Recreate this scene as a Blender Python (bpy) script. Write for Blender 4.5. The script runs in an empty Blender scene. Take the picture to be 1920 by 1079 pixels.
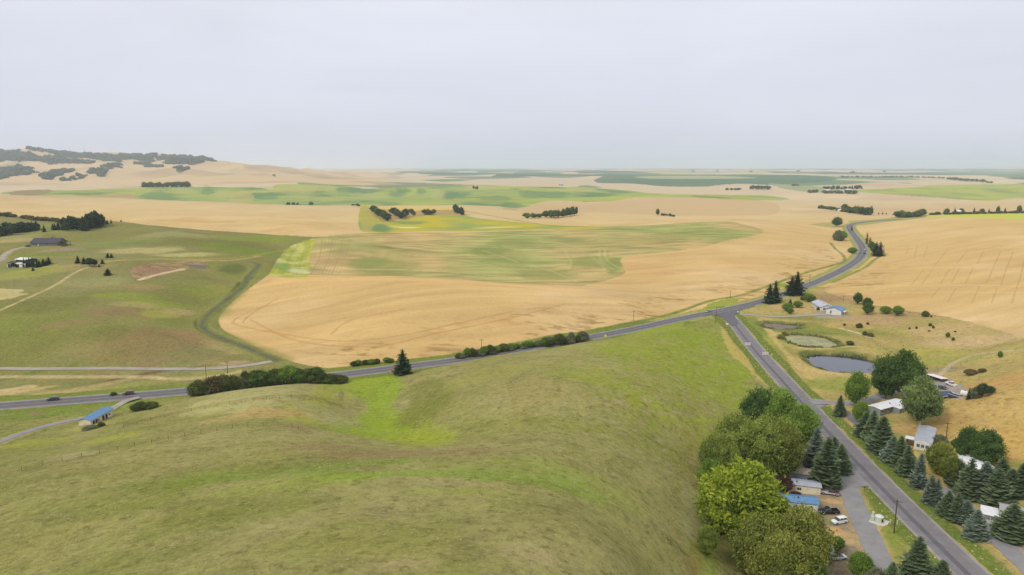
import bpy, math, random
import numpy as np
from math import radians, sin, cos, pi, sqrt, atan2
random.seed(7)
SC = bpy.context.scene
COL = SC.collection
# ------------------------------------------------------------------ camera
F = 1280.0                                  # focal length in photo pixels (24 mm lens)
PITCH = math.atan((539.5 - 315.5) / F)
CZ = 95.0                                   # drone height above the valley road
cam_data = bpy.data.cameras.new("camera")
cam_data.lens = 24.0
cam_data.sensor_width = 36.0
cam_data.clip_start = 1.0
cam_data.clip_end = 200000.0
cam = bpy.data.objects.new("camera", cam_data)
COL.objects.link(cam)
cam.location = (0, 0, CZ)
cam.rotation_euler = (pi / 2 - PITCH, 0, 0)
SC.camera = cam
# ------------------------------------------------------------------ sky (thin bright overcast) and soft sun
SUN_EL, SUN_AZ = 44.0, 232.0                # azimuth clockwise from +Y (the view direction)
world = bpy.data.worlds.new("World")
SC.world = world
world.use_nodes = True
nt = world.node_tree
nt.nodes.clear()
def N(tree, kind, **kw):
    n = tree.nodes.new(kind)
    for k, v in kw.items():
        if k.startswith("i_"):
            key = k[2:]
            key = int(key) if key.isdigit() else key.replace("_", " ")
            n.inputs[key].default_value = v
        else:
            setattr(n, k, v)
    return n
sky = N(nt, "ShaderNodeTexSky", sky_type="NISHITA", sun_disc=False)
sky.sun_elevation = radians(SUN_EL)
sky.sun_rotation = radians(SUN_AZ)
sky.dust_density = 3.0
bg_sky = N(nt, "ShaderNodeBackground", i_Strength=0.10)
nt.links.new(sky.outputs[0], bg_sky.inputs[0])
tc = N(nt, "ShaderNodeTexCoord")
sep = N(nt, "ShaderNodeSeparateXYZ")
nt.links.new(tc.outputs["Generated"], sep.inputs[0])
ramp = N(nt, "ShaderNodeValToRGB")
el = ramp.color_ramp
el.interpolation = "B_SPLINE"
el.elements[0].position = 0.0
el.elements[0].color = (0.72, 0.745, 0.88, 1)
el.elements[1].position = 1.0
el.elements[1].color = (1.15, 1.15, 1.17, 1)
for p, c in ((0.06, (0.75, 0.78, 0.91, 1)), (0.14, (0.78, 0.81, 0.925, 1)), (0.26, (0.87, 0.895, 0.985, 1)), (0.45, (1.0, 1.02, 1.08, 1))):
    e = el.elements.new(p)
    e.color = c
nt.links.new(sep.outputs["Z"], ramp.inputs[0])
mp = N(nt, "ShaderNodeMapping")
mp.inputs["Scale"].default_value = (1.0, 1.0, 4.5)
nt.links.new(tc.outputs["Generated"], mp.inputs[0])
cn = N(nt, "ShaderNodeTexNoise", i_Scale=2.1, i_Detail=6.0, i_Roughness=0.5, i_Distortion=0.4)
nt.links.new(mp.outputs[0], cn.inputs["Vector"])
mr = N(nt, "ShaderNodeMapRange")
for k, v in ((1, 0.3), (2, 0.7), (3, 0.945), (4, 1.055)):
    mr.inputs[k].default_value = v
nt.links.new(cn.outputs[0], mr.inputs[0])
vm = N(nt, "ShaderNodeVectorMath", operation="SCALE")
nt.links.new(ramp.outputs[0], vm.inputs[0])
nt.links.new(mr.outputs[0], vm.inputs["Scale"])
bg_cl = N(nt, "ShaderNodeBackground", i_Strength=1.0)
nt.links.new(vm.outputs[0], bg_cl.inputs[0])
mx = N(nt, "ShaderNodeMixShader", i_0=0.9)
nt.links.new(bg_sky.outputs[0], mx.inputs[1])
nt.links.new(bg_cl.outputs[0], mx.inputs[2])
wo = N(nt, "ShaderNodeOutputWorld")
nt.links.new(mx.outputs[0], wo.inputs[0])
sd = bpy.data.lights.new("sun", "SUN")
sd.energy = 2.1
sd.angle = radians(12)
sd.color = (1.0, 0.965, 0.91)
sun = bpy.data.objects.new("sun", sd)
COL.objects.link(sun)
_e, _a = radians(SUN_EL), radians(SUN_AZ)
from mathutils import Vector, Matrix
sun.rotation_euler = Vector((sin(_a) * cos(_e), cos(_a) * cos(_e), sin(_e))).to_track_quat("Z", "Y").to_euler()
SC.view_settings.view_transform = "Standard"
SC.view_settings.look = "None"
SC.view_settings.exposure = 0.0
SC.view_settings.gamma = 1.0
SC.cycles.max_bounces = 6
SC.cycles.diffuse_bounces = 2
SC.cycles.glossy_bounces = 2
SC.cycles.transmission_bounces = 2
SC.cycles.transparent_max_bounces = 6
SC.cycles.volume_bounces = 1
SC.cycles.use_denoising = True
SC.cycles.sample_clamp_indirect = 4.0

# ------------------------------------------------------------------ small maths helpers
cP, sP = cos(PITCH), sin(PITCH)
def ray_ts(u, v):
    """pixel of the photograph -> (x per metre of y, z slope per metre of y)"""
    u = np.asarray(u, float); v = np.asarray(v, float)
    dy = (539.5 - v) / F
    Y = cP + dy * sP
    return (u - 960.0) / F / Y, (-sP + dy * cP) / Y
def lin(r, g, b, k=0.87):
    f = lambda c: ((c / 255 + 0.055) / 1.055) ** 2.4 if c > 10 else c / 255 / 12.92
    return np.array([f(r) * k, f(g) * k, f(b) * k])
_rs = np.random.RandomState(11)
_perm = _rs.permutation(512)
_perm = np.concatenate([_perm, _perm])
_ga = _rs.rand(512) * 2 * pi
_gx, _gy = np.cos(_ga), np.sin(_ga)
def perlin(x, y, seed=0):
    x = np.asarray(x, float) + seed * 17.31; y = np.asarray(y, float) - seed * 9.77
    xi = np.floor(x).astype(np.int64); yi = np.floor(y).astype(np.int64)
    xf = x - xi; yf = y - yi
    xi &= 511; yi &= 511
    def g(ix, iy, fx, fy):
        h = _perm[(_perm[ix & 511] + iy) & 511]
        return _gx[h] * fx + _gy[h] * fy
    u = xf * xf * xf * (xf * (xf * 6 - 15) + 10); w = yf * yf * yf * (yf * (yf * 6 - 15) + 10)
    a = g(xi, yi, xf, yf); b = g(xi + 1, yi, xf - 1, yf)
    c = g(xi, yi + 1, xf, yf - 1); d = g(xi + 1, yi + 1, xf - 1, yf - 1)
    return ((a + (b - a) * u) * (1 - w) + (c + (d - c) * u) * w) * 1.5
def fbm(x, y, wl, octaves=3, seed=0, rough=0.5):
    out = 0; amp = 1; tot = 0
    for o in range(octaves):
        out = out + amp * perlin(x / wl * 2 ** o, y / wl * 2 ** o, seed + o * 3)
        tot += amp; amp *= rough
    return out / tot
def sstep(a, b, x):
    t = np.clip((x - a) / (b - a), 0, 1)
    return t * t * (3 - 2 * t)
# ------------------------------------------------------------------ the land: a smooth surface through surveyed points
OFF = 60.0                                   # the fan-shaped grid starts 60 m behind the camera
ctrl = []
def cz(u, v, z):                             # a point seen at (u, v) of height z
    t, s = ray_ts(u, v); d = (z - CZ) / s; ctrl.append((float(t * d), float(d), z))
def cd(u, v, d):                             # a point seen at (u, v), d metres away
    t, s = ray_ts(u, v); ctrl.append((float(t * d), d, float(CZ + s * d)))
def cw(u, d, z):                             # hidden ground behind a crest, in the column of u
    t = (u - 960.0) / F / 0.985; ctrl.append((t * d, d, z))
# foreground hill
for a in [(-400, 1079, 20), (0, 1079, 30), (300, 1079, 37), (600, 1079, 41), (850, 1079, 41), (1050, 1079, 36), (1200, 1079, 26),
          (1330, 1079, 7), (1400, 1079, 1), (0, 960, 26), (300, 960, 31), (600, 960, 34), (850, 960, 33), (1050, 960, 29),
          (1200, 960, 18), (1300, 960, 6), (1380, 960, 1), (0, 870, 17), (200, 870, 23), (400, 865, 26), (600, 860, 27.5), (800, 860, 27),
          (1000, 850, 24), (1150, 850, 18), (1260, 850, 8), (1330, 850, 1.5), (1400, 860, 0.5),
          (0, 800, 3), (-300, 820, 3), (120, 815, 6), (250, 800, 10), (380, 770, 11), (520, 745, 13.5), (600, 745, 9), (450, 820, 22), (560, 800, 18),
          (650, 800, 9.5), (720, 810, 9.5), (800, 830, 15.5), (900, 820, 18.5), (1050, 800, 20.5), (700, 740, 2.2), (735, 703, 1.0), (680, 712, 1.0), (650, 765, 5),
          (760, 770, 6.5), (800, 730, 9), (850, 760, 14), (850, 700, 7.5), (920, 700, 13), (1000, 720, 19), (1000, 680, 14.5), (1100, 720, 18.5),
          (1100, 660, 11), (1180, 650, 9.5), (1250, 680, 10), (1300, 640, 5), (1280, 760, 10), (1200, 760, 15), (1350, 700, 3.5), (1380, 760, 1.5), (1360, 640, 1.5),
          (1400, 700, 0.5), (1300, 605, 0.6)]:
    cz(*a)
# crest that grazes the highway: a cut bank just this side of it
for u, v, d in [(360, 742, 268), (450, 732, 274), (560, 720, 283), (640, 719, 291), (850, 682, 318), (920, 667, 325), (1000, 655, 336), (1060, 647, 346), (1105, 640, 354), (1200, 622, 382)]:
    cd(u, v, d)
for a in [(-400, 765, 0), (0, 762, 0), (180, 749, 0), (360, 735, 0), (500, 718, 0), (650, 703, 0), (740, 692, 0), (850, 677, 0), (980, 656, 0), (1110, 633, 0), (1230, 607, 0), (1355, 582, 0),
          (1430, 566, 0.4), (1500, 540, 1), (1560, 515, 1.5), (1590, 500, 2), (1618, 482, 3), (1618, 462, 4), (1597, 437, 5), (1583, 424, 6), (1640, 415, 8), (1720, 408, 9),
          (1400, 640, 0), (1450, 690, 0), (1520, 765, 0), (1600, 850, 0), (1700, 945, 0), (1800, 1040, 0), (1920, 1060, 0.5), (1650, 1060, 0), (1500, 1000, 0), (1500, 900, 0), (1560, 950, 0),
          (2300, 1079, 3), (1700, 1150, 0), (1300, 1250, 8)]:
    cz(*a)
ctrl += [(-300, -40, 8), (0, -40, 52), (300, -40, 20), (0, 20, 47), (-150, 40, 28), (150, 60, 14), (105, 60, 2), (-60, 60, 42), (60, 60, 40), (110, 110, 0), (200, 60, 6), (-200, 120, 14)]
# left meadow hill
for a in [(0, 693, 2), (200, 690, 2), (400, 692, 1), (-400, 700, 4), (0, 720, 0.5), (250, 720, 0.5), (300, 640, 8), (150, 650, 8), (0, 640, 9), (200, 600, 13), (0, 600, 15), (-400, 600, 18), (380, 605, 4), (350, 570, 9),
          (380, 640, 4), (450, 660, 1.5), (520, 680, 0.5), (420, 560, 8), (450, 530, 9), (480, 495, 13), (500, 470, 16), (400, 500, 14), (400, 470, 22), (300, 460, 26), (200, 440, 30), (300, 520, 19), (380, 520, 15),
          (180, 495, 25), (200, 545, 19), (60, 540, 20), (33, 500, 22), (90, 460, 26.5), (-300, 460, 28), (-300, 520, 22)]:
    cz(*a)
for a in [(-400, 400, 830), (0, 408, 820), (100, 413, 800), (200, 415, 780), (340, 429, 760), (450, 437, 740), (560, 443, 720), (602, 446, 700)]:
    cd(*a)
for a in [(0, 900, 27), (200, 880, 22), (400, 850, 14), (560, 810, 11), (640, 800, 9)]:
    cw(*a)
# golden knoll in front and the big field behind it
for a in [(450, 620, 4), (600, 600, 8), (800, 600, 9), (1000, 600, 7), (600, 650, 2.5), (800, 650, 2), (560, 560, 10), (480, 570, 7), (540, 675, 0.5), (640, 685, 0.3), (1150, 600, 2.5), (1250, 580, 1.5)]:
    cz(*a)
for a in [(500, 522, 505), (580, 519, 505), (720, 519, 502), (850, 524, 500), (960, 532, 492), (1060, 540, 482), (1150, 550, 474)]:
    cd(*a)
for a in [(520, 545, 11), (600, 560, 6), (720, 565, 4), (850, 560, 3.5), (960, 550, 3.5), (1060, 530, 5)]:
    cw(*a)
for a in [(1180, 540, 4.5), (1300, 560, 2), (1300, 500, 9), (1300, 455, 17), (1450, 540, 1.5), (1480, 500, 6), (1450, 455, 14), (1550, 460, 9), (1100, 500, 8), (1000, 500, 6), (900, 495, 8), (760, 490, 8), (620, 490, 10), (560, 470, 14), (640, 455, 14),
          (1000, 460, 12.5), (1150, 460, 14), (800, 460, 13)]:
    cz(*a)
for a in [(620, 440, 850), (700, 435, 880), (850, 435, 890), (1000, 431, 900), (1200, 423, 920), (1350, 415, 960), (1430, 420, 980), (1530, 425, 1000)]:
    cd(*a)
for a in [(700, 960, 8), (850, 980, 7), (1000, 1000, 9), (1200, 1020, 14), (1350, 1060, 16)]:
    cw(*a)
# golden field at left with its crest, yellow field and spur in the middle
for a in [(600, 420, 1000), (400, 420, 980), (200, 405, 1080), (0, 395, 1130), (500, 400, 1180), (200, 385, 1300),
          (660, 387, 1420), (500, 383, 1450), (300, 375, 1480), (100, 368, 1500), (-400, 362, 1550),
          (760, 425, 1080), (900, 425, 1080), (760, 402, 1290), (860, 402, 1290), (720, 390, 1420), (900, 390, 1450), (960, 412, 1180), (1100, 420, 1120)]:
    cd(*a)
for a in [(500, 1620, 12), (300, 1680, 14), (100, 1750, 18), (-400, 1800, 20)]:
    cw(*a)
# golden knolls behind the yellow field, u 960-1450
for a in [(1130, 399, 1300), (1250, 407, 1270), (1000, 408, 1270), (1060, 385, 1650), (1040, 376, 1800), (1180, 372, 1850), (1300, 369, 1900), (1400, 373, 1900), (1350, 395, 1450), (1480, 400, 1350), (1500, 385, 1650)]:
    cd(*a)
for a in [(1130, 1400, 5), (1000, 1430, 5), (1250, 1380, 7), (1180, 2050, 12), (1300, 2150, 12), (1040, 1980, 12)]:
    cw(*a)
# green field behind
for a in [(560, 378, 1850), (700, 380, 1750), (850, 380, 1750), (950, 375, 1900), (700, 362, 2350), (900, 362, 2350), (560, 350, 2750), (700, 352, 2750), (850, 350, 2850), (960, 351, 2850), (1090, 351, 2850), (1200, 360, 2500), (1400, 370, 2300),
          (250, 353, 2500), (100, 358, 2300), (400, 352, 2600), (350, 372, 2000), (150, 368, 1950), (-400, 352, 2500)]:
    cd(*a)
for a in [(700, 3050, 12), (900, 3200, 10), (1090, 3200, 8), (1200, 2900, 10)]:
    cw(*a)
# right field and beyond
for a in [(1600, 560, 2), (1560, 575, 1), (1750, 560, 6), (1750, 500, 11), (1650, 490, 5), (1650, 450, 10), (1800, 450, 18), (1920, 450, 24), (1920, 500, 20), (1920, 560, 16), (1920, 630, 15), (1800, 600, 7), (1700, 640, 2.5), (1850, 650, 9),
          (1920, 680, 15), (1850, 740, 11), (1930, 780, 13), (1800, 790, 6), (1760, 740, 2), (1700, 700, 1), (1850, 850, 4), (1930, 880, 6), (1750, 850, 0.6), (1850, 960, 0.3), (2300, 600, 26), (2300, 750, 26), (2300, 900, 16),
          (1450, 606, 0), (1570, 680, 0), (1640, 620, 1), (1540, 640, 0), (1620, 740, 0)]:
    cz(*a)
for a in [(1700, 415, 1010), (1780, 406, 1040), (1920, 402, 1010), (2300, 398, 1010), (1650, 420, 1050)]:
    cd(*a)
for a in [(1780, 1140, 16), (1920, 1140, 20), (1700, 1100, 11)]:
    cw(*a)
for a in [(1600, 400, 1350), (1800, 398, 1300), (1920, 396, 1300), (1550, 385, 1650), (1700, 385, 1650), (1900, 380, 1750), (1600, 362, 2300), (1750, 368, 2150), (1900, 372, 2050), (1700, 352, 2900), (1850, 349, 3000), (1500, 364, 2350), (1450, 356, 2700),
          (1600, 345, 3600), (1800, 340, 4000), (1400, 345, 3600), (1200, 345, 3800), (2300, 370, 2000), (2300, 345, 3500)]:
    cd(*a)
# far plain
for u in (-500, 0, 350, 650, 950, 1250, 1550, 1850, 2300):
    for d, z in ((5200, 32), (7500, 40), (11000, 48), (17000, 56), (26000, 66), (40000, 76), (62000, 86)):
        if d < 9000 and u < 620:
            continue
        cw(u, d, z + (8 if u > 1700 and d > 15000 else 0))
for a in [(600, 336, 4300), (750, 339, 4200), (900, 338, 4300), (1050, 336, 4500), (700, 329, 6300)]:
    cd(*a)
for a in [(1800, 318, 28000), (1870, 313.5, 28000), (1930, 312, 28000), (2200, 312, 28000)]:
    cd(*a)
# hills at the left
for a in [(-500, 292, 6600), (-150, 289, 6500), (0, 285, 6400), (60, 277, 6300), (120, 281, 6300), (200, 290, 6200), (300, 291, 6100), (390, 297, 6000), (480, 308, 5800), (560, 318, 5600), (620, 326, 5300),
          (0, 309, 4900), (-300, 312, 4900), (100, 306, 5100), (180, 308, 5200), (60, 325, 4300), (250, 312, 4900), (380, 322, 4400), (480, 330, 4100), (0, 340, 3500), (200, 336, 3600), (120, 328, 4000), (350, 340, 3400), (500, 342, 3400)]:
    cd(*a)
for a in [(0, 2750, 14), (300, 2900, 14), (0, 8200, 60), (300, 8200, 55), (560, 7500, 40), (-500, 8600, 80)]:
    cw(*a)

ctrl = np.array(ctrl)
def warp(x, y):
    w = np.maximum(y + OFF, 12.0)
    return x / w, np.log(w)
_cp, _cq = warp(ctrl[:, 0], ctrl[:, 1])
def _U(r2):
    return np.where(r2 > 1e-14, 0.5 * r2 * np.log(np.maximum(r2, 1e-14)), 0)
_n = len(ctrl)
_scale = 1.0 / (1.0 + np.maximum(0, ctrl[:, 1] - 2500) / 2500)        # heights of far ground are large: soften there
_K = _U((_cp[:, None] - _cp) ** 2 + (_cq[:, None] - _cq) ** 2) + np.eye(_n) * 4e-5
_P = np.stack([np.ones(_n), _cp, _cq], 1)
_A = np.zeros((_n + 3, _n + 3)); _A[:_n, :_n] = _K; _A[:_n, _n:] = _P; _A[_n:, :_n] = _P.T
_sol = np.linalg.solve(_A, np.concatenate([ctrl[:, 2], np.zeros(3)]))
GP = np.linspace(-1.35, 1.35, 430); GQ = np.linspace(math.log(12.0), math.log(75000.0), 760)
_gz = np.empty((len(GQ), len(GP)))
for _i, _q in enumerate(GQ):
    _gz[_i] = _U((GP[:, None] - _cp) ** 2 + (_q - _cq) ** 2) @ _sol[:_n] + _sol[_n] + _sol[_n + 1] * GP + _sol[_n + 2] * _q
def _cubic(f):
    f2 = f * f; f3 = f2 * f
    return (1 - f) ** 3 / 6, (3 * f3 - 6 * f2 + 4) / 6, (-3 * f3 + 3 * f2 + 3 * f + 1) / 6, f3 / 6
def z_smooth(x, y):
    p, q = warp(x, y)
    a = np.clip((p - GP[0]) / (GP[1] - GP[0]), 1, len(GP) - 3.001); b = np.clip((q - GQ[0]) / (GQ[1] - GQ[0]), 1, len(GQ) - 3.001)
    ai = a.astype(int); bi = b.astype(int)
    wa = _cubic(a - ai); wb = _cubic(b - bi)
    out = 0
    for j in range(4):
        row = 0
        for i in range(4):
            row = row + wa[i] * _gz[bi + j - 1, ai + i - 1]
        out = out + wb[j] * row
    return out
def z_base(x, y):
    x = np.asarray(x, float); y = np.asarray(y, float)
    z = z_smooth(x, y)
    far = sstep(2600, 6000, y)
    roll = np.abs(perlin(x / 1700, y / 1500, 3)) * -54 + perlin(x / 760, y / 620, 5) * 18 + 13
    mid = sstep(1150, 2300, y) * (1 - far)
    z = z + far * roll * (0.55 + 0.45 * sstep(6000, 12000, y)) + mid * (perlin(x / 460, y / 380, 8) * 15 + perlin(x / 190, y / 170, 9) * 5)
    hill = sstep(-800, -1500, x) * sstep(3300, 4300, y) * (1 - sstep(7000, 8500, y))
    z = z + hill * (np.abs(perlin(x / 520, y / 800, 12)) * -75 + 16 + perlin(x / 220, y / 260, 13) * 14)
    near = (1 - sstep(1200, 2000, y)) * sstep(60, 130, y)
    z = z + near * (perlin(x / 90, y / 90, 21) * (1.0 + 1.6 * sstep(-60, -120, x) * sstep(300, 380, y)) + perlin(x / 30, y / 30, 22) * (0.3 + .5 * sstep(-60, -120, x) * sstep(320, 400, y)))
    return z
def hit(u, v, dmin=70.0, dmax=9000.0):
    """where the view ray through each pixel first meets the land (else the nearest miss) between dmin and dmax"""
    u = np.atleast_1d(np.asarray(u, float)); v = np.atleast_1d(np.asarray(v, float))
    t, s = ray_ts(u, v)
    ds = np.geomspace(dmin, dmax, 420)
    D = np.broadcast_to(ds, (len(u), len(ds)))
    diff = (CZ + s[:, None] * D) - z_base(t[:, None] * D, D)
    below = diff < 0
    first = np.argmax(below, 1); has = below.any(1)
    out = np.empty(len(u))
    for i in range(len(u)):
        if has[i] and first[i] > 0:
            k = first[i]; a, b = diff[i, k - 1], diff[i, k]
            out[i] = ds[k - 1] + (ds[k] - ds[k - 1]) * a / (a - b)
        elif has[i]:
            out[i] = ds[0]
        else:
            out[i] = ds[np.argmin(diff[i] / ds)]
    return t * out, out
def smooth_line(pts, step=6.0, closed=False):
    """Catmull-Rom through pixel points, resampled about every step pixels"""
    P = np.array(pts, float); n = len(P); out = []
    m = n if closed else n - 1
    for i in range(m):
        if closed:
            p0, p1, p2, p3 = P[i - 1], P[i], P[(i + 1) % n], P[(i + 2) % n]
        else:
            p0, p1, p2, p3 = P[max(i - 1, 0)], P[i], P[i + 1], P[min(i + 2, n - 1)]
        k = max(2, int(np.hypot(*(p2 - p1)) / step))
        for j in range(k):
            f = j / k
            out.append(0.5 * ((2 * p1) + (-p0 + p2) * f + (2 * p0 - 5 * p1 + 4 * p2 - p3) * f * f + (-p0 + 3 * p1 - 3 * p2 + p3) * f ** 3))
    if not closed:
        out.append(P[-1])
    return np.array(out)
def ground_line(pts, dmin=70, dmax=9000, step=6.0):
    q = smooth_line(pts, step)
    x, y = hit(q[:, 0], q[:, 1], dmin, dmax)
    return np.stack([x, y], 1)
def resample(W, step):
    seg = np.hypot(*np.diff(W, axis=0).T); s = np.concatenate([[0], np.cumsum(seg)])
    n = max(2, int(s[-1] / step)); t = np.linspace(0, s[-1], n)
    return np.stack([np.interp(t, s, W[:, 0]), np.interp(t, s, W[:, 1])], 1)
def box_smooth(a, k):
    if len(a) < 5:
        return a
    k = min(k, (len(a) - 1) // 2)
    pad = np.concatenate([2 * a[0] - a[k:0:-1], a, 2 * a[-1] - a[-2:-k - 2:-1]])
    return np.convolve(pad, np.ones(2 * k + 1) / (2 * k + 1), "valid")
# roads as centre lines on the land: name -> (points, half width of surface, flatten reach)
ROADS = {}
def road(name, pts, hw, reach=9.0, dmin=70, dmax=9000, k=6, step=4.0, world_pts=None):
    W = ground_line(pts, dmin, dmax) if world_pts is None else np.array(world_pts, float)
    W = resample(W, step)
    for _ in range(2):
        W = np.stack([box_smooth(W[:, 0], k), box_smooth(W[:, 1], k)], 1)
    zz = box_smooth(box_smooth(z_base(W[:, 0], W[:, 1]), 8), 8)
    ROADS[name] = dict(W=W, z=zz, hw=hw, reach=reach)
_side = [(1352, 580), (1372, 598), (1400, 634), (1440, 681), (1490, 737), (1540, 790), (1597, 852), (1690, 948), (1784, 1040), (1872, 1125)]
road("highway", [(-420, 790), (-200, 776), (0, 761), (180, 748), (360, 733), (500, 718), (650, 702), (740, 691), (850, 676), (980, 655), (1110, 632), (1230, 608), (1350, 583), (1430, 565), (1500, 541), (1560, 516), (1592, 499), (1612, 484), (1619, 470), (1612, 455), (1602, 442), (1594, 431), (1592, 424), (1604, 419), (1640, 415), (1690, 411)], 4.4, 10, k=5)
road("side_road", _side, 3.7, 9, k=5)
road("park_drive", [(1602, 876), (1592, 900), (1596, 930), (1612, 965), (1628, 1000), (1645, 1040), (1668, 1085)], 2.9, 4, k=2, step=2)
road("farm_drive", [(1520, 755), (1545, 753), (1580, 757), (1620, 752), (1650, 744), (1680, 735), (1740, 722), (1775, 720)], 2.4, 4, k=2, step=2)
road("gravel_lane", [(1572, 762), (1590, 778), (1612, 797), (1635, 815), (1690, 860)], 1.8, 3, k=2, step=2)
road("corner_drive", [(1766, 915), (1800, 940), (1845, 985), (1890, 1030), (1945, 1080)], 2.6, 4, k=2, step=2)
road("house_drive", [(1375, 588), (1420, 592), (1470, 594), (1520, 591), (1555, 590)], 2.2, 3, k=2, step=2)
road("dirt_track", [(-300, 690), (0, 693), (130, 690), (300, 691), (400, 693), (480, 687), (510, 678)], 2.2, 4, k=3)
road("ditch_lane", [(470, 492), (488, 494), (470, 515), (445, 545), (415, 572), (392, 590), (378, 604), (382, 618), (420, 635), (460, 652), (495, 666), (520, 676)], 1.9, 3, k=2)
road("field_track", [(-60, 850), (0, 832), (50, 812), (100, 797), (150, 785)], 1.6, 3, k=2)
road("shed_drive", [(262, 745), (240, 750), (215, 764), (205, 770)], 1.6, 3, k=1, step=2)
road("hill_drive", [(-80, 505), (0, 492), (5, 480), (20, 470), (45, 463), (62, 461)], 2.0, 3, k=2)
PONDS = {}
def pond(name, pts, drop):
    q = smooth_line(pts, 5, closed=True)
    x, y = hit(q[:, 0], q[:, 1], 200, 600)
    zc = float(z_smooth(np.array([x.mean()]), np.array([y.mean()]))[0])
    PONDS[name] = dict(W=np.stack([x, y], 1), z=zc - drop)
pond("blue", [(1512, 665), (1516, 672), (1530, 682), (1560, 692), (1600, 694), (1650, 692), (1655, 682), (1636, 669), (1600, 662), (1550, 659), (1520, 661)], 2.0)
pond("algae", [(1470, 632), (1480, 628), (1510, 628), (1545, 632), (1567, 641), (1568, 647), (1540, 649), (1505, 648), (1480, 640)], 0.6)
pond("mud", [(1432, 606), (1440, 604), (1470, 606), (1497, 608), (1498, 613), (1470, 615), (1440, 613)], 1.3)
def line_dist(x, y, W, pad):
    """distance to a polyline and the fraction index of the nearest point, for points near it"""
    m = (x > W[:, 0].min() - pad) & (x < W[:, 0].max() + pad) & (y > W[:, 1].min() - pad) & (y < W[:, 1].max() + pad)
    idx = np.nonzero(m)[0]
    if len(idx) == 0:
        return idx, None, None
    best = np.full(len(idx), 1e18); pos = np.zeros(len(idx))
    px, py = x[idx], y[idx]
    a = W[:-1]; b = W[1:]
    # coarse cull by blocks of the line
    B = 12
    for k0 in range(0, len(a), B):
        A_, B_ = a[k0:k0 + B], b[k0:k0 + B]
        allp = np.concatenate([A_, B_])
        mm = (px > allp[:, 0].min() - pad) & (px < allp[:, 0].max() + pad) & (py > allp[:, 1].min() - pad) & (py < allp[:, 1].max() + pad)
        j = np.nonzero(mm)[0]
        if len(j) == 0:
            continue
        qx, qy = px[j], py[j]
        for k in range(len(A_)):
            vx, vy = B_[k] - A_[k]
            L = vx * vx + vy * vy + 1e-9
            f = np.clip(((qx - A_[k][0]) * vx + (qy - A_[k][1]) * vy) / L, 0, 1)
            dd = (qx - A_[k][0] - f * vx) ** 2 + (qy - A_[k][1] - f * vy) ** 2
            sel = dd < best[j]
            jj = j[sel]
            best[jj] = dd[sel]; pos[jj] = k0 + k + f[sel]
    keep = best < pad * pad
    return idx[keep], np.sqrt(best[keep]), pos[keep]
def in_poly(x, y, W):
    m = (x > W[:, 0].min()) & (x < W[:, 0].max()) & (y > W[:, 1].min()) & (y < W[:, 1].max())
    idx = np.nonzero(m)[0]
    if len(idx) == 0:
        return idx
    px, py = x[idx], y[idx]; c = np.zeros(len(idx), bool)
    x1, y1 = W[:, 0], W[:, 1]; x2, y2 = np.roll(x1, -1), np.roll(y1, -1)
    order = np.argsort(py); sy = py[order]
    for a, b, c2, d in zip(x1, y1, x2, y2):
        if b == d:
            continue
        lo, hi = (b, d) if b < d else (d, b)
        i0, i1 = np.searchsorted(sy, lo, "right"), np.searchsorted(sy, hi, "right")
        o = order[i0:i1]
        c[o] ^= px[o] < (c2 - a) * (py[o] - b) / (d - b) + a
    return idx[c]
def zf(x, y):
    """final ground height, roads cut in and pond basins sunk"""
    x = np.atleast_1d(np.asarray(x, float)); y = np.atleast_1d(np.asarray(y, float))
    z = z_base(x, y)
    for name in sorted(ROADS, key=lambda n: n in ("highway", "side_road")):
        r = ROADS[name]
        idx, dist, pos = line_dist(x, y, r["W"], r["hw"] + r["reach"])
        if len(idx):
            prof = np.interp(pos, np.arange(len(r["z"])), r["z"])
            w = sstep(r["hw"] + r["reach"], r["hw"] + 0.8, dist)
            z[idx] = z[idx] * (1 - w) + (prof - 0.12) * w
    for name, p in PONDS.items():
        ring = np.concatenate([p["W"], p["W"][:1]])
        idx, dist, _ = line_dist(x, y, ring, 5.0)
        if len(idx):
            w = sstep(5, 0.3, dist)
            z[idx] = z[idx] * (1 - w) + (p["z"] + 0.1) * w
        idx = in_poly(x, y, p["W"])
        z[idx] = p["z"] - 0.4
    return z
def gz(x, y):
    return float(zf(x, y)[0])
def at(u, v, dmin=70, dmax=9000):
    x, y = hit(u, v, dmin, dmax)
    x, y = float(x[0]), float(y[0])
    return x, y, gz(x, y)
def top_z(v, y):
    return CZ + float(ray_ts(0, v)[1]) * y
# ------------------------------------------------------------------ materials
def new_mat(name):
    m = bpy.data.materials.new(name); m.use_nodes = True
    t = m.node_tree; t.nodes.clear()
    out = N(t, "ShaderNodeOutputMaterial"); b = N(t, "ShaderNodeBsdfPrincipled")
    b.inputs["Specular IOR Level"].default_value = 0.25
    t.links.new(b.outputs[0], out.inputs[0])
    return m, t, b, out
def tex_coord(t, scale=(1, 1, 1), obj=False):
    g = N(t, "ShaderNodeTexCoord") if obj else N(t, "ShaderNodeNewGeometry")
    mp = N(t, "ShaderNodeMapping"); mp.inputs["Scale"].default_value = scale
    t.links.new(g.outputs["Object"] if obj else g.outputs["Position"], mp.inputs[0])
    return mp.outputs[0]
def noise(t, vec, scale, detail=4, rough=0.55, dist=0.0):
    n = N(t, "ShaderNodeTexNoise", i_Scale=scale, i_Detail=detail, i_Roughness=rough, i_Distortion=dist)
    t.links.new(vec, n.inputs["Vector"])
    return n.outputs[0]
def maprange(t, src, a, b, c, d):
    m = N(t, "ShaderNodeMapRange")
    for k, v in ((1, a), (2, b), (3, c), (4, d)):
        m.inputs[k].default_value = v
    t.links.new(src, m.inputs[0])
    return m.outputs[0]
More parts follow.
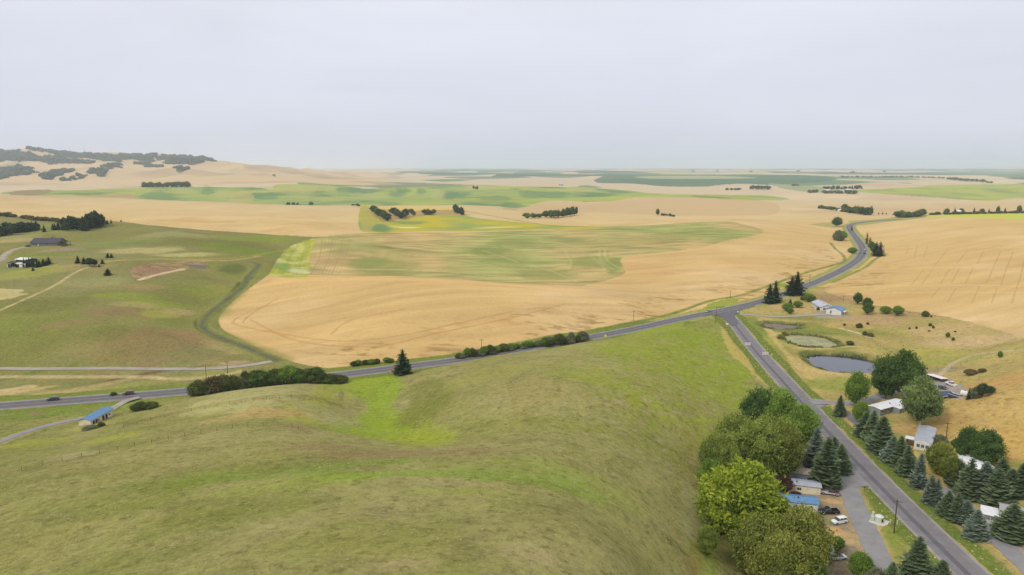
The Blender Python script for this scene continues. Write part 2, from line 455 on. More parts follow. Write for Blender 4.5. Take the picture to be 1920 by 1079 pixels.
def math_node(t, op, a, b):
    m = N(t, "ShaderNodeMath", operation=op)
    for k, s in enumerate((a, b)):
        if isinstance(s, (int, float)):
            m.inputs[k].default_value = s
        else:
            t.links.new(s, m.inputs[k])
    return m.outputs[0]
def mix_col(t, fac, a, b, mode="MIX"):
    m = N(t, "ShaderNodeMix", data_type="RGBA", blend_type=mode)
    for k, s in ((0, fac), (6, a), (7, b)):
        if isinstance(s, (int, float)):
            m.inputs[k].default_value = s
        elif isinstance(s, (tuple, list, np.ndarray)):
            m.inputs[k].default_value = (float(s[0]), float(s[1]), float(s[2]), 1)
        else:
            t.links.new(s, m.inputs[k])
    return m.outputs[2]
def bump(t, b, h, strength, dist):
    n = N(t, "ShaderNodeBump", i_Strength=strength, i_Distance=dist)
    t.links.new(h, n.inputs["Height"]); t.links.new(n.outputs[0], b.inputs["Normal"])
def surf_mat(name, col, rough=0.7, var=0.15, scale=1.5, metal=0.0, spec=0.25, obj=True, grime=None):
    """painted / plain surface with uneven tone and slight bump"""
    m, t, b, _ = new_mat(name)
    v = tex_coord(t, obj=obj)
    n = noise(t, v, scale, 5, 0.6)
    f = maprange(t, n, 0.25, 0.75, 1 - var, 1 + var)
    vm = N(t, "ShaderNodeVectorMath", operation="SCALE"); vm.inputs[0].default_value = tuple(float(c) for c in col)
    t.links.new(f, vm.inputs["Scale"])
    c = vm.outputs[0]
    if grime is not None:
        n2 = noise(t, v, scale * 0.35, 6, 0.7, 0.5)
        c = mix_col(t, maprange(t, n2, 0.48, 0.72, 0, 0.6), c, grime)
    t.links.new(c, b.inputs["Base Color"])
    b.inputs["Roughness"].default_value = rough; b.inputs["Metallic"].default_value = metal
    b.inputs["Specular IOR Level"].default_value = spec
    return m
def mk_mesh(name, verts, faces, mats=(), parent=None, smooth=False, mat_idx=None):
    me = bpy.data.meshes.new(name)
    me.from_pydata([tuple(map(float, p)) for p in verts], [], faces)
    for m in mats:
        me.materials.append(m)
    if mat_idx is not None:
        me.polygons.foreach_set("material_index", mat_idx)
    if smooth:
        me.polygons.foreach_set("use_smooth", [True] * len(me.polygons))
    me.update()
    o = bpy.data.objects.new(name, me); COL.objects.link(o)
    if parent is not None:
        o.parent = parent
    return o
def tag(o, label=None, cat=None, group=None, kind=None):
    if label: o["label"] = label
    if cat: o["category"] = cat
    if group: o["group"] = group
    if kind: o["kind"] = kind
    return o
# ------------------------------------------------------------------ the ground sheet
print("ground grid")
def grid_axes():
    w = [14.0]
    while w[-1] < 72000:
        d = max(w[-1] - OFF, 10)
        a = max(0.16, 0.62 * d * d / (F * CZ * 0.72)) if d > 70 else 2.5     # under a pixel near, denser where the land rolls
        b = d * 0.0062 if d < 1500 else d * (0.0062 if d < 6500 else 0.012)
        w.append(w[-1] + min(a, max(b, 0.25)))
    return np.array(w)
WQ = grid_axes()
_c = np.linspace(-0.8, 0.8, 1500)
_outer = np.linspace(0.8, 1.3, 120)[1:]
TP = np.concatenate([-_outer[::-1], _c, _outer])
NX, NY = len(TP), len(WQ)
print("grid", NX, NY, NX * NY)
gx = (TP[None, :] * WQ[:, None]).ravel(); gy = np.repeat(WQ - OFF, NX)
gzz = zf(gx, gy)
NV = len(gx)
# ---- colour of each crop and turf; far wheat has haze painted in
WHEAT = lin(203, 178, 127); WHEAT_N = lin(200, 168, 112); WHEAT_HAZE = lin(196, 178, 148)
GRASS = lin(136, 133, 72); GRASS_D = lin(110, 112, 56); GRASS_B = lin(130, 152, 40); GRASS_Y = lin(156, 158, 62); GRASS_P = lin(152, 148, 98)
STRAW = lin(176, 154, 104); GOLDG = lin(184, 155, 94); BROWN = lin(138, 116, 82); SOIL = lin(150, 128, 100); TANG = lin(166, 156, 100)
CROPG = lin(134, 154, 92); CROPGD = lin(104, 132, 88); CROPY = lin(172, 178, 90); CANOLA = lin(196, 182, 60); GRAVEL = lin(152, 146, 140); DKGRAV = lin(104, 102, 102)
FOREST = lin(48, 62, 50)
col = np.empty((NV, 3)); col[:] = WHEAT
amp = np.full(NV, 0.12)                     # strength of fine shader mottling
wx = gx + 6 * perlin(gx / 25, gy / 25, 31) * sstep(60, 400, gy); wy = gy + 6 * perlin(gx / 25, gy / 25, 32)
jx = gx + 1.6 * perlin(gx / 5, gy / 5, 33); jy = gy + 1.6 * perlin(gx / 5, gy / 5, 34)
n_big = fbm(gx, gy, 160, 4, 41); n_mid = fbm(gx, gy, 38, 4, 42); n_sm = fbm(gx, gy, 9, 3, 43); n_far = fbm(gx, gy, 900, 4, 44)
def put(idx, c, w=1.0, a=None):
    if len(idx) == 0:
        return
    w = np.broadcast_to(np.asarray(w, float), (len(idx),))[:, None]
    col[idx] = col[idx] * (1 - w) + np.asarray(c) * w
    if a is not None:
        amp[idx] = amp[idx] * (1 - w[:, 0]) + a * w[:, 0]
def poly(pts, c, w=1.0, a=None, dmin=70, dmax=9000, rough=0, world_w=None):
    if world_w is None:
        q = smooth_line(pts, 8, closed=True)
        x, y = hit(q[:, 0], q[:, 1], dmin, dmax)
        Wp = np.stack([x, y], 1)
    else:
        Wp = world_w
    if rough == 1: idx = in_poly(jx, jy, Wp)
    elif rough == 2: idx = in_poly(wx, wy, Wp)
    else: idx = in_poly(gx, gy, Wp)
    ww = w(idx) if callable(w) else w
    cc = c(idx) if callable(c) else c
    put(idx, cc, ww, a)
    return idx
def blob(u, v, ru, rv, c, w=0.8, n=None, dmin=70, dmax=9000, a=None, edge=0.55):
    """soft patch of other growth or of painted relief shading, ellipse on the ground"""
    x, y = hit([u, u, u], [v, v - rv, v + rv], dmin, dmax)
    rx = ru / F * y[0]; ry = max(abs(y[1] - y[0]), abs(y[0] - y[2])) * 0.5 + abs(y[1] - y[2]) * 0.25
    tt = x[0] / y[0]; L = sqrt(1 + tt * tt)
    m = np.nonzero((np.abs(gy - y[0]) < (ry + rx) * 2.5) & (np.abs(gx - x[0]) < (rx + ry) * 2.5))[0]
    dx = gx[m] - x[0]; dy = gy[m] - y[0]
    al = (dx * tt + dy) / L; ac = (dx - dy * tt) / L
    r = np.sqrt((ac / rx) ** 2 + (al / ry) ** 2) + edge * (n_mid[m] * 0.9 + n_sm[m] * 0.5)
    ww = sstep(1.35, 0.65, r) * w
    ww = np.clip(ww * 1.15, 0, 0.95)
    k = ww > 0.003
    put(m[k], c, ww[k], a)
def streak(pts, width, c, w=0.7, dmin=70, dmax=9000, soft=1.0, nz=0.4, world_w=None):
    W = ground_line(pts, dmin, dmax) if world_w is None else world_w
    idx, dist, pos = line_dist(gx, gy, W, width * 2 + 1)
    if len(idx):
        ww = sstep(width * (0.5 + 0.7 * soft), width * 0.4, dist) * w * (1 + nz * (n_sm[idx] * 1.5))
        put(idx, c, np.clip(ww, 0, 1))
# ---- far country: a patchwork of crops
print("paint far")
m = np.nonzero(gy > 800)[0]
put(m, WHEAT_HAZE, sstep(800, 2600, gy[m]))  # wheat pales with distance, haze put into its colour
put(m, lin(182, 156, 120), np.clip(fbm(gx[m], gy[m] * .8, 420, 4, 54) * 2 - .05, 0, .6) * sstep(1050, 1500, gy[m]))
put(m, lin(212, 190, 148), np.clip(fbm(gx[m], gy[m] * .8, 300, 4, 55) * 2 - .1, 0, .6) * sstep(1050, 1500, gy[m]))
m = np.nonzero(gy > 3300)[0]
X, Y = gx[m] + 260 * perlin(gx[m] / 900, gy[m] / 900, 51), gy[m] + 420 * perlin(gx[m] / 1100, gy[m] / 1100, 52)
cs = np.where(Y < 9000, 900.0, 1500.0)
ix, iy = np.floor(X / (cs * 1.5) + 0.37 * np.floor(Y / cs)).astype(np.int64), np.floor(Y / cs).astype(np.int64)
h = _perm[(_perm[ix & 511] + iy) & 511] / 512.0
pal = np.where(h[:, None] < 0.46, WHEAT_HAZE, np.where(h[:, None] < 0.6, lin(190, 170, 130), np.where(h[:, None] < 0.8, lin(112, 136, 104), np.where(h[:, None] < 0.93, lin(84, 108, 86), lin(160, 168, 116)))))
inplain = sstep(-.19, -.16, gx[m] / gy[m] + .04 * fbm(gx[m], gy[m], 500, 3, 68)) * sstep(3300, 3500, gy[m])
put(m, pal * (1 + 0.2 * n_far[m] + .12 * fbm(gx[m], gy[m], 300, 2, 53))[:, None], inplain)
FA = dict(dmin=1500, dmax=12000)
poly([(565, 334), (600, 330), (690, 332), (820, 340), (870, 346), (780, 352), (660, 350), (560, 346)], lin(122, 142, 92), 0.95, **FA)
poly([(690, 345), (760, 342), (850, 346), (940, 350), (800, 355), (700, 352)], lin(128, 134, 104), 0.9, **FA)
poly([(600, 336), (640, 333), (760, 336), (840, 341), (940, 334), (1120, 333), (1180, 344), (1270, 350), (1330, 352), (1350, 363), (1230, 362), (1090, 351), (950, 349), (860, 346), (780, 343), (640, 339)], WHEAT_HAZE, 0.95, **FA)
poly([(1118, 336), (1150, 329), (1250, 328), (1440, 328), (1560, 332), (1556, 340), (1440, 347), (1330, 350), (1250, 350), (1190, 345), (1120, 343)], lin(82, 110, 84), 0.92, **FA)
poly([(1200, 331), (1330, 330), (1420, 334), (1320, 336), (1210, 335)], lin(176, 176, 132), 0.7, **FA)
poly([(1320, 352), (1380, 345), (1440, 347), (1500, 349), (1620, 352), (1560, 362), (1440, 362), (1350, 362)], WHEAT_HAZE, 0.9, **FA)
poly([(1440, 344), (1500, 348), (1560, 352), (1600, 357), (1590, 363), (1510, 360), (1460, 352)], lin(140, 150, 110), 0.85, **FA)
poly([(1600, 358), (1700, 352), (1780, 347), (1990, 347), (1990, 368), (1900, 372), (1860, 377), (1780, 373), (1660, 364)], lambda i: CROPY * 0.92 + (CROPG - CROPY) * np.clip(n_big[i] * 1.6 + 0.25, 0, 1)[:, None], 0.95, dmin=1500, dmax=5000)
for q_ in [[(600, 326), (680, 324), (760, 326), (700, 329)], [(740, 322), (800, 320), (860, 322), (800, 324)], [(960, 324), (1000, 322), (1060, 325), (1000, 328)], [(830, 333), (900, 331), (1000, 333), (900, 336)], [(1130, 327), (1180, 324), (1240, 326), (1190, 330)], [(1000, 331), (1080, 327), (1110, 330), (1060, 334)], [(1560, 326), (1640, 324), (1760, 326), (1660, 328)], [(1850, 330), (1900, 328), (1960, 331), (1900, 333)]]:
    poly(q_, lin(92, 116, 96), .8, dmin=4500, dmax=16000)
poly([(1070, 352), (1085, 349), (1098, 347.5), (1112, 349), (1128, 352)], lin(118, 132, 88), .9, **FA)
# big rolling green field
GB = [(475, 352), (511, 356), (517, 347), (560, 346), (630, 348), (690, 354), (780, 351), (870, 349), (955, 350), (1085, 352), (1172, 357), (1235, 364), (1360, 366), (1435, 367), (1480, 374), (1435, 376), (1360, 375), (1285, 370), (1197, 371), (1135, 379), (1072, 378),
      (1030, 377), (1000, 384), (972, 395), (978, 406), (955, 404), (872, 395), (800, 391), (697, 390), (600, 386), (480, 385), (380, 384), (250, 379), (130, 373), (40, 367), (0, 362), (60, 358), (150, 357), (240, 354), (350, 351)]
def gcol(i):
    f = np.clip(fbm(gx[i], gy[i] * 0.8, 330, 3, 61) * 1.5 + 0.45, 0, 1)[:, None]
    g = CROPY * 0.9 * (1 - f) + CROPG * f
    g = g * (1 + .22 * fbm(gx[i] * .4, gy[i], 90, 4, 67))[:, None]
    k = np.clip(fbm(gx[i], gy[i] * 0.7, 210, 3, 62) * 3.6 - 0.35, 0, 1)[:, None]
    return g * (1 - k) + CROPGD * k
poly(GB, gcol, 0.97, dmin=1520, dmax=3400)
for b in [(545, 352, 14, 2), (590, 353, 16, 2.5), (555, 364, 26, 3), (600, 366, 22, 3), (650, 354, 20, 3), (745, 364, 16, 6), (758, 358, 14, 4), (790, 360, 9, 5), (845, 364, 10, 6), (850, 372, 30, 4), (930, 372, 30, 4), (730, 384, 20, 2), (480, 366, 16, 5), (500, 372, 20, 3), (390, 360, 12, 7), (300, 370, 30, 5), (150, 364, 40, 2.5), (1120, 362, 20, 3), (1160, 359, 20, 2), (1000, 362, 24, 4), (1040, 368, 26, 4), (960, 385, 20, 6), (1330, 370, 40, 2)]:
    blob(b[0], b[1], b[2], b[3], lin(98, 128, 86), .6, dmin=1520, dmax=3400, edge=.9)  # shading of the folds painted as darker green
for b in [(560, 354, 30, 3), (690, 368, 30, 5), (820, 366, 12, 8), (900, 356, 40, 4), (420, 364, 16, 8), (350, 358, 16, 4), (1090, 358, 30, 3), (620, 374, 40, 3)]:
    blob(b[0], b[1], b[2], b[3], lin(170, 168, 104), .6, dmin=1520, dmax=3400, edge=.9)
poly([(18, 362), (40, 357), (95, 356), (92, 362), (50, 368), (20, 366)], lin(142, 122, 92), 0.85, dmin=1500, dmax=4000, rough=2)
poly([(130, 372), (190, 366), (245, 364), (258, 378), (190, 377)], lin(170, 148, 104), 0.8, dmin=1500, dmax=4000, rough=2)
poly([(440, 362), (462, 358), (475, 368), (470, 380), (430, 378)], lin(180, 166, 104), 0.6, dmin=1500, dmax=4000, rough=2)
poly([(511, 356), (517, 347), (560, 346), (626, 349), (626, 357), (560, 359)], lin(178, 172, 100), 0.6, dmin=1500, dmax=4000)
poly([(700, 388), (800, 388), (872, 391), (860, 397), (780, 395), (700, 394)], lin(206, 178, 98), 0.8, dmin=1350, dmax=1700)
# far left hills: dry grass, brush, relief shading put into brown and sage patches
hm = np.nonzero((gx < -0.16 * gy) & (gy > 3200) & (gy < 9000))[0]
put(hm, lin(200, 174, 134), sstep(-.15, -.2, gx[hm] / gy[hm] + .05 * fbm(gx[hm], gy[hm], 500, 3, 68)) * .95)
put(hm, lin(172, 146, 114), np.clip(fbm(gx[hm], gy[hm], 600, 4, 63) * 2.2, 0, 0.75))  # gully shading put into the colour as brown tints
put(hm, lin(150, 142, 104), np.clip(fbm(gx[hm], gy[hm] * .7, 420, 5, 64) * 3 - .5, 0, 0.7) * sstep(3900, 4600, gy[hm]))  # sage patches add to the painted relief
WOODS = [[(0, 288), (12, 283), (45, 287), (80, 292), (110, 290), (45, 280), (80, 278), (110, 279), (150, 285), (200, 292), (240, 292), (230, 303), (195, 302), (160, 295), (120, 292), (140, 300), (172, 305), (165, 308), (100, 307), (50, 302), (0, 297)],
         [(248, 292), (290, 291), (285, 305), (260, 303)], [(300, 292), (395, 297), (380, 303), (355, 309), (330, 307), (300, 300)], [(-60, 320), (-10, 318), (30, 312), (58, 318), (55, 326), (20, 332), (0, 338), (-60, 338)],
         [(75, 333), (100, 322), (120, 319), (135, 321), (115, 328), (95, 337)], [(110, 341), (128, 334), (138, 340), (120, 342)], [(145, 334), (158, 325), (163, 332), (150, 338)], [(172, 320), (192, 320), (190, 332), (178, 333)],
         [(190, 313), (228, 309), (215, 316), (200, 316)], [(245, 306), (310, 313), (300, 316), (260, 310)], [(325, 316), (342, 316), (338, 324), (328, 322)], [(0, 297), (10, 300), (4, 306), (-30, 308), (-30, 296)]]
hjx = gx[hm] + 55 * fbm(gx[hm], gy[hm], 260, 3, 65); hjy = gy[hm] + 70 * fbm(gx[hm], gy[hm], 260, 3, 66)
WOODS += [[(90, 283), (140, 285), (200, 291), (250, 293), (240, 299), (170, 297), (110, 291)], [(300, 294), (350, 295), (400, 298), (385, 306), (340, 308), (310, 304)], [(-60, 286), (10, 285), (60, 289), (40, 300), (-60, 304)]]
for wdl in WOODS:
    q = smooth_line(wdl, 8, closed=True); x, y = hit(q[:, 0], q[:, 1], 3400, 7000)
    put(hm[in_poly(hjx, hjy, np.stack([x, y], 1))], FOREST, 0.92)
# ---- the wheat of the middle distance
print("paint middle")
m = np.nonzero(gy <= 1500)[0]
put(m, WHEAT_N, sstep(1500, 500, gy[m]))
put(m, lin(214, 185, 138), np.clip(fbm(gx[m], gy[m], 120, 4, 71) * 1.3 + 0.1, 0, 0.75) * sstep(1500, 1100, gy[m]))
put(m, lin(192, 155, 102), np.clip(fbm(gx[m] * 0.6, gy[m], 60, 4, 72) * 1.4 - 0.12, 0, 0.5) * sstep(1500, 1100, gy[m]))
st_ = fbm((gx[m] * .93 + gy[m] * .36) * 0.05, (gy[m] * .93 - gx[m] * .36) * 0.5 + 2 * perlin(gx[m] / 70, gy[m] / 70, 88), 5, 3, 87)
col[m] *= (1 + (0.20 - .12 * sstep(120, 320, gx[m])) * st_ * sstep(1400, 700, gy[m]))[:, None]
bd_ = fbm(gx[m] * .25, gy[m], 26, 3, 89); col[m] *= (1 + .12 * bd_ * sstep(1400, 700, gy[m]))[:, None]
# lodged, ragged straw close to the road
lodge = fbm(gx[m] * 0.7 + gy[m] * 0.3, gy[m] * 1.6, 7, 3, 73)
hw_ = ROADS["highway"]["W"]
idx, dist, pos = line_dist(gx, gy, hw_, 75)
kk = (gx[idx] < 360)
idx, dist = idx[kk], dist[kk]
lg = fbm(gx[idx] * 0.35, gy[idx] * 1.1, 9, 4, 74)
put(idx, lin(128, 98, 56), np.clip((lg + .6 * fbm(gx[idx] * .5, gy[idx] * 1.3, 4, 2, 75)) * 3.2 - 0.1, 0, 0.85) * sstep(72, 20, dist) * np.clip(0.35 + n_mid[idx] * 1.8, 0, 1), 0.35)
poly([(975, 396), (1000, 386), (1030, 377), (1072, 379), (1135, 380), (1200, 372), (1290, 370), (1400, 375), (1460, 384), (1440, 406), (1300, 406), (1180, 401), (1130, 399), (1085, 401), (1040, 409), (990, 409)], lin(192, 164, 122), .75, dmin=1300, dmax=2300)
poly([(1500, 388), (1600, 384), (1800, 384), (1930, 380), (1930, 396), (1700, 402), (1640, 400), (1560, 390)], lin(196, 170, 128), .5, dmin=1300, dmax=2300)
# yellow field, spur with trees
YF = [(676, 388), (697, 390), (707, 400), (712, 412), (735, 415), (790, 405), (860, 403), (900, 410), (960, 416), (1040, 422), (1140, 425), (1262, 421), (1270, 423), (1140, 429), (1040, 432), (960, 434), (860, 438), (760, 438), (680, 437)]
poly(YF, lambda i: CANOLA * 0.85 + (CROPG - CANOLA * 0.85) * np.clip(fbm(gx[i], gy[i], 90, 3, 75) * 1.6 + 0.35, 0, 0.85)[:, None], 1.0, dmin=900, dmax=1500)
blob(712, 427, 20, 7, CROPGD, 0.75, dmin=950, dmax=1300); blob(770, 418, 30, 3, CROPGD, 0.6, dmin=950, dmax=1300); blob(760, 427, 30, 1.5, lin(215, 215, 160), 0.6, dmin=950, dmax=1300); blob(930, 427, 40, 1.5, lin(215, 200, 130), 0.5, dmin=950, dmax=1300)
poly([(690, 391), (760, 395), (860, 394), (868, 402), (800, 405), (740, 413), (718, 415), (700, 403)], lin(168, 142, 92), 0.9, 0.3, dmin=1050, dmax=1500, rough=1)
poly([(676, 388), (692, 389), (700, 402), (706, 420), (690, 434), (680, 436)], lin(170, 158, 84), 0.7, dmin=950, dmax=1500)
streak([(872, 396), (960, 412), (1040, 424), (1130, 427), (1230, 421), (1270, 421)], 3.0, lin(112, 120, 64), 0.8, dmin=1000, dmax=1500)
# tan-green hay field
TG = [(583, 447), (600, 444), (640, 440), (680, 437), (760, 437), (860, 437), (1000, 432), (1200, 424), (1350, 415), (1392, 421), (1432, 436), (1360, 452), (1320, 463), (1250, 473), (1178, 480), (1163, 490), (1173, 511), (1130, 528), (1060, 541), (1000, 540), (900, 532), (760, 524), (700, 522), (575, 522), (580, 480)]
def tcol(i):
    x, y = gx[i], gy[i]
    f = np.clip(fbm(x * 0.8, y * 0.8, 130, 4, 76) * 1.8 + 0.42 + 0.3 * sstep(80, 220, x), 0, 1)[:, None]
    c = lin(186, 160, 108) * (1 - f) + lin(158, 160, 96) * f
    s = fbm((x + y * 0.2) * 0.12, y * 0.55 + 3 * perlin(x / 60, y / 60, 77), 6, 3, 78)
    q = np.clip(fbm(x * .7 + y * .2, y, 48, 4, 80) * 2.4 - .1, 0, 1)[:, None]
    c = c * (1 - .6 * q) + lin(132, 138, 80) * .6 * q
    r_ = np.clip(fbm(x * .5, y * 1.2, 70, 4, 82) * 2.4 - .25, 0, 1)[:, None]
    c = c * (1 - .5 * r_) + lin(188, 160, 112) * .5 * r_
    return c * (1 + 0.55 * s[:, None])
poly(TG, tcol, 1.0, 0.15, dmin=505, dmax=1100)
for b in [(690, 492, 35, 12, 0.65), (920, 470, 40, 9, .7), (960, 455, 45, 8, .5), (1110, 492, 40, 12, .6), (940, 490, 60, 7, .5), (1020, 515, 50, 10, .5), (1150, 500, 14, 14, .7), (1150, 455, 120, 10, .35), (1300, 440, 90, 10, .4), (720, 512, 60, 6, .5)]:
    blob(b[0], b[1], b[2], b[3], lin(128, 138, 74), b[4], dmin=510, dmax=1000)
for k in range(9):
    streak([(582 + k * 6.5, 517), (600 + k * 6, 480), (604 + k * 6.5, 446)], 1.0, lin(146, 130, 90), 0.22 + 0.2 * (k % 3 == 0), dmin=510, dmax=900)
for ln in [[(905, 470), (930, 478), (970, 492)], [(1040, 455), (1080, 465), (1120, 490), (1140, 510)], [(1060, 470), (1072, 490), (1068, 505)], [(1125, 470), (1128, 490), (1150, 506)], [(1135, 468), (1138, 488), (1160, 503)], [(980, 500), (1020, 505), (1060, 520), (1080, 530)], [(700, 452), (850, 448), (1000, 446)], [(720, 470), (860, 462), (1000, 470)], [(640, 505), (800, 508), (960, 520)], [(740, 488), (840, 486), (930, 500)], [(1150, 440), (1250, 436), (1380, 425)], [(1100, 450), (1200, 448), (1340, 436)]]:
    streak(ln, 2.0, lin(198, 186, 132), 0.35, dmin=510, dmax=1000)
    streak([(a + 3, b + 2.2) for a, b in ln], 2.0, lin(134, 134, 80), 0.3, dmin=510, dmax=1000)
# light green-yellow strip
CS = [(503, 515), (516, 494), (530, 475), (545, 462), (583, 448), (592, 448), (582, 478), (576, 520), (540, 521), (510, 517)]
poly(CS, lambda i: GRASS_Y + (lin(188, 188, 122) - GRASS_Y) * np.clip(fbm(gx[i], gy[i], 18, 3, 79) * 2.2 + 0.3, 0, 1)[:, None], 1, 0.2, dmin=480, dmax=800)
for k in range(5):
    streak([(515 + k * 14, 517), (530 + k * 12, 485), (553 + k * 8, 457)], 1.5, (GRASS_B if k % 2 else lin(196, 184, 80)), 0.35, dmin=500, dmax=780)
blob(530, 500, 22, 6, lin(120, 150, 80), 0.7, dmin=500, dmax=700); blob(560, 508, 16, 5, lin(206, 206, 160), 0.5, dmin=500, dmax=700)
# ---- left meadow
print("paint meadow")
LM = [(-500, 396), (0, 402), (100, 410), (200, 414), (340, 428), (450, 436), (560, 443), (604, 446), (583, 449), (545, 462), (530, 475), (516, 494), (503, 516), (480, 532), (440, 563), (412, 594), (411, 606), (420, 620), (450, 635), (480, 651), (530, 672), (570, 684), (620, 692), (650, 700), (500, 716), (360, 731), (0, 757), (-500, 792)]
def mcol(i):
    f = np.clip(n_big[i] * 1.5 + 0.5, 0, 1)[:, None]; g = np.clip(n_mid[i] * 1.4 + 0.25, 0, 1)[:, None]
    c = GRASS * .84 * f + GRASS_P * 0.78 * (1 - f)
    h = np.clip(fbm(gx[i] * .6, gy[i], 24, 4, 83) * 2.4 - .2, 0, 1)[:, None]
    c = c * (1 - .45 * h) + lin(152, 130, 84) * .45 * h
    w_ = np.clip(fbm(gx[i] * .6, gy[i], 60, 4, 84) * 2.2 - .15, 0, 1)[:, None]
    c = c * (1 - .5 * w_) + lin(118, 136, 52) * .5 * w_
    return c * (1 - 0.5 * g) + GRASS_D * 0.5 * g
poly(LM, mcol, 1, 0.4, dmin=240, dmax=860)
def LB(u, v, ru, rv, c, w, **k):
    blob(u, v, ru, rv, c, w, dmin=240, dmax=830, **k)
for b in [(400, 455, 110, 7, GRASS_D, .6), (480, 448, 90, 6, GRASS_B, .3), (450, 468, 70, 8, lin(112, 132, 48), .6), (330, 440, 60, 6, GRASS_P, .6), (180, 460, 90, 6, lin(128, 136, 74), .5), (260, 470, 70, 6, lin(182, 172, 112), .6), (350, 478, 60, 4, lin(186, 176, 112), .6), (270, 455, 60, 4, lin(116, 124, 66), .5),
          (300, 570, 60, 8, GRASS_B, .45), (240, 555, 70, 6, GRASS_B, .5), (220, 585, 60, 9, BROWN, .6), (130, 605, 70, 8, BROWN, .5), (255, 572, 40, 6, STRAW, .4), (300, 635, 90, 22, lin(134, 112, 74), .6), (360, 625, 50, 12, lin(150, 122, 84), .5), (200, 625, 40, 14, GRASS_D, .5),
          (90, 570, 70, 14, GRASS_D, .6), (40, 660, 60, 14, GRASS_D, .4), (300, 590, 30, 8, GRASS_Y, .5), (330, 585, 30, 6, STRAW, .5), (345, 555, 60, 22, GRASS_D, .5), (390, 545, 50, 15, GRASS_B, .25), (440, 505, 24, 10, lin(90, 100, 52), .7), (270, 538, 30, 6, lin(156, 130, 88), .6),
          (180, 530, 60, 8, GRASS_P, .5), (60, 510, 60, 10, GRASS_Y, .45), (150, 500, 50, 8, STRAW, .3), (60, 545, 60, 7, GRASS, .4), (260, 685, 130, 5, BROWN, .6), (430, 645, 40, 14, STRAW, .45), (400, 590, 40, 12, GRASS, .4), (470, 660, 50, 6, lin(176, 152, 98), .5), (440, 680, 30, 4, lin(170, 146, 110), .7),
          (60, 430, 80, 8, lin(132, 140, 78), .5), (30, 445, 40, 6, GRASS_P, .6), (110, 475, 50, 4, lin(110, 128, 54), .6), (120, 468, 40, 3, lin(150, 128, 108), .7), (40, 450, 40, 5, STRAW, .5),
          (250, 722, 200, 6, lin(142, 142, 78), .7), (120, 735, 120, 5, STRAW, .6), (330, 712, 60, 5, GRASS, .5), (50, 703, 90, 3, lin(104, 116, 56), .7), (280, 700, 100, 3, lin(112, 92, 62), .8), (30, 735, 60, 4, lin(194, 168, 114), .7)]:
    LB(*b)
poly([(0, 541), (20, 543), (45, 544), (40, 549), (53, 552), (30, 557), (10, 562), (-40, 564), (-40, 542)], lin(196, 180, 124), .8, dmin=300, dmax=700, rough=1)
poly([(245, 508), (265, 498), (330, 490), (385, 489), (388, 494), (350, 506), (300, 518), (265, 527), (250, 522)], lambda i: lin(166, 138, 102) + (lin(132, 108, 80) - lin(166, 138, 102)) * np.clip(n_sm[i] * 2 + .4, 0, 1)[:, None], .9, .6, dmin=350, dmax=700, rough=1)
blob(290, 507, 30, 7, lin(150, 116, 92), .7, dmin=350, dmax=700); blob(370, 500, 16, 3, DKGRAV, .8, dmin=350, dmax=700)
streak([(262, 525), (300, 514), (345, 505)], 2.2, lin(214, 192, 150), .85, dmin=350, dmax=700)
poly([(345, 726 - 2), (20, 742), (-60, 742), (-60, 733), (40, 729), (60, 724), (90, 732)], lin(190, 166, 110), .3, dmin=240, dmax=400, rough=1)
streak([(-40, 737), (25, 730), (45, 726), (60, 725)], 2.4, lin(204, 180, 132), .8, dmin=240, dmax=400)
streak([(-300, 706), (0, 707), (150, 707), (260, 707), (330, 711), (400, 706), (450, 697)], 2.2, lin(190, 168, 124), .75, dmin=240, dmax=400)
streak([(0, 582), (50, 560), (100, 537), (135, 515), (160, 503), (185, 498)], 1.3, lin(194, 178, 124), .75, dmin=300, dmax=700)
streak([(60, 482), (200, 483), (400, 486), (520, 472), (560, 462)], 1.8, GRASS_Y, .55, dmin=350, dmax=820)
streak([(200, 490), (300, 486), (420, 489), (490, 480)], 2.2, lin(176, 158, 98), .7, dmin=350, dmax=820)
streak([(80, 500), (150, 498), (240, 486)], 1.6, STRAW, .5, dmin=350, dmax=820)
# ditch beside the gravel lane
DL = ROADS["ditch_lane"]["W"]
streak(None, 9, lin(128, 130, 70), .75, world_w=DL); streak(None, 3.6, lin(96, 106, 58), .75, world_w=DL); streak(None, 1.1, lin(96, 94, 88), .9, world_w=DL, nz=.5)
# ---- near hill pasture
print("paint pasture")
NH = [(-600, 800), (-200, 781), (0, 766), (180, 753), (360, 738), (500, 722), (650, 706), (740, 695), (850, 681), (980, 659), (1110, 637), (1230, 612), (1350, 588)]
q = ground_line(NH, 200, 700)
# the line runs on along the highway itself and down the side road
hwW, sdW = ROADS["highway"]["W"], ROADS["side_road"]["W"]
ii = np.argmin(np.hypot(*(hwW - sdW[0]).T))
NHW = np.concatenate([hwW[:ii], sdW[2:], [[106, 60], [100, -60], [-1500, -60], [-1500, 150]]])
def ncol(i):
    b = np.clip(n_big[i] * 1.7 + 0.5, 0, 1)[:, None]; g = np.clip(n_mid[i] * 1.6 + 0.3, 0, 1)[:, None]; s = np.clip(n_sm[i] * 1.8, 0, 1)[:, None]
    c = lin(146, 140, 86) * b + lin(130, 131, 68) * (1 - b)
    c = c * (1 - 0.5 * g) + lin(158, 150, 102) * 0.5 * g
    h = np.clip(fbm(gx[i], gy[i], 20, 4, 46) * 2.2 - .1, 0, 1)[:, None]
    c = c * (1 - 0.5 * h) + lin(124, 131, 62) * 0.5 * h
    return c * (1 - 0.45 * s) + lin(106, 103, 58) * 0.45 * s
poly(None, ncol, 1, 0.55, world_w=NHW)
def NB(u, v, ru, rv, c, w, **k):
    blob(u, v, ru, rv, c, w * .95, dmin=80, dmax=420, edge=1.0, **k)
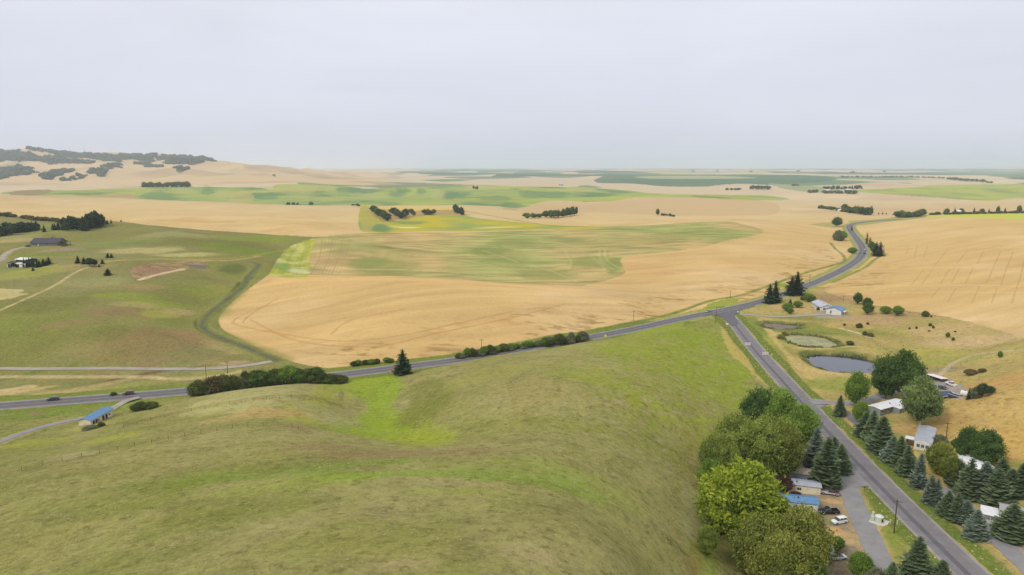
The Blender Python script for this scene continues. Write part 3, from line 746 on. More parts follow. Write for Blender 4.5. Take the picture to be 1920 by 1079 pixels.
for b in [(712, 735, 44, 34, GRASS_B, .8), (718, 775, 50, 24, GRASS_B, .75), (725, 808, 75, 22, GRASS_B, .8), (640, 806, 60, 14, GRASS_B, .5), (690, 710, 50, 8, GRASS_B, .8), (800, 832, 60, 10, lin(146, 154, 52), .7), (640, 722, 50, 10, lin(140, 150, 58), .6), (600, 740, 24, 20, lin(152, 154, 62), .6), (840, 888, 260, 11, lin(120, 144, 52), .65), (560, 880, 220, 10, lin(108, 132, 48), .55), (1050, 880, 120, 12, lin(132, 146, 60), .5), (330, 900, 120, 12, lin(112, 130, 50), .5), (660, 725, 60, 10, GRASS_B, .4), (770, 820, 60, 12, lin(142, 152, 44), .6), (590, 760, 26, 26, GRASS_Y, .6), (560, 780, 26, 18, GRASS_Y, .55), (620, 745, 40, 16, lin(146, 150, 60), .5),
          (600, 775, 30, 16, GRASS_P, .7), (640, 790, 40, 10, GRASS_P, .5), (480, 735, 110, 12, lin(170, 164, 108), .75), (430, 750, 90, 10, lin(166, 160, 104), .6), (500, 775, 60, 8, lin(178, 152, 96), .75), (430, 785, 60, 6, lin(172, 152, 98), .55), (560, 735, 12, 12, GRASS_P, .6), (640, 745, 5, 14, lin(120, 118, 78), .6),
          (800, 735, 45, 26, lin(112, 116, 52), .65), (790, 770, 40, 30, lin(114, 118, 54), .55), (1000, 735, 100, 28, lin(150, 138, 84), .7), (920, 700, 80, 12, lin(146, 144, 76), .6), (1180, 690, 120, 16, GRASS_P, .65), (1120, 650, 110, 8, lin(158, 152, 96), .55), (1280, 640, 60, 20, GRASS_B, .5), (1240, 660, 100, 16, GRASS_B, .35),
          (1330, 720, 70, 26, GRASS_B, .45), (1380, 690, 40, 30, GRASS_B, .5), (1200, 740, 90, 14, GRASS_B, .4), (1100, 700, 60, 10, GRASS_B, .3), (1260, 790, 30, 40, GRASS_P, .4), (1230, 770, 80, 20, lin(148, 144, 72), .4), (1100, 800, 120, 14, lin(140, 140, 66), .5),
          (700, 850, 100, 7, BROWN, .6), (620, 838, 80, 6, BROWN, .5), (880, 845, 80, 7, BROWN, .45), (560, 800, 30, 10, BROWN, .4), (900, 880, 160, 14, lin(128, 140, 66), .4), (620, 900, 200, 14, GRASS_B, .28), (820, 920, 120, 8, GRASS_B, .3), (540, 870, 80, 10, GRASS_D, .4),
          (1000, 1040, 70, 16, lin(160, 146, 104), .5), (740, 1060, 60, 8, lin(160, 146, 104), .45), (1230, 920, 60, 50, lin(152, 148, 88), .35), (1290, 860, 20, 50, lin(140, 128, 72), .5), (1290, 960, 18, 60, lin(160, 160, 108), .4), (1320, 1050, 30, 30, GRASS_B, .5), (1300, 1060, 16, 40, lin(140, 112, 64), .4),
          (60, 890, 120, 18, GRASS_D, .4), (200, 860, 140, 12, lin(150, 142, 90), .5), (140, 855, 40, 6, lin(172, 162, 120), .5), (240, 940, 140, 26, lin(112, 120, 50), .5), (460, 960, 180, 30, lin(108, 116, 48), .4), (300, 1040, 180, 24, lin(106, 112, 48), .4), (90, 1010, 120, 30, lin(146, 138, 82), .4), (80, 830, 60, 8, GRASS_Y, .5), (220, 820, 50, 8, GRASS_Y, .5),
          (700, 1000, 200, 30, lin(132, 132, 64), .4), (160, 800, 40, 8, lin(170, 160, 90), .5), (80, 775, 120, 9, lin(104, 128, 46), .7), (200, 770, 60, 5, lin(110, 134, 44), .7), (70, 775, 14, 4, lin(134, 112, 84), .7), (300, 750, 60, 5, lin(120, 130, 56), .6), (40, 812, 50, 8, lin(118, 134, 50), .5)]:
    NB(*b)
for b in [(1250, 660, 150, 30, lin(134, 144, 46), .6), (1350, 720, 90, 40, lin(128, 142, 44), .6), (1320, 640, 60, 30, lin(130, 146, 44), .6), (1200, 720, 120, 30, lin(140, 142, 58), .45), (1060, 680, 90, 10, lin(146, 144, 76), .4)]:
    NB(*b)
# dead tufts scattered over the east flank
idx = in_poly(gx, gy, NHW); idx = idx[(gx[idx] > -10) & (gy[idx] > 140)]
tf = fbm(gx[idx], gy[idx] * 1.5, 5, 3, 81)
put(idx, lin(162, 150, 110), np.clip(tf * 2.6 - 0.5, 0, 0.55) * sstep(-10, 50, gx[idx]))
put(idx, lin(134, 150, 42), np.clip(-tf * 2.5 - 0.1, 0, 0.7) * sstep(0, 60, gx[idx]) * sstep(150, 230, gy[idx]))
# dry strip by the side road
poly([(1358, 600), (1380, 612), (1410, 655), (1446, 705), (1460, 728), (1430, 720), (1400, 690), (1368, 660), (1352, 622)], lin(184, 164, 92), 0.85, .3, dmin=150, dmax=460, rough=1)
# near edge of wheel marks up the slope
streak([(1083, 742), (1092, 780), (1094, 800)], 0.6, lin(176, 160, 104), .22, dmin=80, dmax=420)
streak([(470, 765), (600, 748), (690, 765), (780, 770)], 0.7, lin(120, 104, 62), .3, dmin=80, dmax=420)
# ---- yards and dry hillside east of the side road
print("paint yards")
EG = [(1352, 585), (1430, 570), (1500, 545), (1530, 540), (1560, 552), (1600, 566), (1700, 583), (1740, 590), (1800, 600), (1860, 616), (1920, 634), (2100, 690), (2500, 800)]
g_ = ground_line(EG, 150, 600)
sdL = sdW[::-1]
EGW = np.concatenate([g_, [[700, 150], [500, -60], [106, -60]], [[106, 60]], sdL])
def ecol(i):
    b = np.clip(n_mid[i] * 1.8 + 0.45, 0, 1)[:, None]; g = np.clip(n_sm[i] * 1.6 + 0.2, 0, 1)[:, None]
    c = lin(178, 158, 96) * b + lin(160, 144, 88) * (1 - b)
    return c * (1 - 0.35 * g) + lin(150, 144, 78) * 0.35 * g
poly(None, ecol, 1, 0.5, world_w=EGW)
def EB(u, v, ru, rv, c, w, **k):
    blob(u, v, ru, rv, c, w, dmin=120, dmax=560, **k)
for b in [(1880, 750, 90, 60, GOLDG, .85), (1840, 780, 60, 40, GOLDG, .8), (1920, 830, 60, 40, lin(186, 152, 86), .7), (1860, 720, 60, 16, lin(186, 140, 86), .3), (1780, 620, 60, 16, lin(188, 160, 112), .6), (1830, 640, 80, 14, lin(194, 166, 124), .6), (1720, 660, 90, 10, GRASS_Y, .4), (1760, 680, 80, 6, lin(150, 152, 70), .7), (1830, 668, 90, 5, lin(146, 148, 72), .6),
          (1640, 600, 60, 10, lin(174, 146, 104), .8), (1560, 560, 50, 8, lin(168, 138, 100), .8), (1490, 578, 46, 8, lin(186, 158, 106), .8), (1540, 560, 30, 10, BROWN, .4), (1700, 590, 50, 6, lin(160, 136, 100), .6), (1500, 600, 60, 4, lin(150, 140, 82), .5),
          (1540, 620, 100, 12, lin(126, 132, 62), .75), (1410, 620, 30, 30, lin(116, 132, 54), .75), (1440, 660, 40, 22, lin(124, 136, 56), .6), (1575, 650, 30, 8, lin(110, 122, 56), .7), (1480, 595, 60, 5, lin(110, 120, 54), .6), (1500, 622, 80, 4, lin(104, 118, 54), .6), (1560, 700, 60, 6, lin(192, 166, 110), .7), (1500, 690, 30, 20, lin(186, 160, 104), .6),
          (1450, 640, 30, 10, GRASS_Y, .5), (1640, 640, 30, 10, GOLDG, .4), (1590, 612, 40, 6, GOLDG, .6), (1560, 722, 60, 14, lin(140, 146, 68), .85), (1600, 715, 50, 10, lin(142, 148, 72), .7), (1500, 740, 18, 10, lin(122, 142, 52), .6), (1760, 705, 60, 12, lin(170, 146, 104), .4), (1700, 690, 30, 10, lin(120, 124, 70), .6), (1760, 695, 50, 5, lin(136, 126, 92), .7),
          (1640, 790, 30, 12, lin(140, 150, 58), .6), (1700, 805, 26, 12, lin(182, 150, 96), .8), (1690, 820, 20, 10, GRASS, .5), (1780, 790, 30, 20, lin(168, 136, 84), .6), (1765, 930, 40, 16, lin(176, 146, 96), .8), (1850, 900, 60, 12, lin(160, 140, 84), .5), (1860, 975, 40, 16, lin(142, 140, 70), .7), (1870, 1000, 40, 14, lin(172, 146, 96), .6), (1810, 880, 60, 20, lin(124, 112, 70), .5),
          (1880, 1070, 50, 10, lin(172, 148, 98), .6), (1905, 880, 40, 16, lin(130, 132, 66), .7), (1740, 770, 30, 14, lin(140, 134, 74), .5), (1800, 800, 30, 10, lin(176, 148, 84), .5)]:
    EB(*b)
# gravel yard of the farmstead
poly([(1725, 716), (1745, 716), (1775, 712), (1805, 722), (1815, 738), (1800, 748), (1770, 742), (1730, 730)], lin(158, 148, 142), .9, .3, dmin=150, dmax=400, rough=1)
poly([(1855, 1000), (1880, 990), (1925, 1000), (1960, 1050), (1930, 1060), (1890, 1030)], lin(150, 144, 138), .9, .3, dmin=100, dmax=300, rough=1)
poly([(1527, 592), (1540, 583), (1560, 588), (1590, 592), (1600, 594), (1540, 597)], lin(156, 148, 142), .8, .2, dmin=300, dmax=560, rough=1)
streak([(1735, 716), (1765, 700), (1790, 680), (1830, 665), (1870, 660), (1930, 655)], 1.6, lin(186, 166, 136), .75, dmin=200, dmax=420)
streak([(1590, 617), (1620, 635), (1660, 650), (1700, 668)], 4.0, lin(152, 142, 84), .85, dmin=200, dmax=560)
streak([(1575, 616), (1610, 625), (1632, 633)], 1.2, lin(212, 192, 150), .8, dmin=200, dmax=560)
streak([(1425, 600), (1450, 625), (1490, 648), (1525, 655), (1600, 650), (1640, 655)], 1.4, lin(190, 172, 112), .8, dmin=200, dmax=560)
streak([(1425, 600), (1455, 640), (1490, 680), (1520, 710)], 2.0, lin(186, 164, 106), .8, dmin=200, dmax=560)
for nm, rr in (("blue", 4.0), ("algae", 3.5), ("mud", 4.5)):
    ring = np.concatenate([PONDS[nm]["W"], PONDS[nm]["W"][:1]])
    streak(None, rr * 1.3, lin(92, 102, 52), .85, world_w=ring, nz=.8)
    streak(None, rr * .3, lin(76, 72, 48), .7, world_w=ring)
# mobile home park yard: bare dirt, patches
PK = [(1520, 850), (1560, 870), (1590, 885), (1580, 920), (1592, 950), (1608, 985), (1625, 1030), (1640, 1070), (1560, 1090), (1420, 1090), (1440, 1000), (1440, 900), (1470, 840)]
poly(PK, lambda i: lin(158, 138, 112) * (1 - np.clip(n_sm[i] + .4, 0, 1))[:, None] + lin(128, 118, 106) * np.clip(n_sm[i] + .4, 0, 1)[:, None], .95, .4, dmin=80, dmax=300, rough=1)
for b in [(1580, 890, 16, 8, lin(196, 164, 104), .7), (1560, 940, 20, 5, lin(196, 160, 108), .7), (1565, 1000, 20, 12, lin(200, 166, 112), .7), (1590, 1010, 14, 16, lin(192, 160, 108), .5), (1540, 972, 16, 8, lin(124, 122, 70), .6)]:
    EB(*b)
poly([(1618, 922), (1640, 925), (1665, 950), (1690, 975), (1720, 1010), (1760, 1050), (1790, 1079), (1800, 1120), (1690, 1120), (1668, 1060), (1645, 1010), (1625, 965), (1612, 940)], lin(138, 140, 66), .9, .4, dmin=80, dmax=300)
for b in [(1670, 1010, 24, 20, lin(120, 138, 52), .6), (1650, 940, 20, 8, lin(160, 150, 80), .6), (1700, 985, 20, 10, lin(176, 156, 92), .5), (1640, 990, 12, 18, lin(196, 170, 116), .6), (1650, 975, 16, 8, lin(206, 182, 132), .7), (1710, 1020, 10, 20, lin(180, 160, 90), .4)]:
    EB(*b)
# ---- verges: green roadside strip, dry edge, gravel shoulder
print("paint verges")
def verge(name, w_green, w_dry, c_green, c_dry, wmask=None):
    r = ROADS[name]
    idx, dist, pos = line_dist(gx, gy, r["W"], r["hw"] + w_green + 6)
    if wmask is not None:
        k = wmask(gx[idx], gy[idx]); idx, dist = idx[k], dist[k]
    e = dist - r["hw"] + 2.0 * n_mid[idx] + 0.8 * n_sm[idx]
    put(idx, c_green, sstep(w_green, w_green - 1.5, e), .45)
    put(idx, c_dry, sstep(w_dry, w_dry * 0.6, e) * .8)
verge("highway", 9.0, 1.6, lin(112, 126, 52), lin(172, 154, 96), lambda x, y: y < 420)
verge("highway", 6.0, 1.6, lin(150, 152, 78), lin(186, 168, 110), lambda x, y: y >= 420)
verge("side_road", 6.5, 1.3, lin(102, 118, 50), lin(186, 164, 104), lambda x, y: (x > 60))
for nm in ("park_drive", "farm_drive", "corner_drive", "gravel_lane", "hill_drive", "field_track"):
    streak(None, ROADS[nm]["hw"] + 1.5, lin(190, 164, 112), .7, world_w=ROADS[nm]["W"])
poly([(1262, 622), (1290, 600), (1330, 570), (1375, 559), (1385, 564), (1350, 576), (1310, 588), (1230, 606), (1160, 622)], lin(140, 152, 56), .9, .4, dmin=300, dmax=560, rough=1)
streak([(1110, 620), (1200, 602), (1262, 588), (1330, 565), (1375, 557), (1400, 551), (1450, 533), (1510, 512), (1560, 498), (1584, 490), (1580, 478), (1565, 466), (1558, 456)], 2.2, lin(108, 124, 52), .85, dmin=300, dmax=900)
blob(1470, 536, 14, 4, lin(126, 146, 50), .8, dmin=300, dmax=700)
streak([(1560, 530), (1600, 512), (1625, 500), (1640, 487), (1660, 476)], 2.4, lin(118, 130, 60), .85, dmin=400, dmax=900)
streak([(1555, 552), (1600, 566), (1700, 584), (1780, 596)], 1.2, lin(140, 118, 84), .7, dmin=300, dmax=600)
poly([(1590, 415), (1640, 412), (1700, 405), (1740, 404), (1730, 409), (1660, 417), (1610, 423)], lin(150, 152, 92), .85, dmin=700, dmax=1300)
poly([(1520, 421), (1560, 417), (1580, 420), (1575, 428), (1540, 425)], lin(160, 154, 90), .8, dmin=700, dmax=1300)
poly([(1735, 406), (1800, 402), (1930, 401), (1990, 402), (1990, 415), (1930, 413), (1860, 410), (1780, 409)], lin(188, 190, 84), .95, dmin=700, dmax=1250)
streak([(1373, 412), (1400, 412), (1438, 414)], 5, lin(140, 112, 80), .8, dmin=1000, dmax=1800)
# tramlines in the right-hand wheat
TRAM = [[(1702, 462), (1700, 477)], [(1720, 462), (1714, 484)], [(1739, 462), (1732, 484)], [(1777, 467), (1752, 500)], [(1814, 470), (1794, 494)], [(1845, 470), (1832, 495)], [(1876, 471), (1862, 504), (1849, 534)], [(1900, 472), (1886, 507), (1877, 535)],
        [(1919, 490), (1914, 517), (1906, 542)], [(1732, 505), (1709, 535)], [(1749, 505), (1729, 532)], [(1781, 504), (1764, 532)], [(1799, 504), (1784, 530)], [(1824, 504), (1810, 532)], [(1762, 540), (1746, 559)], [(1792, 541), (1777, 567)], [(1836, 537), (1822, 569)], [(1869, 541), (1859, 569)], [(1904, 546), (1897, 569)], [(1940, 480), (1932, 540)]]
for ln in TRAM:
    streak(ln, 0.45, lin(160, 128, 88), .45, dmin=300, dmax=1000, soft=1.4, nz=.3)
for v_ in (502, 535, 463, 548):
    streak([(1590, v_ + 4), (1700, v_ + 1), (1800, v_), (1930, v_ + 2)], 1.4, lin(226, 194, 140), .45, dmin=300, dmax=1000)
# tractor passes in the front wheat
for ln in [[(560, 560), (480, 580), (440, 600), (445, 610), (520, 625), (640, 640), (760, 628), (860, 606), (960, 585)], [(470, 600), (560, 640), (700, 650), (820, 625), (960, 596), (1060, 570)], [(520, 560), (470, 590), (455, 605)], [(620, 628), (660, 600), (760, 580)]]:
    streak(ln, 0.9, lin(176, 128, 72), .5, dmin=340, dmax=505)
# light on the crest of the knoll, painted as a paler strip
streak([(530, 525), (640, 522), (760, 524), (900, 530), (1000, 538), (1080, 545)], 10, lin(222, 184, 122), .5, dmin=380, dmax=505)
# verify colours stay physical, then build the sheet
col = np.clip(col, 0.004, 0.8)
me = bpy.data.meshes.new("ground")
me.vertices.add(NV)
me.vertices.foreach_set("co", np.stack([gx, gy, gzz], 1).astype(np.float32).ravel())
nf = (NX - 1) * (NY - 1)
a = (np.arange(NY - 1)[:, None] * NX + np.arange(NX - 1)[None, :]).ravel().astype(np.int32)
quads = np.stack([a, a + 1, a + NX + 1, a + NX], 1)
me.loops.add(nf * 4); me.loops.foreach_set("vertex_index", quads.ravel())
me.polygons.add(nf); me.polygons.foreach_set("loop_start", (np.arange(nf) * 4).astype(np.int32))
me.update(calc_edges=True)
me.polygons.foreach_set("use_smooth", np.ones(nf, bool))
at_ = me.attributes.new("tone", "FLOAT_COLOR", "POINT")
at_.data.foreach_set("color", np.concatenate([col, amp[:, None]], 1).astype(np.float32).ravel())
ground = bpy.data.objects.new("ground", me); COL.objects.link(ground)
tag(ground, "rolling farmland of ripe wheat, green crops and dry pasture", None, None, "structure")
m, t, b, out = new_mat("farmland")
at_n = N(t, "ShaderNodeAttribute", attribute_name="tone")
v = tex_coord(t)
n1 = noise(t, v, 0.55, 6, 0.65, 0.3); n2 = noise(t, v, 2.4, 5, 0.65); n3 = noise(t, v, 0.06, 6, 0.62, 0.4)
s = math_node(t, "ADD", math_node(t, "MULTIPLY", n1, 0.45), math_node(t, "ADD", math_node(t, "MULTIPLY", n2, 0.35), math_node(t, "MULTIPLY", n3, 0.2)))
s = math_node(t, "MULTIPLY", math_node(t, "SUBTRACT", s, 0.5), math_node(t, "MULTIPLY", at_n.outputs["Alpha"], 4.6))
f = math_node(t, "MAXIMUM", math_node(t, "ADD", s, 1.0), 0.3)
vmn = N(t, "ShaderNodeVectorMath", operation="SCALE")
t.links.new(at_n.outputs["Color"], vmn.inputs[0]); t.links.new(f, vmn.inputs["Scale"])
hue = noise(t, v, 0.9, 5, 0.65)
warm = mix_col(t, math_node(t, "MULTIPLY", maprange(t, hue, 0.52, 0.7, 0, 1), math_node(t, "MULTIPLY", at_n.outputs["Alpha"], 0.8)), vmn.outputs[0], tuple(lin(176, 156, 106)))
tu = noise(t, v, 1.15, 5, 0.7, 0.2); pt = noise(t, v, 0.11, 4, 0.6, 0.5); tu2 = noise(t, v, 0.42, 5, 0.7, 0.3)
pf = math_node(t, "MULTIPLY", math_node(t, "MULTIPLY", maprange(t, tu, 0.54, 0.68, 0, 1.2), maprange(t, pt, 0.4, 0.62, 0.15, 1.0)), at_n.outputs["Alpha"])
warm = mix_col(t, pf, warm, tuple(lin(182, 168, 130)))
dkf = math_node(t, "MULTIPLY", maprange(t, tu2, 0.46, 0.34, 0, 1.1), at_n.outputs["Alpha"])
warm = mix_col(t, dkf, warm, tuple(lin(92, 88, 48)))
t.links.new(warm, b.inputs["Base Color"])
b.inputs["Roughness"].default_value = 1.0; b.inputs["Specular IOR Level"].default_value = 0.0
bump(t, b, n2, 0.35, 0.25)
me.materials.append(m)
for arr in ("wx", "wy", "jx", "jy"):
    globals().pop(arr)
# ------------------------------------------------------------------ roads, markings, water
def strip(name, r, o0, o1, dz, mat, s0=None, s1=None, label=None, parent=None, kind="structure", thick=0.0, dash=None, link=True):
    W, z = r["W"], r["z"]
    n = len(W)
    T = np.gradient(W, axis=0); T /= np.hypot(T[:, 0], T[:, 1])[:, None]
    Nn = np.stack([T[:, 1], -T[:, 0]], 1)          # to the right of travel
    A = np.column_stack([W + Nn * o0, z + dz]); Bv = np.column_stack([W + Nn * o1, z + dz])
    i0, i1 = (s0 or 0), (s1 or n)
    verts = []; faces = []
    for i in range(i0, i1):
        verts += [A[i], Bv[i]]
    k = i1 - i0
    for i in range(k - 1):
        if dash and (i // dash) % 2:
            continue
        faces.append((2 * i, 2 * i + 1, 2 * i + 3, 2 * i + 2))
    return verts, faces
def strip_obj(name, r, o0, o1, dz, mat, **kw):
    v, f = strip(name, r, o0, o1, dz, mat, **kw)
    o = mk_mesh(name, v, f, [mat])
    o["kind"] = "structure"
    return o
def road_mat(name, base, streaky=0.12, obj=False):
    m, t, b, _ = new_mat(name)
    v = tex_coord(t)
    n1 = noise(t, v, 0.25, 6, 0.65, 0.4); n2 = noise(t, v, 6.0, 3, 0.6)
    f = math_node(t, "ADD", maprange(t, n1, 0.3, 0.7, 1 - streaky, 1 + streaky), maprange(t, n2, 0.3, 0.7, -0.06, 0.06))
    vm = N(t, "ShaderNodeVectorMath", operation="SCALE"); vm.inputs[0].default_value = tuple(base); t.links.new(f, vm.inputs["Scale"])
    t.links.new(vm.outputs[0], b.inputs["Base Color"]); b.inputs["Roughness"].default_value = 0.9
    return m
M_ASPH = road_mat("asphalt_grey", lin(100, 98, 104)); M_ASPHW = road_mat("asphalt_worn", lin(122, 118, 120)); M_SHLD = road_mat("shoulder_gravel", lin(150, 142, 136), 0.2)
M_WHEEL = road_mat("asphalt_wheel_path", lin(100, 97, 102)); M_CHIP = road_mat("chip_seal", lin(124, 120, 122), 0.16); M_DRIVE = road_mat("drive_gravel", lin(140, 137, 138), 0.15); M_DRIVE2 = road_mat("drive_gravel_pale", lin(160, 150, 140), 0.2)
M_WHITE = surf_mat("road_paint_white", lin(205, 203, 200), 0.8, 0.2, 3, obj=False); M_YEL = surf_mat("road_paint_yellow", lin(196, 170, 90), 0.8, 0.2, 3, obj=False)
H = ROADS["highway"]; S = ROADS["side_road"]
strip_obj("highway_shoulder", H, -5.6, 5.6, -0.02, M_SHLD)
strip_obj("highway_road", H, -4.4, 4.4, 0.03, M_ASPH)
for o_ in (-1.85, 1.85):
    strip_obj("highway_wheel_path", H, o_ - 0.8, o_ + 0.8, 0.036, M_WHEEL)
strip_obj("side_road_shoulder", S, -4.6, 4.6, -0.01, M_SHLD)
strip_obj("side_road", S, -3.7, 3.7, 0.042, M_CHIP)
for o_ in (-1.7, 1.0):
    strip_obj("side_road_wheel_path", S, o_ - 0.75, o_ + 0.75, 0.048, M_WHEEL if o_ > 0 else M_ASPHW)
for o_ in (-3.75, 3.75):
    strip_obj("edge_line", H, o_ - 0.08, o_ + 0.08, 0.044, M_WHITE)
strip_obj("centre_line", H, -0.10, 0.10, 0.044, M_YEL)
for nm, mt in (("park_drive", M_DRIVE), ("farm_drive", M_DRIVE), ("gravel_lane", M_ASPHW), ("corner_drive", M_DRIVE), ("house_drive", M_DRIVE2), ("dirt_track", M_DRIVE2), ("field_track", M_DRIVE), ("shed_drive", M_DRIVE2), ("hill_drive", M_DRIVE2)):
    r = ROADS[nm]
    # ragged edges for unpaved ways
    W, z = r["W"], r["z"]; n = len(W)
    T = np.gradient(W, axis=0); T /= np.hypot(T[:, 0], T[:, 1])[:, None]; Nn = np.stack([T[:, 1], -T[:, 0]], 1)
    e1 = r["hw"] * (1 + 0.16 * perlin(W[:, 0] / 4, W[:, 1] / 4, 91)); e2 = r["hw"] * (1 + 0.16 * perlin(W[:, 0] / 4, W[:, 1] / 4, 92))
    vs = []; fs = []
    for i in range(n):
        for k_, o_ in enumerate((-e1[i], 0, e2[i])):
            p = W[i] + Nn[i] * o_
            vs.append((p[0], p[1], z[i] + 0.008))
    for i in range(n - 1):
        for k_ in (0, 1):
            a_ = i * 3 + k_
            fs.append((a_, a_ + 1, a_ + 4, a_ + 3))
    o = mk_mesh(nm, vs, fs, [mt]); o["kind"] = "structure"
# flared corners where ways meet
def apron(name, pts, mat, dz, dmin=100, dmax=600, ref=None):
    q = smooth_line(pts, 4, closed=True); x, y = hit(q[:, 0], q[:, 1], dmin, dmax)
    r = ROADS[ref]
    vs = [(x.mean(), y.mean(), 0)] + [(a_, b_, 0) for a_, b_ in zip(x, y)]
    out_ = []
    for vx, vy, _ in vs:
        k = np.argmin(np.hypot(r["W"][:, 0] - vx, r["W"][:, 1] - vy)); out_.append((vx, vy, r["z"][k] + dz))
    n_ = len(x)
    o = mk_mesh(name, out_, [(0, 1 + i, 1 + (i + 1) % n_) for i in range(n_)], [mat]); o["kind"] = "structure"
apron("junction_apron", [(1318, 595), (1342, 592), (1358, 600), (1372, 612), (1384, 608), (1378, 594), (1390, 582), (1415, 574), (1400, 570), (1350, 580), (1318, 588)], M_ASPH, 0.036, ref="highway")
apron("drive_apron", [(1586, 866), (1612, 856), (1640, 884), (1655, 905), (1622, 912), (1588, 912), (1584, 890)], M_DRIVE, 0.0, ref="side_road")
apron("drive_apron", [(1498, 744), (1512, 748), (1540, 748), (1560, 752), (1545, 760), (1530, 770), (1518, 768)], M_DRIVE, 0.004, ref="side_road")
# water
def water(name, key, base, rough, label, spec=0.5):
    W = PONDS[key]["W"]; z = PONDS[key]["z"]
    m, t, b, _ = new_mat(name + "_surface")
    v = tex_coord(t); n = noise(t, v, 0.16, 4, 0.6, 0.6)
    if key == "algae":
        c = mix_col(t, maprange(t, n, 0.42, 0.62, 0, 1), tuple(base), tuple(lin(128, 124, 92)))
    else:
        c = mix_col(t, maprange(t, n, 0.4, 0.6, 0, 1), tuple(base), tuple(base * 0.85))
    t.links.new(c, b.inputs["Base Color"]); b.inputs["Roughness"].default_value = rough; b.inputs["Specular IOR Level"].default_value = spec
    n2 = noise(t, v, 2.0, 3, 0.6); bump(t, b, n2, 0.15, 0.03)
    vs = [(W[:, 0].mean(), W[:, 1].mean(), z)] + [(a_, b_, z) for a_, b_ in W]; n_ = len(W)
    o = mk_mesh(name, vs, [(0, 1 + i, 1 + (i + 1) % n_) for i in range(n_)], [m])
    tag(o, label, None, None, "structure")
water("pond_water", "blue", lin(50, 54, 74), 0.06, "still blue-grey water of the largest pond", 0.6)
water("algae_water", "algae", lin(158, 156, 100), 0.5, "green algae film over the middle pond", 0.3)
water("mud_bed", "mud", lin(122, 108, 96), 0.6, "brown muddy water of the smallest pond", 0.3)
print("ground done")
# ------------------------------------------------------------------ plants
print("plants")
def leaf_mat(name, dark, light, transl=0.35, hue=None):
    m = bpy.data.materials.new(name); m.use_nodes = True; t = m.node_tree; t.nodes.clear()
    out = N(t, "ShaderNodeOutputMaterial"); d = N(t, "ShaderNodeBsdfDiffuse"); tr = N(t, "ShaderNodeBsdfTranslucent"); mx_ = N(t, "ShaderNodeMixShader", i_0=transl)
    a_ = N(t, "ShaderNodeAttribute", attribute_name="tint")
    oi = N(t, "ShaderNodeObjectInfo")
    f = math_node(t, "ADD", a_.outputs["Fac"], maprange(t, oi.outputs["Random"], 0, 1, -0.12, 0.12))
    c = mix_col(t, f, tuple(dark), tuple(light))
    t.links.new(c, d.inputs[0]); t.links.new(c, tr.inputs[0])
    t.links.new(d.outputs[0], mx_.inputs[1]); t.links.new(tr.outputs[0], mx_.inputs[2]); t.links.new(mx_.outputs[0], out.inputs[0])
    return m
LEAF = dict(
    green=leaf_mat("leaves_green", lin(79, 108, 45), lin(149, 176, 79)), dark=leaf_mat("leaves_dark", lin(58, 83, 47), lin(115, 142, 72)),
    lime=leaf_mat("leaves_lime", lin(100, 124, 38), lin(188, 200, 72), .35), olive=leaf_mat("leaves_olive", lin(74, 90, 40), lin(162, 166, 80), .3),
    willow=leaf_mat("leaves_willow", lin(78, 98, 42), lin(162, 174, 84), .3), grey=leaf_mat("leaves_grey_green", lin(99, 103, 81), lin(149, 153, 117)),
    cotton=leaf_mat("leaves_cottonwood", lin(85, 108, 60), lin(160, 176, 108)), plum=leaf_mat("leaves_plum", lin(67, 47, 49), lin(108, 79, 74)),
    spruce=leaf_mat("needles_green", lin(54, 72, 51), lin(126, 142, 101), .08), blue=leaf_mat("needles_blue", lin(70, 86, 72), lin(136, 150, 128), .08), pine=leaf_mat("needles_dark", lin(42, 58, 45), lin(83, 101, 67), .08),
    hedge=leaf_mat("leaves_hedge", lin(65, 79, 42), lin(122, 131, 74)), brown=leaf_mat("leaves_brown", lin(99, 90, 60), lin(146, 131, 92)))
BARK = surf_mat("bark", lin(112, 98, 84), 0.95, 0.3, 3); BARKP = surf_mat("bark_pale", lin(176, 168, 154), 0.9, 0.2, 3)
class Geo:
    def __init__(s): s.v = []; s.f = []; s.t = []; s.n = 0; s.mi = []
    def add(s, V, Fc, tint=0.5, mi=0):
        V = np.asarray(V, float); Fc = np.asarray(Fc, int) + s.n
        s.v.append(V); s.f.append(Fc); s.n += len(V)
        s.t.append(np.full(len(V), tint) if np.isscalar(tint) else np.asarray(tint)); s.mi.append(np.full(len(Fc), mi))
    def mesh(s, name, mats):
        V = np.concatenate(s.v); Q = [q for q in s.f]
        loops = np.concatenate([q.ravel() for q in Q]); cnt = np.concatenate([np.full(len(q), q.shape[1]) for q in Q])
        me = bpy.data.meshes.new(name)
        me.vertices.add(len(V)); me.vertices.foreach_set("co", V.astype(np.float32).ravel())
        me.loops.add(len(loops)); me.loops.foreach_set("vertex_index", loops.astype(np.int32))
        me.polygons.add(len(cnt)); me.polygons.foreach_set("loop_start", np.concatenate([[0], np.cumsum(cnt)[:-1]]).astype(np.int32))
        for m in mats: me.materials.append(m)
        me.update(calc_edges=True)
        me.polygons.foreach_set("material_index", np.concatenate(s.mi).astype(np.int32))
        a_ = me.attributes.new("tint", "FLOAT", "POINT"); a_.data.foreach_set("value", np.concatenate(s.t).astype(np.float32))
        me.polygons.foreach_set("use_smooth", np.zeros(len(cnt), bool))
        me.update()
        return me
def unit(a): return a / np.maximum(np.linalg.norm(a, axis=-1, keepdims=True), 1e-9)
_t = (1 + 5 ** .5) / 2
ICO_V = unit(np.array([(-1, _t, 0), (1, _t, 0), (-1, -_t, 0), (1, -_t, 0), (0, -1, _t), (0, 1, _t), (0, -1, -_t), (0, 1, -_t), (_t, 0, -1), (_t, 0, 1), (-_t, 0, -1), (-_t, 0, 1)], float))
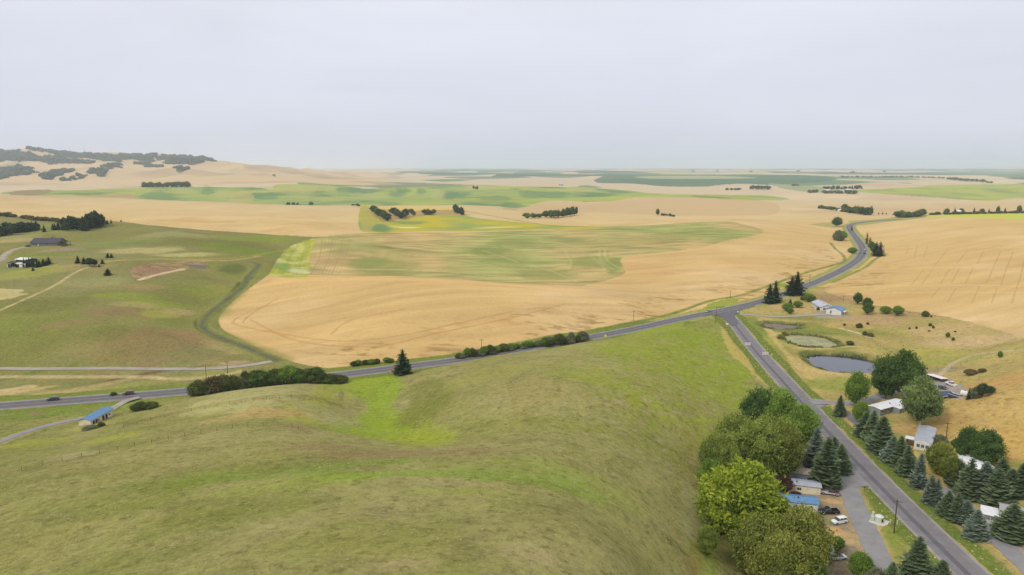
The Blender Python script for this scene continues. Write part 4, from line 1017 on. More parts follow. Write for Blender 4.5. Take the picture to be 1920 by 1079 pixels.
ICO_F = np.array([(0, 11, 5), (0, 5, 1), (0, 1, 7), (0, 7, 10), (0, 10, 11), (1, 5, 9), (5, 11, 4), (11, 10, 2), (10, 7, 6), (7, 1, 8), (3, 9, 4), (3, 4, 2), (3, 2, 6), (3, 6, 8), (3, 8, 9), (4, 9, 5), (2, 4, 11), (6, 2, 10), (8, 6, 7), (9, 8, 1)])
def leaves(g, rs, c, r, n, size, aspect=0.6, droop=0.0, tint=0.5, tj=0.22):
    """n leaf sprays through the outer shell of one lobe"""
    d = unit(rs.normal(size=(n, 3))); d[:, 2] = np.where(d[:, 2] < -0.35, -d[:, 2] * 0.7, d[:, 2]); d = unit(d)
    rad = 0.72 + 0.36 * rs.rand(n, 1)
    p = np.asarray(c) + d * np.asarray(r) * rad
    nrm = unit(d + 0.75 * rs.normal(size=(n, 3)) + np.array([0, 0, 0.25]))
    a = unit(np.cross(nrm, unit(rs.normal(size=(n, 3)))) + np.array([0, 0, -droop])); b = unit(np.cross(nrm, a))
    s = size * (0.6 + 0.8 * rs.rand(n, 1))
    a = a * s; b = b * s * aspect
    V = np.stack([p - a * 0.5, p + b * 0.5 - a * .1, p + a * 0.6, p - b * 0.5 - a * .1], 1).reshape(-1, 3)
    Fq = np.arange(n * 4).reshape(n, 4)
    tt = np.clip(tint + tj * rs.normal(size=n) + 0.16 * d[:, 2], 0, 1)  # leaves on top tinted lighter, light from above put into the colour
    g.add(V, Fq, np.repeat(tt, 4))
def limb(g, p0, p1, r0, r1, sides=6, mi=0):
    p0 = np.asarray(p0, float); p1 = np.asarray(p1, float); ax = unit(p1 - p0)
    s_ = unit(np.cross(ax, [0.3, 0.9, 0.1])); t_ = np.cross(ax, s_)
    an = np.arange(sides) / sides * 2 * pi
    ring = np.cos(an)[:, None] * s_ + np.sin(an)[:, None] * t_
    V = np.concatenate([p0 + ring * r0, p1 + ring * r1]); i = np.arange(sides); j = (i + 1) % sides
    g.add(V, np.stack([i, j, j + sides, i + sides], 1), 0.5, mi)
def broad_tree(seed, W, Hh, kind="green", trunk_h=0.18, nl=24, nleaf=6500, leaf=0.55, lobe=0.27, flat=1.0, droop=0.0, shape=0.5, bare=0, mat_bark=None, squash=0.85, tj=0.2):
    """crown 1 unit = metre; returns (crown mesh, trunk mesh)"""
    rs = np.random.RandomState(seed); g = Geo(); tg = Geo()
    zc = Hh * (trunk_h + (1 - trunk_h) * 0.5); rz = Hh * (1 - trunk_h) * 0.5; R = W / 2
    cs = []
    k = 0
    while len(cs) < nl and k < 4000:
        k += 1
        d = unit(rs.normal(size=3)); q = rs.rand() ** 0.22
        h_ = d[2] * q
        prof = 1.0 - shape * max(0, h_) ** 2 if h_ > 0 else 1.0 - 0.35 * h_ * h_
        lr = lobe * W * rs.uniform(0.45, 1.3)
        c = np.array([d[0] * q * max(R - lr * .8, .05) * prof, d[1] * q * max(R - lr * .8, .05) * prof, zc + h_ * max(rz - lr * squash * .8, .05)])
        if all(np.linalg.norm((c - o[0])) > 0.72 * min(lr, o[1]) for o in cs):
            cs.append((c, lr))
    tot = sum(o[1] ** 2 for o in cs)
    g.add(ICO_V * np.array([R * .62, R * .62, rz * .66]) * rs.uniform(.8, 1.1, (12, 1)) + [0, 0, zc], ICO_F, 0.02)  # dark core, inner shade of the crown put into the tint
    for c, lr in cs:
        tint = np.clip(0.45 + 0.22 * rs.normal() + 0.12 * (c[2] - zc) / rz, 0.1, 0.9)  # upper lobes tinted lighter, painted top light
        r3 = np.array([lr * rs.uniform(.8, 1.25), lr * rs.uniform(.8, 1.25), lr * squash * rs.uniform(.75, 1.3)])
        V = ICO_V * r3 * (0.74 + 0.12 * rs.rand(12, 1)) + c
        g.add(V, ICO_F, float(tint) * 0.5)  # lobe core tinted darker, painted shade for the gaps
        leaves(g, rs, c, r3, int(nleaf * lr ** 2 / tot), leaf, 0.6, droop, float(tint), tj)
    # loose sprays that stand out of the outline and close the gaps between the masses
    n_ = int(nleaf * .3); d = unit(rs.normal(size=(n_, 3))); d[:, 2] = np.where(d[:, 2] < -.6, -d[:, 2], d[:, 2])
    ph = rs.rand(3) * 9; bump_ = np.sin(d[:, 0] * 7 + ph[0]) * np.sin(d[:, 1] * 6 + ph[1]) + .6 * np.sin(d[:, 2] * 11 + d[:, 0] * 9 + ph[2])
    rad = (.79 + .10 * bump_ + .12 * rs.normal(size=n_))[:, None]; sh = np.where(d[:, 2] > 0, 1 - shape * .5 * d[:, 2] ** 2, 1.0)[:, None]
    p = d * rad * np.array([R, R, rz]) * np.concatenate([sh, sh, np.ones_like(sh)], 1) + [0, 0, zc]
    a_ = unit(d + .7 * rs.normal(size=(n_, 3)) + [0, 0, .3]); b_ = unit(np.cross(a_, rs.normal(size=(n_, 3)))); s_ = leaf * rs.uniform(.7, 1.7, (n_, 1))
    V = np.stack([p - a_ * s_ * .5, p + b_ * s_ * .26, p + a_ * s_ * .7, p - b_ * s_ * .26], 1).reshape(-1, 3)
    g.add(V, np.arange(n_ * 4).reshape(n_, 4), np.repeat(np.clip(.5 + .25 * rs.normal(size=n_) + .15 * d[:, 2], 0, 1), 4))  # sprays carry the same painted top light
    top = np.array([0, 0, Hh * 0.6]); tr = max(0.12, W * 0.028)
    limb(tg, (0, 0, -1.5), (0, 0, Hh * trunk_h), tr * 1.3, tr, 8); limb(tg, (0, 0, Hh * trunk_h), top, tr, tr * 0.4, 7)
    for c, lr in cs[: 12]:
        s0 = np.array([0, 0, Hh * rs.uniform(trunk_h * 0.8, 0.4)])
        mid = s0 * 0.45 + c * 0.55 + [0, 0, -0.05 * Hh]
        limb(tg, s0, mid, tr * 0.5, tr * 0.3, 5); limb(tg, mid, c, tr * 0.3, tr * 0.12, 5)
    for k in range(bare):
        an = rs.rand() * 2 * pi; e = np.array([cos(an) * R * 1.0, sin(an) * R * 1.0, zc + rs.uniform(-.3, .6) * rz])
        s0 = np.array([0, 0, Hh * 0.3]); mid = (s0 + e) * .5 + rs.normal(size=3) * W * .04
        limb(tg, s0, mid, .1, .07, 4); limb(tg, mid, e, .07, .03, 4)
        for _ in range(3):
            limb(tg, mid * .5 + e * .5, e + rs.normal(size=3) * W * .06, .05, .02, 3)
    return g.mesh("crown", [LEAF[kind]]), tg.mesh("trunk", [mat_bark or BARK])
def conifer(seed, W, Hh, kind="spruce", layers=26, nb=11, trunk_h=0.05, cards=5, power=0.72, gap=0.0):
    rs = np.random.RandomState(seed); g = Geo(); tg = Geo(); R = W / 2
    limb(tg, (0, 0, -1.0), (0, 0, Hh * 0.96), max(0.1, W * 0.035), 0.02, 7)
    Vs = []; Ts = []; tier = rs.uniform(.8, 1.12, layers)
    for L in range(layers):
        f = (L + rs.rand() * 0.5) / layers
        z0 = Hh * (trunk_h + (1 - trunk_h) * f)
        n_ = max(4, int(nb * (1 - f * 0.55)))
        for b_ in range(n_):
            if rs.rand() < gap: continue
            an = 2 * pi * (b_ + rs.rand() * 0.9) / n_
            ln = R * ((1 - f) ** power) * rs.uniform(0.78, 1.12) + 0.08 * R
            if f < 0.12: ln *= 0.9
            ln *= tier[L]; dr = -0.18 - 0.25 * (1 - f) + 0.1 * rs.normal()
            dirv = np.array([cos(an), sin(an), 0.0]); sd = np.array([-sin(an), cos(an), 0.0])
            for c_ in range(cards):
                a0 = (c_ + 0.15) / cards; a1 = min(1.08, a0 + 1.5 / cards)
                w_ = ln * 0.36 * (1.05 - 0.5 * a0) * rs.uniform(0.7, 1.2) + 0.05
                h0 = z0 + ln * (dr * a0 + 0.28 * a0 * a0); h1 = z0 + ln * (dr * a1 + 0.28 * a1 * a1)
                tw = rs.uniform(-0.5, 0.5) * w_
                p0 = dirv * ln * a0 + [0, 0, h0]; p1 = dirv * ln * a1 + [0, 0, h1]
                pm = p0 * .45 + p1 * .55
                Vs += [p0, pm + sd * w_ + [0, 0, tw - .12 * w_], p1, pm - sd * w_ + [0, 0, -tw - .12 * w_]]
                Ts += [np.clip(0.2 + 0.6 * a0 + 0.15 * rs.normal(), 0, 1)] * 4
    # leader
    for k in range(6):
        an = rs.rand() * 6.28; z = Hh * (0.9 + 0.1 * k / 6); w_ = R * 0.12 * (1.2 - k / 6)
        Vs += [np.array([0, 0, z - .05 * Hh]), np.array([cos(an) * w_, sin(an) * w_, z - .02 * Hh]), np.array([0, 0, z + .015 * Hh]), np.array([-cos(an) * w_, -sin(an) * w_, z - .02 * Hh])]
        Ts += [0.6] * 4
    Vs = np.array(Vs)
    g.add(Vs, np.arange(len(Vs)).reshape(-1, 4), np.array(Ts))
    # inner cone keeps the heart dense, its shade painted as a dark tint
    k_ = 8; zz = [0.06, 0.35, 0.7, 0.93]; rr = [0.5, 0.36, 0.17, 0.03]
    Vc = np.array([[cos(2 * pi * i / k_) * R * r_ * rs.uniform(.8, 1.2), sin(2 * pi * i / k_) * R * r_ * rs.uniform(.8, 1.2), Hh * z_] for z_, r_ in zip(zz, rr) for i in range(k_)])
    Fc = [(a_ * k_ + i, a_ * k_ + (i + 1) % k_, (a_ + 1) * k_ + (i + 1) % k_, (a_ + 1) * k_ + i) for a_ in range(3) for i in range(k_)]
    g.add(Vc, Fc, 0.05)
    return g.mesh("crown", [LEAF[kind]]), tg.mesh("trunk", [BARK])
def merged(pair, name):
    """far tree: crown and trunk in one mesh"""
    c, t_ = pair
    g = Geo()
    for me_, mi in ((c, 0), (t_, 1)):
        nv = len(me_.vertices); V = np.empty(nv * 3, np.float32); me_.vertices.foreach_get("co", V); V = V.reshape(-1, 3)
        T_ = np.empty(nv, np.float32); me_.attributes["tint"].data.foreach_get("value", T_)
        by = {}
        for p in me_.polygons:
            by.setdefault(len(p.vertices), []).append(tuple(p.vertices))
        first = True
        for k, fl in by.items():
            if first:
                g.add(V, fl, T_, mi); first = False; base = g.n - nv
            else:
                g.f.append(np.array(fl) + base); g.mi.append(np.full(len(fl), mi))
    me_ = g.mesh(name, [c.materials[0], t_.materials[0]])
    bpy.data.meshes.remove(c); bpy.data.meshes.remove(t_)
    return me_
# prototypes of 10 m height and width (scaled to each tree); P[kind] = list of (crown, trunk) or a single far mesh
PROTO = {}
def proto(kind, far=False):
    key = (kind, far)
    if key in PROTO: return PROTO[key]
    S = {
        "spruce": lambda s: conifer(s, 5, 10, "spruce", 30, 15, cards=5, trunk_h=.02), "blue": lambda s: conifer(s, 5, 10, "blue", 30, 15, cards=5, trunk_h=.02), "pine": lambda s: conifer(s, 5, 10, "pine", 20, 11, power=.7, cards=4),
        "bush_pine": lambda s: broad_tree(s, 8, 10, "pine", .08, 16, 3200, .55, .3, shape=.7),
        "green": lambda s: broad_tree(s, 10, 10, "green", .03, 38, 9000, .4, .19), "dark": lambda s: broad_tree(s, 10, 10, "dark", .03, 40, 9000, .4, .18), "lime": lambda s: broad_tree(s, 10, 10, "lime", .0, 60, 13000, .36, .15, tj=.28, droop=.3),
        "olive": lambda s: broad_tree(s, 10, 10, "olive", .0, 46, 12000, .3, .17, droop=.3), "willow": lambda s: broad_tree(s, 10, 10, "willow", .0, 46, 12000, .3, .17, droop=.5), "cotton": lambda s: broad_tree(s, 8.5, 10, "cotton", .04, 50, 10000, .34, .16, shape=.6, mat_bark=BARKP, bare=3),
        "hedge": lambda s: broad_tree(s, 10, 8, "hedge", .0, 22, 4200, .6, .24), "grey": lambda s: broad_tree(s, 10, 8, "grey", .0, 22, 4200, .6, .24), "plum": lambda s: broad_tree(s, 10, 9, "plum", .1, 12, 2500, .7, .3), "brown": lambda s: broad_tree(s, 10, 8, "brown", .02, 10, 2200, .8, .3),
        "poplar": lambda s: broad_tree(s, 2.6, 10, "dark", .05, 16, 1500, .5, .42, shape=.7, squash=2.0),
        "snag": lambda s: conifer(s, 5, 10, "brown", 12, 6, .35, gap=.45, power=.5),
    }
    F_ = {
        "spruce": lambda s: conifer(s, 5, 10, "pine", 11, 7, cards=3), "blue": lambda s: conifer(s, 5, 10, "blue", 11, 7, cards=3), "pine": lambda s: conifer(s, 5.4, 10, "pine", 10, 7, cards=3, power=.65),
        "dark": lambda s: broad_tree(s, 10, 10, "dark", .04, 10, 500, 1.5, .3), "green": lambda s: broad_tree(s, 10, 10, "green", .04, 10, 500, 1.5, .3), "hedge": lambda s: broad_tree(s, 10, 8, "hedge", .02, 9, 500, 1.5, .3),
        "grey": lambda s: broad_tree(s, 10, 9, "grey", .03, 9, 500, 1.5, .3), "poplar": lambda s: broad_tree(s, 2.8, 10, "dark", .03, 8, 300, 1.3, .42, squash=2.), "bush_pine": lambda s: broad_tree(s, 9, 10, "pine", .04, 10, 500, 1.5, .3),
        "brown": lambda s: broad_tree(s, 10, 8, "brown", .02, 8, 350, 1.5, .3),
    }
    n_ = 5 if not far else 3
    sd = abs(hash(kind)) % 1000 if False else sum(map(ord, kind))
    if far:
        PROTO[key] = [merged(F_[kind](sd + k * 7), kind + "_far") for k in range(n_)]
    else:
        PROTO[key] = [S[kind](sd + k * 13) for k in range(n_)]
    return PROTO[key]
DIM = {"spruce": (5, 10), "blue": (5.2, 10), "pine": (5.2, 10), "poplar": (2.7, 10), "cotton": (8.5, 10), "hedge": (10, 8), "grey": (10, 8.4), "brown": (10, 8), "plum": (10, 9), "bush_pine": (8.5, 10), "snag": (5, 10)}
NAMES = {"spruce": "spruce_tree", "blue": "blue_spruce_tree", "pine": "pine_tree", "poplar": "poplar_tree", "cotton": "cottonwood_tree", "hedge": "shrub", "grey": "shrub", "brown": "shrub", "plum": "plum_tree", "bush_pine": "juniper_tree",
         "green": "leafy_tree", "dark": "leafy_tree", "lime": "maple_tree", "olive": "willow_tree", "willow": "willow_tree", "snag": "dying_pine_tree"}
rnd = random.Random(5)
_k = [0]
def T(kind, u, vb, vt, w, label, group=None, name=None, far=False, cat=None, dmin=70, dmax=9000, pos=None, lean=0.0):
    """a tree whose foot is seen at (u, vb) and top at vt, w pixels wide"""
    if pos is None:
        x, y, z = at(u, vb, dmin, dmax)
    else:
        x, y, z = pos
    depth = y * cP + (CZ - z) * sP
    Wm = w / F * depth
    Hm = max(top_z(vt, y) - z, 0.4)
    # a broad crown's far rim, not its centre, makes the outline seen from above
    k = _k[0]; _k[0] += 1
    P = proto(kind, far); p = P[k % len(P)]
    bw, bh = DIM.get(kind, (10, 10))
    name = name or NAMES[kind]
    rz = rnd.uniform(0, 6.28)
    if far:
        o = bpy.data.objects.new(name, p); COL.objects.link(o)
    else:
        o = bpy.data.objects.new(name, None); COL.objects.link(o)
        o.empty_display_size = 1
        for me_, nm in ((p[0], "crown"), (p[1], "trunk")):
            c = bpy.data.objects.new(nm, me_); COL.objects.link(c); c.parent = o
    o.location = (x, y, z - (Hm * .16 if kind in ("hedge", "grey", "brown") else .1)); o.rotation_euler = (lean, 0, rz)
    k1, k2 = rnd.uniform(.9, 1.1), rnd.uniform(.9, 1.1)
    o.scale = (Wm / bw * k1, Wm / bw * k2, Hm / bh)
    if not far and kind in ("spruce", "blue", "pine"): o.rotation_euler = (rnd.uniform(-.03, .03), rnd.uniform(-.03, .03), rz)
    c_ = cat or ("shrub" if name in ("shrub",) else "tree")
    tag(o, label, c_, group)
    return o
def ROW(kind, line, n, h, w, label, group, jit=1.0, far=True, dmin=70, dmax=9000, name=None, jv=0.0, cat=None):
    q = smooth_line(line, 2); kinds = kind if isinstance(kind, (list, tuple)) else [kind]
    for i in range(n):
        f = (i + 0.5 + jit * rnd.uniform(-.5, .5)) / n
        j = min(int(f * (len(q) - 1)), len(q) - 1); j = max(j, 0)
        hh = rnd.uniform(*h); u, v = q[j][0], q[j][1] + rnd.uniform(-jv, jv)
        T(kinds[i % len(kinds)], u, v + .3, v - hh * (1.08 if far else 1), rnd.uniform(*w) * 1.22, label, group, far=far, dmin=dmin, dmax=dmax, name=name, cat=cat)
# ---- hedges along the highway
G1 = "shrubs of the long hedge on the bank above the highway"
def hedge_row(pts, n, hr, wr, kinds, label, group, back=0.0, dmin=230, dmax=420):
    q = smooth_line(pts, 2)
    for i in range(n):
        f = (i + .5 + rnd.uniform(-.35, .35)) / n; u, vb = q[int(f * (len(q) - 1))]
        hh = rnd.uniform(*hr)
        T(kinds[i % len(kinds)], u, vb, vb - hh, rnd.uniform(*wr), label, group, dmin=dmin, dmax=dmax)
hedge_row([(370, 742), (395, 738), (430, 731), (470, 724)], 12, (16, 38), (22, 42), ["hedge", "grey", "hedge", "brown"], "tall dark green shrub in the west end of the long hedge above the highway", "shrubs at the west end of the long hedge")
hedge_row([(478, 724), (520, 719), (560, 717), (598, 717)], 14, (17, 34), (28, 50), ["hedge", "dark", "hedge", "green"], "dense dark green shrub in the thick middle of the long hedge above the highway", "shrubs in the middle of the long hedge", )
hedge_row([(590, 718), (615, 717), (643, 718)], 8, (8, 19), (24, 40), ["hedge"], "low dark shrub at the east end of the long hedge above the highway", "low shrubs at the east end of the long hedge")
hedge_row([(858, 672), (900, 665), (930, 661), (965, 657), (1000, 652), (1030, 649)], 19, (8, 18), (16, 30), ["hedge", "grey", "green"], "low rounded shrub in the roadside hedge above the bend-free stretch of highway".replace(" bend-free", ""), "shrubs of the short hedge beside the highway")
hedge_row([(1010, 650), (1050, 644), (1080, 640), (1096, 637)], 9, (12, 24), (16, 30), ["grey", "hedge", "grey"], "taller grey green shrub at the east end of the short roadside hedge", "taller shrubs of the short hedge beside the highway")
hedge_row([(662, 686), (690, 683), (720, 680), (738, 678)], 7, (7, 12), (14, 20), ["hedge", "green"], "low green bush across the highway from the lone fir", "bushes across the highway from the lone fir")
T("pine", 755, 702, 654, 38, "lone dark fir standing beside the highway between the two hedges", name="fir_tree", dmin=240, dmax=400)
for u, vb, vt, w, lb in [(262, 769, 752, 34, "low rounded bush by the highway turn-off near the blue roofed shed"), (282, 766, 752, 32, "low bush just east of its twin by the highway turn-off"), (213, 742, 735, 12, "small solitary bush on the far verge of the highway by the red car")]:
    T("hedge", u, vb, vt, w, lb, dmin=200, dmax=400)
T("grey", 170, 805, 797, 28, "dry brownish weeds clump at the near corner of the blue roofed shed", name="weed_clump", cat="plant", dmin=180, dmax=320)
T("hedge", 190, 800, 791, 14, "green weeds clump beside the long wall of the blue roofed shed", name="weed_clump", cat="plant", dmin=180, dmax=320)
# ---- left hill
A = dict(dmin=330, dmax=840)
for (u, vb, vt, w, k, lb) in [(146, 494, 479, 13, "pine", "tall narrow pine alone west of the bushy pine cluster on the meadow hill"), (158, 495, 482, 13, "pine", "pine at the west edge of the bushy cluster on the meadow hill"), (169, 500, 484, 18, "bush_pine", "largest round pine of the bushy cluster on the meadow hill"), (177, 499, 486, 14, "bush_pine", "round pine at the east edge of the bushy cluster on the meadow hill"),
                              (192, 495, 485, 9, "pine", "small pine just east of the bushy cluster on the meadow hill"), (186, 501, 494, 5, "pine", "tiny young pine below the bushy cluster on the meadow hill"), (202, 516, 503, 17, "pine", "solitary pine lowest on the meadow hill slope"), (202, 484, 474, 9, "pine", "western pine of the small pair high on the meadow"), (209, 484, 475, 9, "pine", "eastern pine of the small pair high on the meadow"),
                              (62, 508, 500, 7, "pine", "small pine standing alone in front of the white barn's tree row"), (83, 435, 421, 9, "pine", "solitary pine on the slope behind the dark roofed ranch house"), (227, 416, 412, 4, "pine", "tiny pine far out on the hill crest by the wheat edge"),
                              (26, 503, 493, 9, "bush_pine", "rounded dark tree in front of the white barn wall")]:
    T(k, u, vb, vt, w, lb, **A)
ROW("pine", [(46, 502), (60, 501), (78, 500), (95, 495)], 11, (11, 17), (9, 12), "dark pine in the short row beside the white barn", "pines in the row beside the white barn", jv=1.5, **A)
ROW(["pine", "bush_pine"], [(-60, 440), (-20, 441), (0, 441), (22, 438)], 16, (16, 22), (12, 17), "dark pine in the thick stand at the left end of the hill", "pines of the thick stand on the hill", jv=3, **A)
ROW(["pine", "bush_pine"], [(24, 436), (45, 434), (70, 432)], 13, (13, 18), (10, 15), "dark pine in the eastern half of the thick stand behind the ranch house", "pines of the eastern half of the thick stand", jv=2, **A)
ROW(["pine"], [(99, 431), (112, 430)], 4, (11, 14), (8, 10), "pine in the small clump west of the crest grove", "pines of the small clump west of the grove", jv=1, **A)
ROW(["pine", "bush_pine"], [(118, 430), (130, 431), (145, 429), (152, 428)], 11, (14, 22), (10, 15), "dark pine in the western part of the crest grove", "pines in the western part of the crest grove", jv=3, **A)
ROW(["pine", "bush_pine"], [(156, 432), (165, 429), (175, 426), (192, 424)], 16, (18, 26), (11, 16), "tall dark pine in the thick eastern part of the crest grove", "pines in the eastern part of the crest grove", jv=3, **A)
ROW("pine", [(198, 421), (210, 419)], 3, (7, 9), (5, 6), "small pine at the east tip of the crest grove", "small pines at the east tip of the crest grove", **A)
ROW(["brown", "hedge"], [(-40, 404), (0, 405), (28, 408)], 11, (6, 9), (11, 15), "dark brush on the skyline of the hill at its left end", "brush on the hill skyline at the left end", jv=.6, **A)
ROW(["brown", "hedge"], [(44, 409), (66, 413), (100, 415), (115, 417)], 13, (6, 8), (10, 13), "dark brush along the hill crest above the ranch house", "brush along the hill crest above the ranch house", jv=.6, **A)
ROW("brown", [(236 // 2, 462), (128, 460)], 3, (2, 4), (4, 6), "small shrub beside the gable end of the ranch house", "shrubs by the ranch house gable", **A)
# ---- middle distance
B = dict(dmin=900, dmax=1600)
ROW(["dark", "bush_pine"], [(700, 399), (712, 405), (722, 412), (730, 413)], 10, (9, 14), (10, 14), "dark round tree of the western clump on the spur in the yellow field", "trees of the western clump on the spur", jv=2, **B)
ROW(["dark", "bush_pine"], [(736, 401), (748, 407), (757, 409), (762, 405)], 8, (9, 14), (9, 13), "dark round tree of the middle clump on the spur in the yellow field", "trees of the middle clump on the spur", jv=1.5, **B)
ROW(["dark"], [(768, 400), (777, 405)], 3, (7, 10), (7, 9), "small dark tree between two larger clumps on the spur", "small trees between the clumps on the spur", jv=1, **B)
ROW(["dark", "bush_pine"], [(795, 402), (805, 403), (815, 401)], 5, (7, 10), (8, 12), "dark tree of the eastern round clump on the spur", "trees of the eastern clump on the spur", **B)
ROW(["pine", "bush_pine"], [(853, 396), (860, 401), (869, 404)], 7, (9, 15), (7, 9), "dark tree of the slanting clump at the end of the spur", "trees of the slanting clump at the end of the spur", jv=1, **B)
ROW(["pine"], [(537, 384), (548, 384), (562, 384)], 8, (4, 7), (4, 5), "small dark tree in the short row on the crest of the left wheat field", "row of trees on the crest of the left wheat field", dmin=1200, dmax=2400)
T("dark", 583, 385, 379, 10, "single round tree on the crest of the left wheat field", far=True, dmin=1200, dmax=2400)
ROW(["dark"], [(662, 386), (676, 387)], 3, (2.5, 5), (5, 7), "low dark bush on the crest beside the yellow field corner", "bushes on the crest beside the yellow field", dmin=1200, dmax=1700)
ROW(["dark", "green"], [(986, 409), (1000, 409), (1015, 408)], 8, (6, 9), (8, 11), "low leafy tree at the west end of the poplar grove between wheat knolls", "low leafy trees at the west end of the poplar grove", jv=1, dmin=1150, dmax=1500)
ROW(["dark"], [(1022, 409), (1032, 409), (1048, 408)], 7, (11, 14), (9, 13), "tall leafy tree in the middle of the poplar grove between wheat knolls", "tall leafy trees of the poplar grove", jv=1, dmin=1150, dmax=1500)
ROW(["poplar"], [(1053, 408), (1066, 406), (1082, 403)], 11, (10, 16), (4, 5.5), "slender columnar poplar in the row between wheat knolls", "columnar poplars in the row between wheat knolls", dmin=1150, dmax=1500)
T("poplar", 1233, 404, 392, 6, "tall dark columnar tree at the head of a short row on the wheat", far=True, dmin=1150, dmax=1600)
ROW(["dark"], [(1240, 404), (1250, 405), (1266, 407)], 8, (3, 5), (4, 6), "small dark tree in the short row on the wheat east of the columnar tree", "short row of small trees on the wheat", dmin=1150, dmax=1600)
ROW(["spruce", "dark", "dark"], [(268, 351), (310, 351), (355, 350)], 34, (6.5, 9.5), (6, 9), "dark tree in the dense windbreak on the green hill below the far mountains", "windbreak on the green hill", dmin=1800, dmax=3800)
ROW(["dark"], [(888, 356), (897, 356)], 3, (5, 8), (2.6, 3.4), "dark tree in the trio standing in the big green field", "trio of trees in the big green field", dmin=1800, dmax=3000)
T("dark", 514, 331, 327, 5, "single dark tree on the bare shoulder of the far mountain", far=True, dmin=3500, dmax=7000)
ROW(["dark"], [(1362, 357), (1388, 357)], 7, (2.5, 4), (5, 7), "low dark tree in the western clump on the far wheat", "western clump of trees on the far wheat", dmin=2000, dmax=4000)
ROW(["dark"], [(1408, 355), (1444, 356)], 11, (5, 7.5), (5, 7), "dark tree in the blocky grove on the far wheat", "blocky grove of trees on the far wheat", dmin=2000, dmax=4000)
ROW(["dark", "grey"], [(1485, 349), (1497, 349)], 4, (3, 5), (4, 5), "dark tree in the small clump beside the far green slope", "small clump beside the far green slope", dmin=2000, dmax=4600)
ROW(["dark", "grey"], [(1516, 362), (1534, 361)], 5, (4, 6), (5, 7), "grey green tree in the separate clump west of the far farmstead", "clump west of the far farmstead", dmin=2000, dmax=4000)
ROW(["dark", "spruce"], [(1544, 354), (1580, 355), (1618, 354)], 16, (4, 7), (5, 7), "dark tree behind the far farmstead buildings", "trees behind the far farmstead", dmin=2000, dmax=4400)
ROW(["dark", "grey"], [(1546, 363), (1575, 363), (1604, 364)], 13, (4.5, 6.5), (6, 8), "dark tree in front of the far farmstead buildings", "trees in front of the far farmstead", dmin=2000, dmax=4000)
ROW(["dark"], [(1578, 333), (1640, 333), (1700, 333), (1770, 335)], 34, (1.6, 3), (4, 6), "tiny dark tree in the thin windbreak on the far wheat", "thin windbreak on the far wheat", dmin=3500, dmax=9000)
ROW(["dark"], [(1778, 337), (1810, 340), (1845, 342)], 18, (3.5, 5.5), (5, 6.5), "dark tree in the thick end of the far windbreak", "thick end of the far windbreak", dmin=3500, dmax=9000)
ROW(["dark"], [(1850, 343), (1862, 344)], 4, (2, 3.5), (3.5, 5), "dark tree in the clump off the end of the far windbreak", "clump off the end of the far windbreak", dmin=3500, dmax=9000)
ROW(["dark"], [(1640 - 30 * 0, 324), (1500, 324), (1300, 322), (1760, 323)], 6, (1.5, 2.5), (5, 8), "faint dark tree clump near the horizon", "faint tree clumps near the horizon", dmin=7000, dmax=20000)
C_ = dict(dmin=950, dmax=1700)
ROW(["hedge", "dark"], [(1537, 391), (1555, 393), (1580, 397), (1600, 399)], 16, (4, 6.5), (6, 9), "low dark tree in the tapering west end of the tree belt by the highway bend", "west end of the tree belt by the highway bend", **C_)
ROW(["dark", "spruce"], [(1583, 397), (1600, 400), (1615, 402), (1634, 405)], 15, (9, 15), (8, 11), "tall dark tree in the tree belt by the highway bend", "tall trees of the belt by the highway bend", jv=1, **C_)
ROW(["pine"], [(1644, 402), (1663, 402)], 3, (3, 4.5), (3, 4), "tiny tree in the gap east of the tree belt", "tiny trees east of the tree belt", **C_)
ROW(["dark", "hedge"], [(1682, 408), (1700, 408), (1716, 407), (1732, 404)], 11, (8, 13), (10, 14), "dark rounded tree of the large clump beside the far end of the highway", "large clump beside the far end of the highway", **C_)
ROW(["hedge"], [(1748, 403), (1790, 402), (1850, 401), (1920, 400), (1960, 400)], 30, (3.5, 6), (7, 10), "low dark shrub of the tree line behind the bright green strip", "low shrubs of the tree line behind the bright green strip", **C_)
ROW(["dark", "spruce"], [(1768, 402), (1788, 401), (1810, 400), (1860, 400), (1905, 400), (1930, 400)], 10, (8, 14), (6, 9), "taller tree standing out of the line behind the bright green strip", "taller trees of the line behind the bright green strip", jit=.7, **C_)
T("dark", 1569, 425, 407, 19, "dark round tree at the top of the highway bend", dmin=700, dmax=1300)
T("grey", 1572, 451, 427, 24, "grey green tree just below the round dark one at the highway bend", name="leafy_tree", cat="tree", dmin=650, dmax=1100)
T("green", 1580, 452, 433, 16, "greener tree hugging the road side of the grey green one at the bend", dmin=650, dmax=1100)
T("snag", 1597, 433, 423, 8, "small sparse conifer on the outer verge at the top of the bend", dmin=700, dmax=1200)
T("snag", 1625, 458, 435, 11, "thin half bare conifer standing in the wheat edge by the bend", dmin=600, dmax=1000)
T("snag", 1631, 454, 444, 8, "short sparse conifer just right of the thin half bare one", dmin=600, dmax=1000)
T("dark", 1634, 468, 453, 13, "small round tree at the left of the dark clump inside the bend", dmin=600, dmax=1000)
T("pine", 1642, 480, 453, 20, "tall dark tree on the left of the dense clump inside the bend", dmin=600, dmax=1000)
T("pine", 1650, 481, 452, 20, "tall dark tree on the right of the dense clump inside the bend", dmin=600, dmax=1000)
T("dark", 1641, 476, 462, 16, "lower leafy tree at the foot of the dense clump inside the bend", dmin=600, dmax=1000)
T("green", 1598, 474, 464, 18, "low green bush on the wheat island inside the highway curve", name="shrub", cat="shrub", dmin=550, dmax=900)
